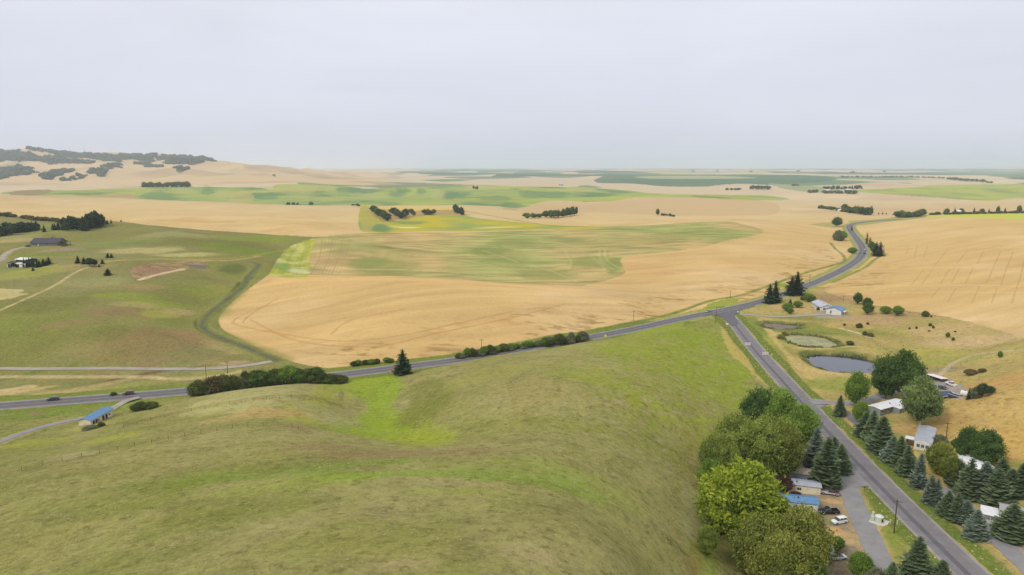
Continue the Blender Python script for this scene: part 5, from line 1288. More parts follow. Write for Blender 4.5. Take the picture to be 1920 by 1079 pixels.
# ---- around the junction
T("pine", 1443, 569, 531, 28, "left spruce of the twin pair on the near side of the junction road", name="spruce_tree", dmin=380, dmax=620)
T("pine", 1453, 567, 525, 28, "right spruce of the twin pair on the near side of the junction road", name="spruce_tree", dmin=380, dmax=620)
T("pine", 1483, 554, 517, 33, "shorter left spruce of the tall twin pair beside the highway", name="spruce_tree", dmin=380, dmax=640)
T("pine", 1494, 553, 508, 33, "taller right spruce of the tall twin pair beside the highway", name="spruce_tree", dmin=380, dmax=640)
for k, u, vb, vt, w, lb in [("green", 1476, 583, 568, 20, "round green tree left in the group west of the white house"), ("blue", 1481, 577, 560, 13, "bluish conifer behind the round green trees west of the white house"), ("green", 1496, 577, 564, 20, "round green tree right in the group west of the white house"), ("green", 1481, 589, 577, 14, "lowest small tree in front of the group west of the white house"),
                            ("hedge", 1505, 563, 554, 9, "small bush left of the big one behind the white house"), ("green", 1518, 566, 551, 22, "big green bush behind the roof end of the white house"), ("hedge", 1534, 582, 575, 6, "round clipped bush at the corner of the white house"), ("hedge", 1549, 582, 575, 12, "rounded bush between the white house and the blue roofed garage"),
                            ("dark", 1608, 571, 548, 18, "pointed dark tree at the yard edge east of the blue roofed garage"), ("dark", 1625, 578, 558, 20, "dark tree rising behind the round one east of the garage"), ("dark", 1627, 590, 568, 19, "round dark tree nearest the pasture east of the garage"), ("green", 1660, 588, 574, 22, "flat topped green tree on the wheat edge"), ("green", 1683, 592, 573, 20, "layered green tree east of the flat topped one on the wheat edge"),
                            ("hedge", 1735, 594, 581, 14, "lone olive bush at the corner of the right wheat field"), ("brown", 1746, 595, 591, 4, "tiny bush just right of the lone olive bush"),
                            ("hedge", 1611, 615, 605, 12, "loose green bush on the pasture above the ponds"), ("brown", 1627, 609, 604, 6, "small dark bush above the loose green one on the pasture"), ("brown", 1583, 611, 606, 5, "tiny bush by the dry track above the ponds"), ("hedge", 1594, 647, 638, 14, "dark bush on the bank of the algae pond"), ("hedge", 1621, 629, 620, 9, "bush at the end of the sandy bank"), ("brown", 1632, 631, 623, 12, "brownish bush beside the sandy bank"),
                            ("hedge", 1744, 612, 605, 6, "dark small bush, upper of the pair on the dry slope"), ("hedge", 1750, 616, 610, 5, "dark small bush, lower of the pair on the dry slope"), ("brown", 1718, 617, 611, 4, "tiny bush right in the pair on the dry slope west side"), ("brown", 1705, 618, 613, 4, "tiny bush left in the pair on the dry slope west side"),
                            ("green", 1777, 633, 623, 9, "bright green bush on the dry slope"), ("brown", 1787, 639, 632, 6, "dark bush just below the bright green bush"), ("brown", 1742, 622, 619, 4, "very small bush on the dry slope below the dark pair"), ("brown", 1791, 623, 620, 4, "very small bush right of the bright green bush"),
                            ("green", 1875, 671, 658, 9, "small upright green tree by the dry track on the hillside")]:
    T(k, u, vb, vt, w, lb, dmin=250, dmax=620)
# ---- farmstead and roadside east of the side road
R_ = dict(dmin=150, dmax=420)
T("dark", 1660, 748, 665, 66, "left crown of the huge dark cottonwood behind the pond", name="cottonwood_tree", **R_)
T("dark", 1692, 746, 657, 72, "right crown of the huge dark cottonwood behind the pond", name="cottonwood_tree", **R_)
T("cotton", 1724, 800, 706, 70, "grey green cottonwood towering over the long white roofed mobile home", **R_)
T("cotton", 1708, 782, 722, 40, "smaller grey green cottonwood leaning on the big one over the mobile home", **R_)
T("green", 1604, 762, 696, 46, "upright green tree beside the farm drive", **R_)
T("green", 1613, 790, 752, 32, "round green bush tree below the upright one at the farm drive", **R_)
T("spruce", 1574, 779, 740, 24, "small spruce with a bare stem on the verge by the drive entrance", **R_)
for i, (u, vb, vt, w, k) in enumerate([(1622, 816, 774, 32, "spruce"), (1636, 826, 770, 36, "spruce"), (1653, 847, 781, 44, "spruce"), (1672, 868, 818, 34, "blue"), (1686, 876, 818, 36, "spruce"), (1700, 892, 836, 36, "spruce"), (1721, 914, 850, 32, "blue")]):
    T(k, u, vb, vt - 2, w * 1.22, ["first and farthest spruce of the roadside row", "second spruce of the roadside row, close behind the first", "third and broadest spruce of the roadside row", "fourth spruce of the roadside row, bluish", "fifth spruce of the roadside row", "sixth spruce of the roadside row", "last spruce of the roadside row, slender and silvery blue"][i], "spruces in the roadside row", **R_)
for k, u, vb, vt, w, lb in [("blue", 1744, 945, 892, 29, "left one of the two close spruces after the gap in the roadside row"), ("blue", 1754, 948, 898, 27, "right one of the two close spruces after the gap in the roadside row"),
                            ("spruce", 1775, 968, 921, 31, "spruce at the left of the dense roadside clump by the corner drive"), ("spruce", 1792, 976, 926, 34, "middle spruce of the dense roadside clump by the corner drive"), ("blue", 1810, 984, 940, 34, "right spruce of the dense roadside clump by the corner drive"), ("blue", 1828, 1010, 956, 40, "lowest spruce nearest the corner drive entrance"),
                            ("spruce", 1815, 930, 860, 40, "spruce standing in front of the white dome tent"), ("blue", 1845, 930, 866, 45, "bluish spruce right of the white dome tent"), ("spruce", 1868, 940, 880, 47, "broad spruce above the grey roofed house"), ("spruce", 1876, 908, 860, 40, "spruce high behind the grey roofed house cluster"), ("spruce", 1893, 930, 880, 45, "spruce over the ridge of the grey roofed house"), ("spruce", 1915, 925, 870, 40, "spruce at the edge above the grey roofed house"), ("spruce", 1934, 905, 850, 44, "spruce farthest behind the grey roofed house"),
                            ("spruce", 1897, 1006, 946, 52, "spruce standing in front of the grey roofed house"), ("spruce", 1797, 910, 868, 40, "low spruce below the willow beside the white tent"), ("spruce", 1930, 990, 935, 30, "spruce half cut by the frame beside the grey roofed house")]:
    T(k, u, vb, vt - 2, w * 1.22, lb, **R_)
T("dark", 1812, 868, 800, 48, "left crown of the dark green tree behind the white dome tent", **R_)
T("dark", 1845, 875, 806, 58, "right crown of the dark green tree behind the white dome tent", **R_)
T("olive", 1762, 890, 830, 60, "olive willow between the white mobile home and the white tent", **R_)
T("olive", 1785, 905, 856, 50, "lower olive willow in front of the white tent", **R_)
T("grey", 1763, 832, 812, 26, "dark grey green bush beside the white mobile home", **R_)
T("hedge", 1790, 836, 822, 14, "small bush behind the willow by the pole", **R_)
for k, u, vb, vt, w, lb in [("pine", 1816, 749, 726, 12, "slim left conifer of the clump beside the navy canopy"), ("grey", 1829, 747, 721, 22, "tall grey green middle tree of the clump beside the navy canopy"), ("bush_pine", 1842, 745, 718, 24, "dark right tree of the clump beside the navy canopy"), ("bush_pine", 1857, 739, 724, 18, "low tree at the right tail of the clump beside the navy canopy")]:
    T(k, u, vb, vt, w, lb, **R_)
T("brown", 1822, 702, 692, 24, "low greyish thicket on the dry hillside above the parked pickup", **R_)
T("brown", 1842, 698, 691, 16, "smaller greyish thicket right of the other on the dry hillside", **R_)
# ---- mobile home park west of the side road
K_ = dict(dmin=90, dmax=330)
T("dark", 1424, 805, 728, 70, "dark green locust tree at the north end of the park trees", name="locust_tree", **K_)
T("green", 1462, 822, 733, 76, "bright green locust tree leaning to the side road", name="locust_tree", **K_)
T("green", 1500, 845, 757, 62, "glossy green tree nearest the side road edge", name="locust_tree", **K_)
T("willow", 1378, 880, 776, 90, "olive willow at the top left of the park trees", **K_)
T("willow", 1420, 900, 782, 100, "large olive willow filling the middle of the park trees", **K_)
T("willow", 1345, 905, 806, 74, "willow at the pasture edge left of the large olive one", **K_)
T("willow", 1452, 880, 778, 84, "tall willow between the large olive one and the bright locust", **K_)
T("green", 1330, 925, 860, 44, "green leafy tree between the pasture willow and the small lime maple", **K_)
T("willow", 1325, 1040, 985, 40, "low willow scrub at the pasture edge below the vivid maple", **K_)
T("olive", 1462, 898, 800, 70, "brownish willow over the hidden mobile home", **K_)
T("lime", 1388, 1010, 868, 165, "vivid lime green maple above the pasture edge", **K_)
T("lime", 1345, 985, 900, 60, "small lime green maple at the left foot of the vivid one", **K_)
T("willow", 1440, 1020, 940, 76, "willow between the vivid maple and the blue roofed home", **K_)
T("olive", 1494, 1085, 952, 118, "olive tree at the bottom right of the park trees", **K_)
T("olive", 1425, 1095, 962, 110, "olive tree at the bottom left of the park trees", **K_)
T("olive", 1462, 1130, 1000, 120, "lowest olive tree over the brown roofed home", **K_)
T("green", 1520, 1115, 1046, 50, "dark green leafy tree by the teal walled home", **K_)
T("blue", 1527, 884, 800, 52, "greyish spruce behind the two dark spruces of the park", **K_)
T("spruce", 1545, 912, 818, 66, "large dark spruce in the middle of the park", **K_)
T("spruce", 1576, 884, 832, 42, "low dark spruce nearest the side road in the park", **K_)
T("spruce", 1560, 868, 818, 36, "small dark spruce behind the others of the park", **K_)
T("plum", 1468, 925, 893, 34, "purple leaved plum beside the cream mobile home", **K_)
T("plum", 1492, 938, 922, 22, "small purple leaved plum under the cream wall", **K_)
T("green", 1570, 1033, 1006, 30, "rounded green bush above the white hatchback", name="shrub", cat="shrub", **K_)
T("green", 1612, 1085, 1036, 50, "green leafy tree by the end of the park drive", **K_)
T("spruce", 1668, 1110, 1052, 46, "spruce cut by the lower frame edge beside the park drive", **K_)
T("spruce", 1716, 1092, 1006, 63, "tall spruce on the lawn between park drive and side road", **K_)
T("spruce", 1762, 1108, 1050, 54, "spruce at the lower frame edge beside the side road", **K_)
T("grey", 1640, 1100, 1058, 50, "greyish half dead bush at the lower frame edge", **K_)
T("hedge", 1330, 1095, 1062, 30, "green bush at the pasture edge at the bottom of the picture", **K_) if False else None
# ---- woods on the far hills: a mass of trees nobody could count
rs = np.random.RandomState(3); g = Geo()
for wdl in WOODS:
    q = smooth_line(wdl, 8, closed=True); x, y = hit(q[:, 0], q[:, 1], 3400, 7000); Wp = np.stack([x, y], 1)
    area = (x.max() - x.min()) * (y.max() - y.min()); n_ = int(np.clip(area / 420, 80, 3500))
    px = rs.uniform(x.min() - 100, x.max() + 100, n_); py = rs.uniform(y.min() - 150, y.max() + 150, n_); k_ = in_poly(px + 90 * fbm(px, py, 260, 3, 65), py + 110 * fbm(px, py, 260, 3, 66), Wp)
    px, py = px[k_], py[k_]; pz = z_base(px, py)
    for a_, b_, c_ in zip(px, py, pz):
        s_ = rs.uniform(11, 20)
        g.add(ICO_V * np.array([s_, s_, s_ * .8]) * rs.uniform(.75, 1.2, (12, 1)) + [a_, b_, c_ + s_ * .35], ICO_F, rs.uniform(.1, .7))
me_ = g.mesh("hillside_woods", [leaf_mat("woods", lin(44, 58, 46), lin(78, 92, 70), .05)]); o = bpy.data.objects.new("hillside_woods", me_); COL.objects.link(o)
tag(o, "dark brushy woods in the folds of the far mountain", None, None, "stuff")

# reeds round the ponds
rs = np.random.RandomState(4); g = Geo()
for nm in PONDS:
    ring = resample(np.concatenate([PONDS[nm]["W"], PONDS[nm]["W"][:1]]), .35)
    cen = ring.mean(0)
    for p in ring:
        for _ in range(2):
            q = p + (p - cen) / np.linalg.norm(p - cen) * (rs.uniform(-.1, 1.6) if rs.rand() < .8 else rs.uniform(1, 4)); s_ = rs.uniform(.25, .8) * (.6 + .8 * abs(float(perlin(p[0] / 6, p[1] / 6, 3))))
            if perlin(p[0] / 9, p[1] / 9, 5) < -.35: continue
            z_ = PONDS[nm]["z"] - .1
            g.add(ICO_V * np.array([s_, s_, s_ * 1.3]) * rs.uniform(.6, 1.3, (12, 1)) + [q[0], q[1], z_ + s_ * .5 + .15 * np.linalg.norm(q - p)], ICO_F, rs.rand())
me_ = g.mesh("pond_reeds", [leaf_mat("reeds", lin(84, 88, 50), lin(132, 136, 76), .1)]); o = bpy.data.objects.new("pond_reeds", me_); COL.objects.link(o)
tag(o, "dark green reeds fringing the three ponds", None, None, "stuff")

# rank grass tussocks on the near pasture
rs = np.random.RandomState(12); n_ = 52000
ty = 60 + (rs.rand(n_) ** .75) * 240; tx = (rs.rand(n_) * 1.75 - 1.05) * (ty + OFF) * .86
k_ = in_poly(tx, ty, NHW); tx, ty = tx[k_], ty[k_]
dn = fbm(tx, ty, 26, 3, 95) + .8 * fbm(tx, ty, 7, 2, 96); k_ = rs.rand(len(tx)) < np.clip(.35 + dn * 1.6, .04, 1); tx, ty, dn = tx[k_], ty[k_], dn[k_]
ok = np.ones(len(tx), bool)
for nm_ in ROADS:
    i_, d_, _p = line_dist(tx, ty, ROADS[nm_]["W"], ROADS[nm_]["hw"] + 2.5); ok[i_] = False
ok &= ~((tx > 85) & (ty < 215)); tx, ty, dn = tx[ok], ty[ok], dn[ok]
tz = zf(tx, ty); m_ = len(tx); s_ = rs.uniform(.07, .22, m_); tn = np.clip(.5 + .8 * fbm(tx, ty, 12, 2, 97) + .25 * rs.normal(size=m_), 0, 1)
OV = np.array([(1, 0, 0), (0, 1, 0), (-1, 0, 0), (0, -1, 0), (0, 0, .9)], float); OF = np.array([(0, 1, 4), (1, 2, 4), (2, 3, 4), (3, 0, 4)])
V = (OV[None] * s_[:, None, None] * rs.uniform(.6, 1.4, (m_, 5, 1))) + np.stack([tx, ty, tz - .01], 1)[:, None, :]
g = Geo(); g.add(V.reshape(-1, 3), (OF[None] + 5 * np.arange(m_)[:, None, None]).reshape(-1, 3), np.repeat(tn, 5))
me_ = g.mesh("grass_tussocks", [leaf_mat("tussock", lin(132, 132, 74), lin(186, 174, 130), .1)]); o = bpy.data.objects.new("grass_tussocks", me_); COL.objects.link(o)
tag(o, "rank grass tussocks over the near pasture hill", None, None, "stuff")
# ------------------------------------------------------------------ buildings
print("buildings")
def boxes(name, bl, mat, parent=None, bev=0.0):
    """bl: list of (x0, x1, y0, y1, z0, z1) -> one mesh"""
    v = []; f = []
    for x0, x1, y0, y1, z0, z1 in bl:
        k = len(v)
        v += [(x0, y0, z0), (x1, y0, z0), (x1, y1, z0), (x0, y1, z0), (x0, y0, z1), (x1, y0, z1), (x1, y1, z1), (x0, y1, z1)]
        f += [(k, k + 3, k + 2, k + 1), (k + 4, k + 5, k + 6, k + 7), (k, k + 1, k + 5, k + 4), (k + 1, k + 2, k + 6, k + 5), (k + 2, k + 3, k + 7, k + 6), (k + 3, k, k + 4, k + 7)]
    return mk_mesh(name, v, f, [mat], parent)
def prism(name, poly2, a0, a1, mat, parent=None, axis="x"):
    """extrude a 2-D outline (b, z) along x (or y)"""
    n = len(poly2)
    if axis == "x":
        v = [(a0, b, z) for b, z in poly2] + [(a1, b, z) for b, z in poly2]
    else:
        v = [(b, a0, z) for b, z in poly2] + [(b, a1, z) for b, z in poly2]
    f = [tuple(range(n)), tuple(range(2 * n - 1, n - 1, -1))] + [(i, i + n, (i + 1) % n + n, (i + 1) % n) for i in range(n)]
    o = mk_mesh(name, v, f, [mat], parent)
    import bmesh
    bm = bmesh.new(); bm.from_mesh(o.data); bmesh.ops.recalc_face_normals(bm, faces=bm.faces); bm.to_mesh(o.data); bm.free()
    return o
WHT = surf_mat("wall_white", lin(222, 220, 214), .7, .05, 2, grime=lin(170, 164, 150)); CREAM = surf_mat("wall_cream", lin(222, 212, 182), .7, .06, 2, grime=lin(170, 156, 128)); WGREY = surf_mat("wall_grey", lin(136, 138, 140), .75, .1, 2)
WBLUE = surf_mat("wall_blue_grey", lin(118, 124, 138), .75, .1, 2); WTAN = surf_mat("wall_tan", lin(176, 160, 132), .8, .1, 2); WDARK = surf_mat("wall_dark", lin(70, 64, 60), .8, .15, 2); WTEAL = surf_mat("wall_teal", lin(128, 146, 140), .75, .1, 2); WBROWN = surf_mat("wall_brown", lin(98, 74, 58), .8, .2, 3)
RBLUE = surf_mat("roof_blue_metal", lin(98, 138, 180), .45, .06, 1.5, spec=.4, grime=lin(70, 110, 150)); RWHT = surf_mat("roof_white_metal", lin(226, 226, 230), .5, .05, 1.2, grime=lin(190, 186, 180)); RSILV = surf_mat("roof_silver", lin(176, 180, 190), .4, .12, 1.5, spec=.5, grime=lin(130, 132, 138))
RGREY = surf_mat("roof_grey_shingle", lin(158, 156, 158), .9, .1, 4); RDARK = surf_mat("roof_dark_shingle", lin(74, 72, 82), .9, .15, 4); RBEIGE = surf_mat("roof_beige", lin(176, 164, 146), .85, .12, 2, grime=lin(130, 118, 100)); RNAVY = surf_mat("roof_navy", lin(58, 70, 98), .5, .1, 2); RBROWN = surf_mat("roof_brown", lin(118, 102, 88), .9, .15, 3)
GLASS = surf_mat("window_glass", lin(52, 60, 70), .12, .2, 1, spec=.8); FRAME = surf_mat("trim_white", lin(214, 212, 208), .6, .05, 2); DOORM = surf_mat("door_paint", lin(112, 104, 98), .6, .1, 2); DKTRIM = surf_mat("trim_dark", lin(60, 56, 56), .7, .1, 2)
CONC = surf_mat("concrete", lin(206, 200, 192), .9, .12, 2, grime=lin(160, 150, 138)); WOOD = surf_mat("wood_weathered", lin(110, 90, 76), .9, .25, 4); DKBR = surf_mat("pole_wood", lin(84, 66, 56), .95, .25, 5); GALV = surf_mat("galvanised", lin(170, 172, 174), .45, .1, 3, metal=.3)
def place(o, u0, v0, u1, v1, dmin=70, dmax=900, z=None):
    """origin at the ground of (u0, v0), local +x toward (u1, v1)"""
    x0, y0, z0 = at(u0, v0, dmin, dmax); x1, y1, z1 = at(u1, v1, dmin, dmax)
    L = math.hypot(x1 - x0, y1 - y0)
    o.location = (x0, y0, (min(z0, z1) if z is None else z)); o.rotation_euler = (0, 0, atan2(y1 - y0, x1 - x0))
    return L
def empty(name, label, cat, group=None):
    o = bpy.data.objects.new(name, None); COL.objects.link(o); o.empty_display_size = 1
    return tag(o, label, cat, group)
def window(par, x, z, w, h, side="f", y=0.0, frame=FRAME, name="window"):
    """window on the wall facing -y ('f') / +y ('b') at plane y, or on an end wall: side 'l' (facing -x) / 'r' (+x), then x is along y"""
    d = 0.05; fr = []
    bw = 0.09
    def bb(a0, a1, z0, z1, p0, p1):
        if side in "fb":
            s = -1 if side == "f" else 1
            q = sorted((y + s * p0, y + s * p1)); return (a0, a1, q[0], q[1], z0, z1)
        s = -1 if side == "l" else 1
        q = sorted((y + s * p0, y + s * p1)); return (q[0], q[1], a0, a1, z0, z1)
    fr = [bb(x - w / 2, x + w / 2, z - bw, z, -.02, d), bb(x - w / 2, x + w / 2, z + h, z + h + bw, -.02, d), bb(x - w / 2 - bw, x - w / 2, z - bw, z + h + bw, -.02, d), bb(x + w / 2, x + w / 2 + bw, z - bw, z + h + bw, -.02, d), bb(x - .03, x + .03, z, z + h, -.02, d * .8)]
    wf = boxes(name, fr, frame, par)
    boxes("pane", [bb(x - w / 2, x + w / 2, z, z + h, -.015, .02)], GLASS, wf)
    return wf
def door(par, x, w=0.95, h=2.0, z=0.25, side="f", y=0.0, mat=DOORM):
    s = {"f": -1, "b": 1, "l": -1, "r": 1}[side]; q = sorted((y - s * .02, y + s * .05)); q2 = sorted((y + s * .05, y + s * .10))
    if side in "fb":
        d = boxes("door", [(x - w / 2, x + w / 2, q[0], q[1], z, z + h)], mat, par); boxes("handle", [(x + w * .3, x + w * .38, q2[0], q2[1], z + .95, z + 1.05)], GALV, d)
    else:
        d = boxes("door", [(q[0], q[1], x - w / 2, x + w / 2, z, z + h)], mat, par); boxes("handle", [(q2[0], q2[1], x + w * .3, x + w * .38, z + .95, z + 1.05)], GALV, d)
    return d
def gable(root, L, W, hw, hr, wall, roof, over=0.35, ribs=0.0, skirt=1.2, trim=None, x0=0.0, y0=0.0, vents=0):
    """gabled body: walls and a slab roof with thickness, ridge along x, body spans y0..y0+W behind the front wall"""
    m = y0 + W / 2
    w_ = prism("wall", [(y0, -skirt), (y0 + W, -skirt), (y0 + W, hw), (m, hw + hr), (y0, hw)], x0, x0 + L, wall, root)
    th = 0.14; sl = hr / (W / 2); e = over
    r = prism("roof", [(y0 - e, hw - e * sl + .02), (m, hw + hr + .02), (y0 + W + e, hw - e * sl + .02), (y0 + W + e, hw - e * sl + th + .02), (m, hw + hr + th + .02), (y0 - e, hw - e * sl + th + .02)], x0 - e, x0 + L + e, roof, root)
    if ribs:
        n = int((L + 2 * e) / ribs); v = []; f = []
        for i in range(n + 1):
            xa = x0 - e + (L + 2 * e) * i / n - .04; xb = xa + .08
            for (ya, za), (yb, zb) in (((y0 - e, hw - e * sl + th + .02), (m, hw + hr + th + .02)), ((m, hw + hr + th + .02), (y0 + W + e, hw - e * sl + th + .02))):
                k = len(v); v += [(xa, ya, za - .02), (xb, ya, za - .02), (xb, yb, zb - .02), (xa, yb, zb - .02), (xa, ya, za + .05), (xb, ya, za + .05), (xb, yb, zb + .05), (xa, yb, zb + .05)]
                f += [(k + 4, k + 5, k + 6, k + 7), (k, k + 1, k + 5, k + 4), (k + 1, k + 2, k + 6, k + 5), (k + 2, k + 3, k + 7, k + 6), (k + 3, k, k + 4, k + 7)]
        mk_mesh("seam", v, f, [roof], r)
    for i in range(vents):
        xx = x0 + L * (i + .7) / (vents + .4)
        boxes("vent", [(xx - .15, xx + .15, m - .6 - .15, m - .6 + .15, hw + hr - .6 * sl + .1, hw + hr - .6 * sl + .55)], DKTRIM, r)
    return w_, r
BD = dict(dmin=100, dmax=700)
# 1 ranch house with the dark roof
o = empty("ranch_house", "long low ranch house with a dark grey roof on the meadow hill", "house")
L = place(o, 58, 461, 108, 461.5, **BD)
gable(o, L, 13, 3.0, 3.4, surf_mat("ranch_wall", lin(120, 108, 100), .8, .1, 2), RDARK, .8)
for x in (.1, .2, .45, .62, .74, .9): window(o, L * x, .9, 1.9, 1.4)
door(o, L * .32, 1.1, 2.2); boxes("garage_door", [(L * .26, L * .29, -.06, .02, 0, 2.3)], FRAME, o)
window(o, 3.5, 1.0, 1.8, 1.3, "r", L); window(o, 9, 1.0, 1.8, 1.3, "r", L)
boxes("patio_cover", [(L + .05, L + 5.5, 3, 10.5, 2.7, 2.85), (L + 5.2, L + 5.4, 3.1, 3.3, -.5, 2.7), (L + 5.2, L + 5.4, 10.2, 10.4, -.5, 2.7)], DKTRIM, o)
boxes("chimney", [(L * .6, L * .6 + .9, 7.5, 8.4, 5.2, 7.4)], WBROWN, o)
# 2 white barn: low dark fronted wing with a raised white roofed block
o = empty("white_barn", "white barn with a raised white roof beside a row of pines", "barn")
L = place(o, 14, 502, 50, 501, **BD)
prism("wall", [(0, -1), (9, -1), (9, 3.4), (4.5, 4.2), (0, 3.4)], 0, L, WHT, o)
prism("roof", [(-.4, 3.35), (4.5, 4.27), (9.4, 3.35), (9.4, 3.5), (4.5, 4.42), (-.4, 3.5)], -.4, L * .42, DKTRIM, o)
prism("lean_to_roof", [(-.4, 3.36), (4.5, 4.28), (9.4, 3.36), (9.4, 3.51), (4.5, 4.43), (-.4, 3.51)], L * .42 + .01, L + .4, WHT, o)
boxes("loft_wall", [(L * .3, L * .78, 2.5, 12, 3.4, 6.0)], WDARK, o)
prism("loft_roof", [(2.0, 6.02), (7.2, 7.0), (12.5, 6.02), (12.5, 6.2), (7.2, 7.2), (2.0, 6.2)], L * .26, L * .82, RWHT, o)
boxes("garage_door", [(L * .03, L * .24, -.08, .02, 0, 2.8)], WDARK, o); boxes("garage_door", [(L * .42, L * .62, -.08, .02, 0, 2.8)], WDARK, o); window(o, L * .84, 1.2, 1.6, 1.0)
# 3 shed with a blue roof beside the highway
o = empty("storage_shed", "long cream shed with a bright blue metal roof and dark stall doors beside the highway", "shed")
L = place(o, 170.5, 797, 213, 780, dmin=180, dmax=320)
W_ = 4.6
gable(o, L, W_, 2.7, .8, CREAM, RBLUE, .3, ribs=.9)
for x in (.08, .2, .5, .64): boxes("stall_door", [(L * x, L * (x + .09), -.06, .02, -.3, 2.2)], DKTRIM, o)
for x in (.34, .82): window(o, L * x, 1.1, .9, .8)
# 4 white house, 5 garage
o = empty("white_house", "white single storey house with a pale grey roof near the junction", "house")
L = place(o, 1522, 574, 1538, 583, dmin=350, dmax=600); L = max(L, 15)
o.rotation_euler[2] += 0
gable(o, L, 8.5, 2.9, 1.5, WHT, RSILV, .5, vents=2)
for x in (.15, .4, .8): window(o, L * x, .9, 1.6, 1.3)
door(o, L * .58); window(o, 2.5, .9, 1.5, 1.2, "r", L); boxes("porch_step", [(L * .5, L * .66, -1.6, 0, -.6, .2)], CONC, o)
o = empty("garage", "white double garage with a light blue metal roof beside the white house", "garage")
L = place(o, 1576.5, 591.5, 1588, 585, dmin=350, dmax=600); L = 9.0
gable(o, L, 9.0, 3.0, 1.5, WHT, RBLUE, .5, ribs=1.0)
boxes("garage_door", [(-.06, .02, 1.0, 3.8, 0, 2.3)], FRAME, o); door(o, 6.2, side="l"); window(o, L * .5, 1.2, 1.4, 1.0)
boxes("side_porch", [(1, 5, -2.2, 0, 2.3, 2.42), (1.1, 1.25, -2.1, -1.95, -.6, 2.3), (4.8, 4.95, -2.1, -1.95, -.6, 2.3)], WHT, o)
# 6 open pole shed
o = empty("open_shed", "small open fronted shed with a white roof and brown walls by the gravel yard", "shed")
L = place(o, 1737, 713.5, 1757, 717, dmin=200, dmax=420); L = max(L, 7)
boxes("wall", [(0, .12, 0, 3.6, -.5, 2.5), (L - .12, L, 0, 3.6, -.5, 2.3), (.13, L - .13, 3.5, 3.62, -.5, 2.3)], WBROWN, o)
prism("roof", [(-.4, 2.75), (4.0, 2.35), (4.0, 2.48), (-.4, 2.9)], -.3, L + .3, RWHT, o); boxes("post", [(L * .5 - .08, L * .5 + .08, 0, .16, -.5, 2.7)], WOOD, o)
boxes("workbench", [(.6, L * .45, 2.6, 3.4, 0, .9)], WOOD, o)
# 7 glazed porch house with the blue roof
o = empty("glazed_sunroom", "small white sunroom with large windows and a blue panelled roof below the gravel yard", "sunroom")
L = place(o, 1751, 747, 1765, 749.5, dmin=200, dmax=420); L = max(L, 4.6)
boxes("wall", [(0, L, 0, 6, -.8, .8), (0, .18, 0, .18, .8, 2.5), (L - .18, L, 0, .18, .8, 2.5), (0, .18, 5.82, 6, .8, 2.5), (L - .18, L, 5.82, 6, .8, 2.5), (L - .18, L, 2.9, 3.1, .8, 2.5), (0, L, 0, 6, 2.5, 2.62)], WHT, o)
boxes("pane", [(.19, L - .19, .05, .1, .81, 2.49), (L - .1, L - .05, .19, 2.89, .81, 2.49), (L - .1, L - .05, 3.11, 5.8, .81, 2.49)], GLASS, o)
prism("roof", [(-.5, 2.64), (6.4, 3.1), (6.4, 3.25), (-.5, 2.79)], -.5, L + .5, FRAME, o)
for k in range(3):
    prism("roof_panel", [(-.2, 2.84 - .02), (6.1, 3.24 - .0), (6.1, 3.28), (-.2, 2.87)], -.3 + k * (L + .6) / 3 + .06, -.3 + (k + 1) * (L + .6) / 3 - .06, RNAVY, o)
# 8 navy canopy trailer
o = empty("utility_trailer", "navy sided flat trailer with a white top rail in the gravel yard", "trailer")
L = place(o, 1777, 748, 1797, 746, dmin=200, dmax=420); L = max(L, 5.4)
boxes("bed", [(0, L, 0, 2.3, .55, .7)], DKTRIM, o); boxes("side_panel", [(0, L, -.05, .03, .72, 2.1), (0, L, 2.27, 2.35, .72, 2.1), (-.06, .02, .04, 2.26, .72, 2.1)], RNAVY, o)
boxes("top_rail", [(-.1, L + .1, 2.2, 2.42, 2.12, 2.25), (-.1, L + .1, -.12, .1, 2.12, 2.2)], WHT, o)
def cyl(name, c, r, w, axis, mat, par, n=16, taper=1.0):
    v = []; 
    for s, rr in ((-.5, r), (.5, r * taper)):
        for i in range(n):
            a_ = 2 * pi * i / n; p = (cos(a_) * rr, sin(a_) * rr)
            v.append({"y": (c[0] + p[0], c[1] + s * w, c[2] + p[1]), "x": (c[0] + s * w, c[1] + p[0], c[2] + p[1]), "z": (c[0] + p[0], c[1] + p[1], c[2] + s * w)}[axis])
    f = [tuple(range(n - 1, -1, -1)), tuple(range(n, 2 * n))] + [(i, (i + 1) % n, (i + 1) % n + n, i + n) for i in range(n)]
    return mk_mesh(name, v, f, [mat], par)
RUBBER = surf_mat("rubber", lin(36, 36, 38), .8, .1, 5); RIM = surf_mat("rim_metal", lin(170, 172, 176), .35, .05, 5, metal=.6)
for xx in (L * .35, L * .55):
    for yy in (-.2, 2.5):
        cyl("wheel", (xx, yy, .35), .35, .22, "y", RUBBER, o)
# white propane / water tank
o = empty("water_tank", "white horizontal tank on a dark cradle beside the navy trailer", "tank")
L = place(o, 1800, 744, 1810, 742, dmin=200, dmax=420)
cyl("tank_body", (1.3, .5, 1.5), 1.15, 2.4, "x", WHT, o, 20); boxes("cradle", [(.4, .6, -.4, 1.4, -.3, .9), (2.0, 2.2, -.4, 1.4, -.3, .9)], DKTRIM, o); cyl("fill_cap", (1.3, .5, 2.7), .25, .2, "z", DKTRIM, o)
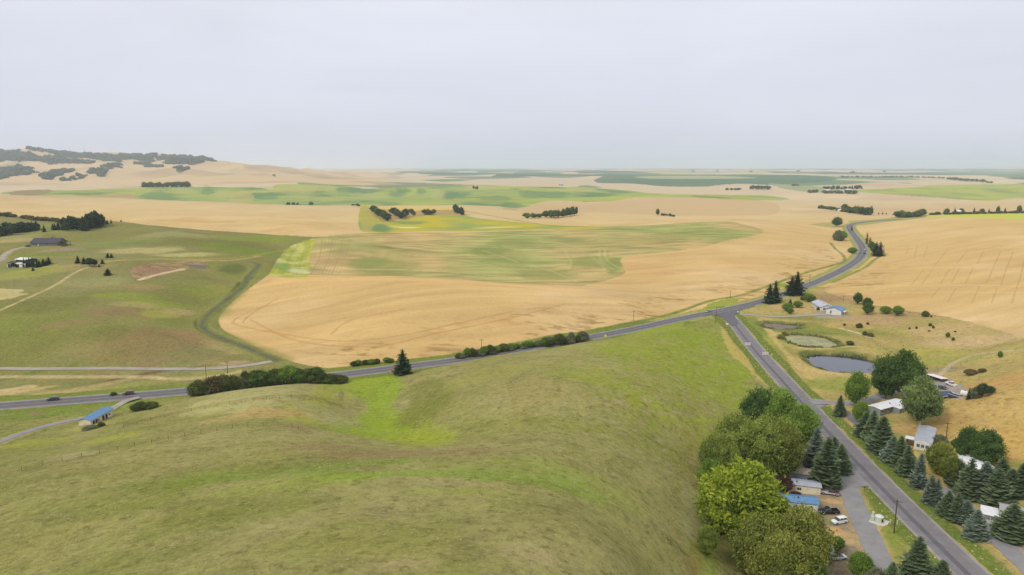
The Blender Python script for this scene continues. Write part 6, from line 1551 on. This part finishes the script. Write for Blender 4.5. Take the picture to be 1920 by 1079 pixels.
# 9 long mobile home with the white roof
o = empty("mobile_home", "long low mobile home with a white roof and grey walls under the cottonwood", "mobile home")
L = place(o, 1650, 781, 1700, 765, dmin=180, dmax=380); L = max(L, 13)
gable(o, L, 4.8, 2.7, .35, WGREY, RWHT, .35, vents=1)
for x in (.1, .3): window(o, L * x, 1.0, 1.3, 1.0)
gable(o, L * .5, 2.8, 2.5, .1, WGREY, RWHT, .2, x0=L * .45, y0=-2.81)
window(o, L * .6, 1.0, 1.3, .9, "f", -2.81); door(o, L * .8, side="f", y=-2.81)
# 10 single-wide with silver roof
o = empty("mobile_home", "white mobile home with a silver grey roof, pickup parked at its near end", "mobile home")
L = place(o, 1713, 842, 1723, 808, dmin=150, dmax=380); L = max(L, 18)
# local x points away from the camera; body to its right
gable(o, L, -4.9, 2.8, .45, WHT, RSILV, -.35, vents=0)
for yy in (-1.2, -2.5, -3.8): window(o, yy, 1.0, .9, 1.1, "l", 0)
for x in (.3, .6): window(o, L * x, 1.0, 1.4, 1.0, "f", -4.9)
boxes("deck", [(2, 6.5, 0.02, 2.6, -.6, .5)], WBROWN, o); boxes("deck_rail", [(2, 6.5, 2.5, 2.6, .5, 1.5), (2, 2.1, .1, 2.5, .5, 1.5)], WBROWN, o); boxes("deck_roof", [(1.8, 4.8, .36, 3.0, 2.45, 2.58)], RWHT, o)
# 11 white dome tent (fabric building)
o = empty("dome_tent", "big white fabric covered dome building among dark trees", "tent")
L = place(o, 1783, 874, 1812, 893, dmin=140, dmax=320); L = 11
pts = [(-.1, -1), (-.1, 1.8)] + [(4.2 - 4.3 * cos(a_), 1.8 + 2.9 * sin(a_)) for a_ in np.linspace(.12, pi - .12, 11)] + [(8.5, 1.8), (8.5, -1)]
prism("cover", pts, 0, L, surf_mat("tent_white", lin(232, 232, 236), .6, .03, 1), o)
for k in range(5):
    x_ = L * k / 4
    q = [(4.2 - 4.36 * cos(a_), 1.8 + 2.96 * sin(a_)) for a_ in np.linspace(.05, pi - .05, 13)]; q2 = [(4.2 - 4.26 * cos(a_), 1.8 + 2.86 * sin(a_)) for a_ in np.linspace(pi - .05, .05, 13)]
    prism("rib", q + q2, x_ - .06, x_ + .06, FRAME, o)
boxes("end_door", [(-.08, .0, 2.6, 5.8, -.6, 3.0)], FRAME, o)
# 12 grey roofed house with a white porch
o = empty("grey_roofed_house", "house with a pale grey roof and a white porch by the corner drive", "house")
L = place(o, 1876, 985, 1935, 990, dmin=110, dmax=260); L = 13
gable(o, L, 9, 2.9, 1.6, CREAM, RGREY, .5, vents=1)
for x in (.35, .7): window(o, L * x, .9, 1.5, 1.2)
for yy in (2.5, 6.5): window(o, yy, .9, 1.4, 1.2, "l", 0)
door(o, L * .12)
pr = boxes("porch", [(-4.2, -.02, .3, 4.6, -.9, .15)], FRAME, o)
prism("porch_roof", [(.0, 2.35), (5.0, 2.75), (5.0, 2.9), (.0, 2.5)], -4.6, -.52, RWHT, pr)
for xx in (-4.4, -2.4, -.8):
    boxes("post", [(xx, xx + .14, .3, .44, .15, 2.37)], FRAME, pr)
boxes("rail", [(-4.4, -.8, .32, .38, .9, 1.0), (-4.42, -4.36, .44, 4.5, .9, 1.0)], FRAME, pr)
# 13 mobile homes in the park
def park_home(label, u0, v0, u1, v1, W_, wall, roof, hw=2.6, hr=.45, wins=(.2, .45, .7), minL=9, ribs=0):
    o = empty("mobile_home", label, "mobile home", None)
    L = max(place(o, u0, v0, u1, v1, dmin=110, dmax=300), minL)
    # anchor at the right-hand end
    a_ = o.rotation_euler[2]; x1, y1, _ = at(u1, v1, 110, 300)
    o.location[0] = x1 - cos(a_) * L; o.location[1] = y1 - sin(a_) * L
    gable(o, L, W_, hw, hr, wall, roof, .3, ribs=ribs, vents=1)
    for x in wins: window(o, L * x, 1.0, 1.1, .9)
    return o, L
park_home("beige roofed mobile home farthest up the park behind the spruces", 1470, 862, 1512, 866, 4.2, CREAM, RBEIGE, minL=12)
o, L = park_home("blue grey mobile home with a beige roof, second from the far end of the park", 1468, 899, 1520, 905, 4.4, WBLUE, RBEIGE, minL=13, wins=(.15, .3))
boxes("deck", [(L * .55, L * .9, -2.4, -.02, -.6, .5)], WGREY, o); boxes("deck_rail", [(L * .55, L * .9, -2.4, -2.3, 1.3, 1.4), (L * .9 - .1, L * .9, -2.4, -.1, 1.3, 1.4), (L * .55, L * .55 + .1, -2.4, -2.3, .5, 1.3), (L * .72, L * .72 + .1, -2.4, -2.3, .5, 1.3), (L * .9 - .1, L * .9, -2.4, -2.3, .5, 1.3)], FRAME, o)
park_home("cream mobile home with a curved silver roof beside the purple pickup", 1478, 923, 1538, 929, 3.9, CREAM, RSILV, 2.6, .3, wins=(.3, .55), minL=13, ribs=1.4)
o, L = park_home("white walled home with a bright blue roof half hidden by the trees", 1480, 957, 1533, 961, 4.6, WHT, RBLUE, 2.6, .6, wins=(.4, .8), minL=10, ribs=.9)
o, L = park_home("teal walled home near the white hatchback", 1525, 1052, 1560, 1058, 4.4, WTEAL, RSILV, 2.6, .5, wins=(.5, .85), minL=9)
o, L = park_home("brown roofed home at the bottom of the picture under the olive trees", 1418, 1080, 1462, 1090, 4.6, WBROWN, RBROWN, 2.6, .9, wins=(.3,), minL=9)
# far farmstead buildings
def far_house(name, label, u, v, w, h, wall, roof, dmin, dmax, cat="house", dp=9):
    o = empty(name, label, cat)
    x, y, z = at(u, v, dmin, dmax); L = w / F * y
    o.location = (x - L / 2, y, z)
    gable(o, L, dp, h, h * .6, wall, roof, .3); window(o, L * .5, 1, 1.5, 1.2)
far_house("farm_house", "white gabled house among the trees of the far farmstead", 1551, 360, 9, 5, WHT, RWHT, 2000, 4000)
far_house("farm_barn", "long pale barn roof in the middle of the far farmstead", 1575, 359, 16, 4, WHT, RSILV, 2000, 4000, "barn", 14)
far_house("farm_barn", "pale barn at the right end of the far farmstead", 1592, 358, 12, 4, WGREY, RWHT, 2000, 4000, "barn", 14)
far_house("farm_barn", "long blue grey barn alone on the distant wheat", 1052, 348, 8, 5, WBLUE, RSILV, 2500, 5500, "barn", 14)
far_house("white_cottage", "small white building in the tree line behind the bright green strip", 1799, 401, 8, 4, WHT, RWHT, 950, 1500)
far_house("white_cottage", "small white building in the tree belt by the highway bend", 1576, 397, 5, 3, WHT, RWHT, 950, 1700)
# radio masts on the far mountain
for u, vb, vt, lb in ((159, 288, 273, "taller lattice radio mast on the far mountain ridge"), (130, 281, 273, "shorter faint radio mast on the far mountain ridge")):
    x, y, z = at(u, vb, 4500, 7500); Hh = top_z(vt, y) - z
    o = empty("radio_mast", lb, "mast"); o.location = (x, y, z - 2)
    g = Geo(); w_ = 1.6
    for sx, sy in ((-1, -1), (1, -1), (1, 1), (-1, 1)):
        limb(g, (sx * w_, sy * w_, 0), (sx * .5, sy * .5, Hh), .35, .3, 4)
    for k in range(12):
        a0, a1 = k / 12, (k + 1) / 12; wa, wb = w_ + (.5 - w_) * a0, w_ + (.5 - w_) * a1
        limb(g, (-wa, -wa, Hh * a0), (wb, -wb, Hh * a1), .22, .22, 3); limb(g, (wa, wa, Hh * a0), (-wb, wb, Hh * a1), .22, .22, 3)
    me_ = g.mesh("lattice", [GALV]); c = bpy.data.objects.new("lattice", me_); COL.objects.link(c); c.parent = o
    cyl("antenna", (0, 0, Hh + 2), .4, 5, "z", GALV, o, 6)
# ------------------------------------------------------------------ vehicles
print("vehicles")
def paint(name, c, r=.25):
    m, t, b, _ = new_mat(name); b.inputs["Base Color"].default_value = (*[float(q) for q in c], 1); b.inputs["Roughness"].default_value = r; b.inputs["Specular IOR Level"].default_value = .6; b.inputs["Coat Weight"].default_value = .5
    return m
LAMP = surf_mat("lamp_lens", lin(200, 200, 196), .2, .05, 5, spec=.7); RLAMP = surf_mat("rear_lens", lin(150, 30, 26), .3, .05, 5)
def loft(name, secs, mat, par):
    """secs: (x, z0, z1, half width bottom, half width top); rounded rectangular sections joined along the car"""
    v = []; f = []
    for x, z0, z1, wb, wt in secs:
        h = z1 - z0; c = min(.12, h * .3, wt * .3)
        v += [(x, -wb + c, z0), (x, wb - c, z0), (x, wb, z0 + c), (x, (wb + wt) / 2, z0 + h * .55), (x, wt, z1 - c), (x, wt - c * 1.3, z1), (x, -wt + c * 1.3, z1), (x, -wt, z1 - c), (x, -(wb + wt) / 2, z0 + h * .55), (x, -wb, z0 + c)]
    n = 10
    for k in range(len(secs) - 1):
        for i in range(n):
            a_ = k * n + i; b_ = k * n + (i + 1) % n; f.append((a_, b_, b_ + n, a_ + n))
    f.append(tuple(range(n - 1, -1, -1))); f.append(tuple((len(secs) - 1) * n + i for i in range(n)))
    o = mk_mesh(name, v, f, [mat], par, smooth=False)
    import bmesh
    bm = bmesh.new(); bm.from_mesh(o.data); bmesh.ops.recalc_face_normals(bm, faces=bm.faces); bm.to_mesh(o.data); bm.free()
    return o
def vehicle(kind, name, label, color, loc, head, roof=None, cat="car", two=None, rough=.25):
    """front toward local +x"""
    o = empty(name, label, cat); o.location = loc; o.rotation_euler = (0, 0, head)
    P_ = paint(name + "_paint", color, rough); R2 = paint(name + "_roof_paint", roof) if roof is not None else P_
    if kind in ("wagon", "suv", "hatch", "sedan"):
        L, Wd, zb, zh, zt = {"wagon": (4.8, .93, .95, 1.0, 1.5), "suv": (4.4, .92, 1.05, 1.12, 1.7), "hatch": (4.3, .9, .9, .98, 1.48), "sedan": (4.7, .92, .9, .95, 1.43)}[kind]
        h = L / 2
        loft("body", [(-h, .45, zb - .12, Wd * .86, Wd * .8), (-h + .15, .3, zh, Wd, Wd * .93), (-h * .3, .25, zh, Wd, Wd * .95), (h * .3, .25, zh, Wd, Wd * .95), (h * .45, .25, zb - .02, Wd, Wd * .92), (h - .25, .3, zb - .14, Wd * .96, Wd * .86), (h, .42, zb - .3, Wd * .84, Wd * .76)], P_, o)
        rb = {"wagon": -h + .2, "suv": -h + .12, "hatch": -h + .3, "sedan": -h + .85}[kind]; rt = {"wagon": -h + .55, "suv": -h + .3, "hatch": -h + .95, "sedan": -h + 1.5}[kind]
        ft = {"suv": h * .2}.get(kind, h * .1); fb = h * .48
        loft("windows", [(rb, zh - .05, zh + .03, Wd * .9, Wd * .88), (rt, zh - .05, zt - .05, Wd * .92, Wd * .76), (ft, zh - .05, zt - .05, Wd * .92, Wd * .76), (fb, zh - .05, zh + .03, Wd * .9, Wd * .86)], GLASS, o)
        loft("roof", [(rt - .08, zt - .07, zt - .01, Wd * .74, Wd * .68), (rt + .3, zt - .07, zt + .03, Wd * .77, Wd * .72), (ft - .2, zt - .07, zt + .03, Wd * .77, Wd * .72), (ft + .08, zt - .07, zt - .01, Wd * .74, Wd * .68)], R2, o)
        g_ = [rt + .1, (rt + ft) / 2, ft - .05]
        for xx in g_:
            for s in (-1, 1):
                loft("pillar", [(xx - .05, zh - .02, zt - .03, .03, .03), (xx + .05, zh - .02, zt - .03, .03, .03)], P_, o).location = (0, s * Wd * .84, 0)
        wx_, wr = (h - .85, -h + .85), (.36 if kind == "suv" else .33)
    else:
        L, Wd = 5.7, .98; h = L / 2; zh = 1.15; zt = 1.85; wr = .4
        loft("body", [(h * .98, .5, .85, Wd * .86, Wd * .8), (h - .2, .42, 1.08, Wd * .98, Wd * .9), (h * .42, .42, 1.16, Wd, Wd * .95), (-.35, .42, zh, Wd, Wd * .96)], P_, o)
        loft("windows", [(h * .45, zh - .04, zh + .04, Wd * .9, Wd * .86), (h * .22, zh - .04, zt - .05, Wd * .92, Wd * .76), (-.15, zh - .04, zt - .05, Wd * .92, Wd * .76), (-.35, zh - .04, zt - .25, Wd * .9, Wd * .8)], GLASS, o)
        loft("roof", [(h * .24, zt - .08, zt - .01, Wd * .74, Wd * .68), (h * .1, zt - .08, zt + .03, Wd * .77, Wd * .7), (-.1, zt - .08, zt + .02, Wd * .77, Wd * .7), (-.28, zt - .12, zt - .02, Wd * .76, Wd * .7)], R2, o)
        boxes("cargo_bed", [(-h, -.36, -Wd, -Wd + .1, .45, 1.12), (-h, -.36, Wd - .1, Wd, .45, 1.12), (-h, -h + .1, -Wd + .101, Wd - .101, .45, 1.1), (-.46, -.37, -Wd + .101, Wd - .101, .45, 1.12), (-h + .101, -.461, -Wd + .101, Wd - .101, .45, .62)], P_ if two is None else paint(name + "_lower", two), o)
        boxes("bumper", [(-h - .12, -h - .01, -Wd * .9, Wd * .9, .42, .62)], RIM, o)
        if two is not None:
            boxes("side_stripe", [(-h, h * .9, -Wd - .015, -Wd - .004, .55, .9), (-h, h * .9, Wd + .004, Wd + .015, .55, .9)], paint(name + "_stripe", two), o)
        wx_ = (h - .95, -h + 1.15)
    for xx in wx_:
        for s in (-1, 1):
            w_ = cyl("wheel", (xx, s * (Wd - .1), wr), wr, .24, "y", RUBBER, o, 18); cyl("rim", (xx, s * (Wd + .012), wr), wr * .6, .03, "y", RIM, w_, 12)
    zl = .75 if kind != "pickup" else .85
    for s in (-1, 1):
        boxes("headlight", [(h - .16, h - .0, s * Wd * .62 - .16, s * Wd * .62 + .16, zl - .1, zl + .06)], LAMP, o)
        boxes("tail_light", [(-h - .02, -h + .06, s * Wd * .74 - .1, s * Wd * .74 + .1, zl, zl + .2)], RLAMP, o)
    return o
def on_road(rn, u, v, lane, toward=1, dmin=150, dmax=1300):
    x, y, _ = at(u, v, dmin, dmax); r = ROADS[rn]; W = r["W"]; k = int(np.argmin(np.hypot(W[:, 0] - x, W[:, 1] - y))); k = min(max(k, 1), len(W) - 2)
    tx, ty = W[k + 1] - W[k - 1]; n_ = math.hypot(tx, ty); tx /= n_; ty /= n_
    f = ((x - W[k][0]) * tx + (y - W[k][1]) * ty)
    px, py = W[k][0] + tx * f + ty * lane, W[k][1] + ty * f - tx * lane
    return (px, py, float(r["z"][k]) + .055), atan2(ty * toward, tx * toward)
lo, hd = on_road("highway", 104, 749, -1.9, -1)
vehicle("wagon", "station_wagon", "dark green black estate car driving at the left on the highway", lin(34, 42, 44), lo, hd)
lo, hd = on_road("highway", 240, 741, -1.9, -1)
vehicle("suv", "suv", "dark red four wheel drive following the black estate on the highway", lin(96, 26, 30), lo, hd)
lo, hd = on_road("highway", 1317, 583, -1.9, -1)
vehicle("sedan", "sedan", "pale silver sedan approaching the junction on the highway", lin(168, 160, 166), lo, hd)
lo, hd = on_road("highway", 1621, 469, 1.9, 1)
vehicle("suv", "van", "bright white van on the highway curve", lin(226, 228, 232), lo, hd, cat="van")
lo, hd = on_road("highway", 1624, 476, 1.9, 1)
vehicle("sedan", "sedan", "small dark car just below the white van on the curve", lin(46, 44, 50), lo, hd)
lo, hd = on_road("highway", 1596, 445, -1.9, -1)
vehicle("sedan", "sedan", "distant grey white car high on the highway curve", lin(150, 152, 158), lo, hd)
def parked(kind, name, label, color, u, v, du, dv, **kw):
    x0, y0, z0 = at(u, v, 110, 700); x1, y1, z1 = at(u + du, v + dv, 110, 700)
    return vehicle(kind, name, label, color, (x0, y0, z0 + .02), atan2(y1 - y0, x1 - x0), **kw)
parked("pickup", "pickup_truck", "old purple pickup with a pale stripe beside the cream mobile home", lin(84, 44, 62), 1555, 927, 20, 3, cat="pickup", two=lin(196, 186, 190))
parked("pickup", "pickup_truck", "black pickup parked in front of the blue roofed home", lin(26, 27, 30), 1553, 963, -20, 1, cat="pickup")
parked("suv", "suv", "boxy white four wheel drive parked below the black pickup", lin(224, 224, 222), 1573, 981, -20, 4, cat="suv")
parked("hatch", "hatchback", "white hatchback with a black roof beside the teal home", lin(214, 216, 220), 1571, 1048, 20, -3, roof=lin(28, 28, 30))
parked("pickup", "pickup_truck", "white pickup parked across the near end of the silver roofed mobile home", lin(222, 222, 224), 1736, 843, 20, 4, cat="pickup")
parked("pickup", "pickup_truck", "white pickup in the gravel yard above the navy trailer", lin(228, 228, 230), 1785, 721, -20, -3.5, cat="pickup")
parked("sedan", "sedan", "dark car in shade on the far side of the sunroom", lin(38, 42, 56), 1769, 730, 20, 1)
parked("suv", "suv", "black car at the left gable of the ranch house", lin(30, 30, 36), 52, 463, -20, 1, cat="suv")
# white object under the trees: a small camper
o = empty("camper_trailer", "small white camper glimpsed between the locust trees and the spruces", "camper")
place(o, 1480, 832, 1495, 836, dmin=110, dmax=300)
loft("body", [(-2.3, .5, 2.2, 1.0, .95), (-2.1, .45, 2.6, 1.05, 1.0), (1.9, .45, 2.6, 1.05, 1.0), (2.3, .6, 1.9, 1.0, .9)], WHT, o); window(o, 0, 1.3, 1.2, .6, "f", -1.03)
for s in (-1, 1): cyl("wheel", (-.2, s * 1.0, .35), .35, .2, "y", RUBBER, o)
# ------------------------------------------------------------------ poles, signs, fences, small things
print("small things")
def pole(u, vb, vt, label, w=.16, arm=True, dmin=100, dmax=1300, mat=DKBR, light=False):
    x, y, z = at(u, vb, dmin, dmax); Hh = top_z(vt, y) - z
    o = empty("utility_pole", label, "utility pole", None); o.location = (x, y, z); o.rotation_euler = (0, 0, rnd.uniform(-.3, .3))
    cyl("post", (0, 0, Hh / 2 - .5), w, Hh + 1, "z", mat, o, 10, .7)
    if arm:
        c = boxes("crossarm", [(-1.2, 1.2, -.2, -.08, Hh - .55, Hh - .42)], mat, o)
        for xx in (-1.1, -.5, .5, 1.1):
            cyl("insulator", (xx, -.14, Hh - .33), .06, .18, "z", GALV, c, 6)
    return o
pole(1676, 1000, 937, "tall brown utility pole on the lawn between park drive and side road", .17)
pole(1342, 606, 576, "utility pole at the near corner of the junction with a grey twin", .13)
pole(1337, 606, 578, "grey pole close beside the pole at the near corner of the junction", .1, arm=False, mat=GALV)
pole(1369, 561, 545, "utility pole in the green wedge beyond the junction", .16)
pole(1518, 530, 514, "utility pole on the wheat strip right of the tall twin spruces", .16)
pole(1188, 601, 583, "utility pole beside the highway in the middle of the front wheat field", .14)
pole(903, 654, 636, "utility pole rising behind the short hedge", .14)
pole(427, 700, 677, "right one of two thin poles behind the long hedge", .14)
pole(387, 712, 684, "left one of two thin poles behind the long hedge", .14, arm=False)
pole(1774, 822, 792, "dark utility pole behind the willow by the silver roofed home", .14)
pole(1835, 744, 718, "pale pole in the conifer clump by the navy trailer", .1, arm=False, mat=GALV)
pole(1581, 566, 555, "thin pole at the wheat edge behind the blue roofed garage", .12)
pole(1601, 577, 571, "short pale post in the yard east of the garage", .1, arm=False, mat=GALV)
pole(817, 690, 681, "thin pole on the far highway verge right of the lone fir", .1, arm=False, mat=GALV)
ORG = surf_mat("sign_orange", lin(226, 112, 60), .6, .05, 3); YLW = surf_mat("sign_yellow", lin(226, 208, 60), .6, .05, 3); SGW = surf_mat("sign_white", lin(230, 230, 232), .5, .04, 3)
def sign(u, vb, size, hgt, shape, mat, label, name="road_sign", dmin=150, dmax=600, face=0.0):
    x, y, z = at(u, vb, dmin, dmax); o = empty(name, label, "road sign"); o.location = (x, y, z); o.rotation_euler = (0, 0, face)
    cyl("post", (0, 0, hgt / 2), .05, hgt, "z", GALV, o, 8)
    s = size / 2
    if shape == "diamond":
        prism("sign_board", [(0, hgt - s * .4), (s * 1.3, hgt + s * .9), (0, hgt + s * 2.2), (-s * 1.3, hgt + s * .9)], -.1, -.06, mat, o, "y")
    else:
        boxes("sign_board", [(-s, s, -.1, -.06, hgt - s * .6, hgt + s * .9)], mat, o)
    return o
sign(739, 698, 1.5, 1.5, "diamond", ORG, "orange diamond sign beside the foot of the lone fir", face=-.2)
sign(1135, 636, 1.2, 1.4, "diamond", YLW, "yellow diamond sign beside the highway past the short hedge", face=-.3)
sign(1363, 613, 1.5, 1.6, "rect", SGW, "white sign at the left edge of the side road just below the junction")
sign(1383, 590, 1.0, 1.6, "rect", SGW, "small white sign on the corner where the house drive leaves")
sign(1447, 668, .9, .8, "diamond", YLW, "small yellow marker on the verge right of the right barricade")
for u, v, lb in ((1402, 647, "left white striped barricade standing on the side road"), (1435, 665, "right white striped barricade on the edge of the side road")):
    x, y, z = at(u, v, 200, 500); o = empty("road_barricade", lb, "barricade"); o.location = (x, y, z + .1)
    for k in range(3):
        r_ = boxes("rail", [(-1.6, 1.6, -.04, 0, .3 + k * .55, .66 + k * .55)], SGW, o)
        boxes("stripe", [(-1.4 + j * .9, -1.4 + j * .9 + .14, -.055, -.045, .37 + k * .55, .6 + k * .55) for j in range(4)], ORG, r_)
    boxes("leg", [(-1.0, -.92, -.6, .6, 0, .06), (-1.0, -.92, .01, .08, .06, 1.65)], GALV, o); boxes("leg", [(.92, 1.0, -.6, .6, 0, .06), (.92, 1.0, .01, .08, .06, 1.65)], GALV, o)
# concrete pad with a pump house beside the pole
o = empty("pump_house", "pale green well housing on a white concrete pad by the park drive", "well house")
x, y, z = at(1648, 978, 110, 300); o.location = (x, y, z)
pts8 = [(cos(a_) * r_, sin(a_) * r_) for a_, r_ in zip(np.linspace(0, 2 * pi, 9)[:-1], (3.0, 2.2, 2.4, 2.2, 2.8, 2.2, 2.4, 2.2))]
mk_mesh("pad", [(a_, b_, -.3) for a_, b_ in pts8] + [(a_, b_, .18) for a_, b_ in pts8], [tuple(range(8, 16))] + [(i, (i + 1) % 8, (i + 1) % 8 + 8, i + 8) for i in range(8)], [CONC], o)
HS = surf_mat("housing_pale_green", lin(196, 208, 190), .6, .05, 3)
cyl("housing", (0, 0, .95), 1.05, 1.5, "z", HS, o, 12); cyl("housing_lid", (0, 0, 1.85), 1.12, .3, "z", FRAME, o, 12, .55); boxes("hatch", [(.1, .6, -1.1, -.98, .5, 1.3)], WDARK, o)
boxes("control_box", [(-1.9, -1.2, .2, .9, .18, 1.5)], HS, o); cyl("vent_pipe", (-.9, 1.5, 1.2), .3, 2.0, "z", HS, o, 10)
for (dx, dy, lb) in ((2.6, -.9, "nearer pale bollard beside the well housing pad"), (4.2, -1.4, "farther pale bollard toward the brown pole")):
    b_ = empty("bollard", lb, "bollard"); b_.location = (x + dx, y + dy, gz(x + dx, y + dy)); cyl("post", (0, 0, .5), .13, 1.1, "z", CONC, b_, 10); cyl("cap", (0, 0, 1.08), .14, .06, "z", FRAME, b_, 10)
def fence(name, label, pts, step, hgt, dmin, dmax, rail_r=.03, rails=(.35, .7, 1.05), wmat=None, pmat=None):
    W = resample(ground_line(pts, dmin, dmax), step); zz = zf(W[:, 0], W[:, 1])
    o = empty(name, label, "fence"); o.location = (W[0][0], W[0][1], zz[0]); ox, oy, oz = o.location
    pm = cyl("post", (0, 0, hgt / 2 - .2), .06, hgt + .4, "z", pmat or WOOD, o, 6)
    P0 = pm.data
    n_ = 0
    for (px, py), pz in zip(W, zz):
        if n_ == 0: pm.location = (px - ox, py - oy, pz - oz)
        elif n_ < 98:
            c = pm.copy(); COL.objects.link(c); c.parent = o; c.location = (px - ox, py - oy, pz - oz)
        n_ += 1
    g = Geo()
    for r_ in rails:
        for k in range(len(W) - 1):
            limb(g, (W[k][0] - ox, W[k][1] - oy, zz[k] - oz + r_), (W[k + 1][0] - ox, W[k + 1][1] - oy, zz[k + 1] - oz + r_), rail_r, rail_r, 3)
    me_ = g.mesh("wire", [wmat or GALV]); c = bpy.data.objects.new("wire", me_); COL.objects.link(c); c.parent = o
RUST = surf_mat("rusty_wire", lin(116, 84, 62), .9, .2, 4)
fence("wire_fence", "rusty wire fence running over the near pasture hill above the blue roofed shed", [(232, 803), (300, 786), (380, 768), (470, 753), (530, 747), (570, 748), (600, 754), (640, 765)], 4.0, 1.3, 120, 330, .045, (.5, .9, 1.25), RUST, RUST)
fence("wire_fence", "long thin wire fence across the lower slope of the near pasture hill", [(0, 893), (90, 872), (180, 853), (250, 838), (330, 822), (420, 806), (480, 800), (540, 800), (560, 806)], 4.0, 1.3, 120, 330, .02, (.4, .8, 1.2), RUST, WOOD)
fence("wire_fence", "post and wire fence beside the mown strip above the ponds", [(1636, 640), (1650, 650), (1668, 660), (1690, 668)], 3.5, 1.3, 220, 500, .02)
fence("wire_fence", "post fence crossing the dry hillside above the gravel yard", [(1758, 697), (1790, 690), (1820, 676), (1870, 668), (1925, 662)], 5, 1.3, 200, 420, .02)
o = empty("traffic_cone", "small orange cone on the dirt between the white four wheel drive and the bush", "cone"); x, y, z = at(1569, 996, 110, 300); o.location = (x, y, z)
cyl("cone", (0, 0, .4), .25, .75, "z", ORG, o, 12, .2); boxes("base", [(-.3, .3, -.3, .3, -.05, .04)], ORG, o)
# two mailboxes by the mouth of the park drive, pale stones along the side road
for u, v, lb in ((1621, 920, "mailbox post at the mouth of the park drive"), (1558 + 70, 946, "pale stake on the lawn beside the park drive")):
    x, y, z = at(u, v, 110, 300); o = empty("mailbox" if "mail" in lb else "marker_stake", lb, "mailbox" if "mail" in lb else "stake"); o.location = (x, y, z)
    cyl("post", (0, 0, .5), .06, 1.1, "z", WOOD if "mail" in lb else CONC, o, 8)
    if "mail" in lb: boxes("box", [(-.15, .15, -.28, .28, 1.05, 1.3)], DKTRIM, o)
    else: cyl("cap", (0, 0, 1.1), .08, .08, "z", FRAME, o, 8)
# dry tufts and stones that line the verge
rs = np.random.RandomState(9); g = Geo(); W = ROADS["side_road"]["W"]; T_ = np.gradient(W, axis=0); T_ /= np.hypot(T_[:, 0], T_[:, 1])[:, None]
for k in range(1500):
    i = rs.randint(0, len(W)); off = rs.choice([-1, 1]) * (4.9 + abs(rs.normal()) * 1.4) if rs.rand() < .75 else rs.choice([-1, 1]) * rs.uniform(9, 12)
    px = W[i][0] + T_[i][1] * off + rs.uniform(-2, 2); py = W[i][1] - T_[i][0] * off + rs.uniform(-2, 2)
    if any(np.min(np.hypot(ROADS[n_]["W"][:, 0] - px, ROADS[n_]["W"][:, 1] - py)) < ROADS[n_]["hw"] + (.8 if n_ == "side_road" else 1.6) for n_ in ("side_road", "park_drive", "farm_drive", "corner_drive", "highway", "gravel_lane", "house_drive")): continue
    if 170 < py < 215 and px < 128 and off < 0: continue
    s_ = rs.uniform(.12, .34); pz = gz(px, py)
    g.add(ICO_V * np.array([s_, s_, s_ * .6]) * rs.uniform(.6, 1.3, (12, 1)) + [px, py, pz + s_ * .1], ICO_F, rs.rand())
me_ = g.mesh("verge_tufts", [leaf_mat("dry_grass", lin(140, 130, 76), lin(196, 182, 126), .1)]); o = bpy.data.objects.new("verge_tufts", me_); COL.objects.link(o)
tag(o, "dry grass tufts lining both verges of the side road", None, None, "stuff")
# ------------------------------------------------------------------ the air
HX = 90000.0
hz = mk_mesh("haze", [(sx * HX, y_, z_) for z_ in (-60.0, 420.0) for sx in (-1, 1) for y_ in (-3000.0, 74000.0)],
             [(0, 1, 3, 2), (4, 6, 7, 5), (0, 4, 5, 1), (2, 3, 7, 6), (0, 2, 6, 4), (1, 5, 7, 3)])
m = bpy.data.materials.new("haze_air"); m.use_nodes = True; t = m.node_tree; t.nodes.clear()
out = N(t, "ShaderNodeOutputMaterial"); pv = N(t, "ShaderNodeVolumePrincipled")
pv.inputs["Color"].default_value = (0.82, 0.90, 1.0, 1); pv.inputs["Density"].default_value = 0.00007; pv.inputs["Anisotropy"].default_value = 0.2
t.links.new(pv.outputs[0], out.inputs["Volume"])
hz.data.materials.append(m)
tag(hz, "thin pale haze over the whole valley", None, None, "stuff")
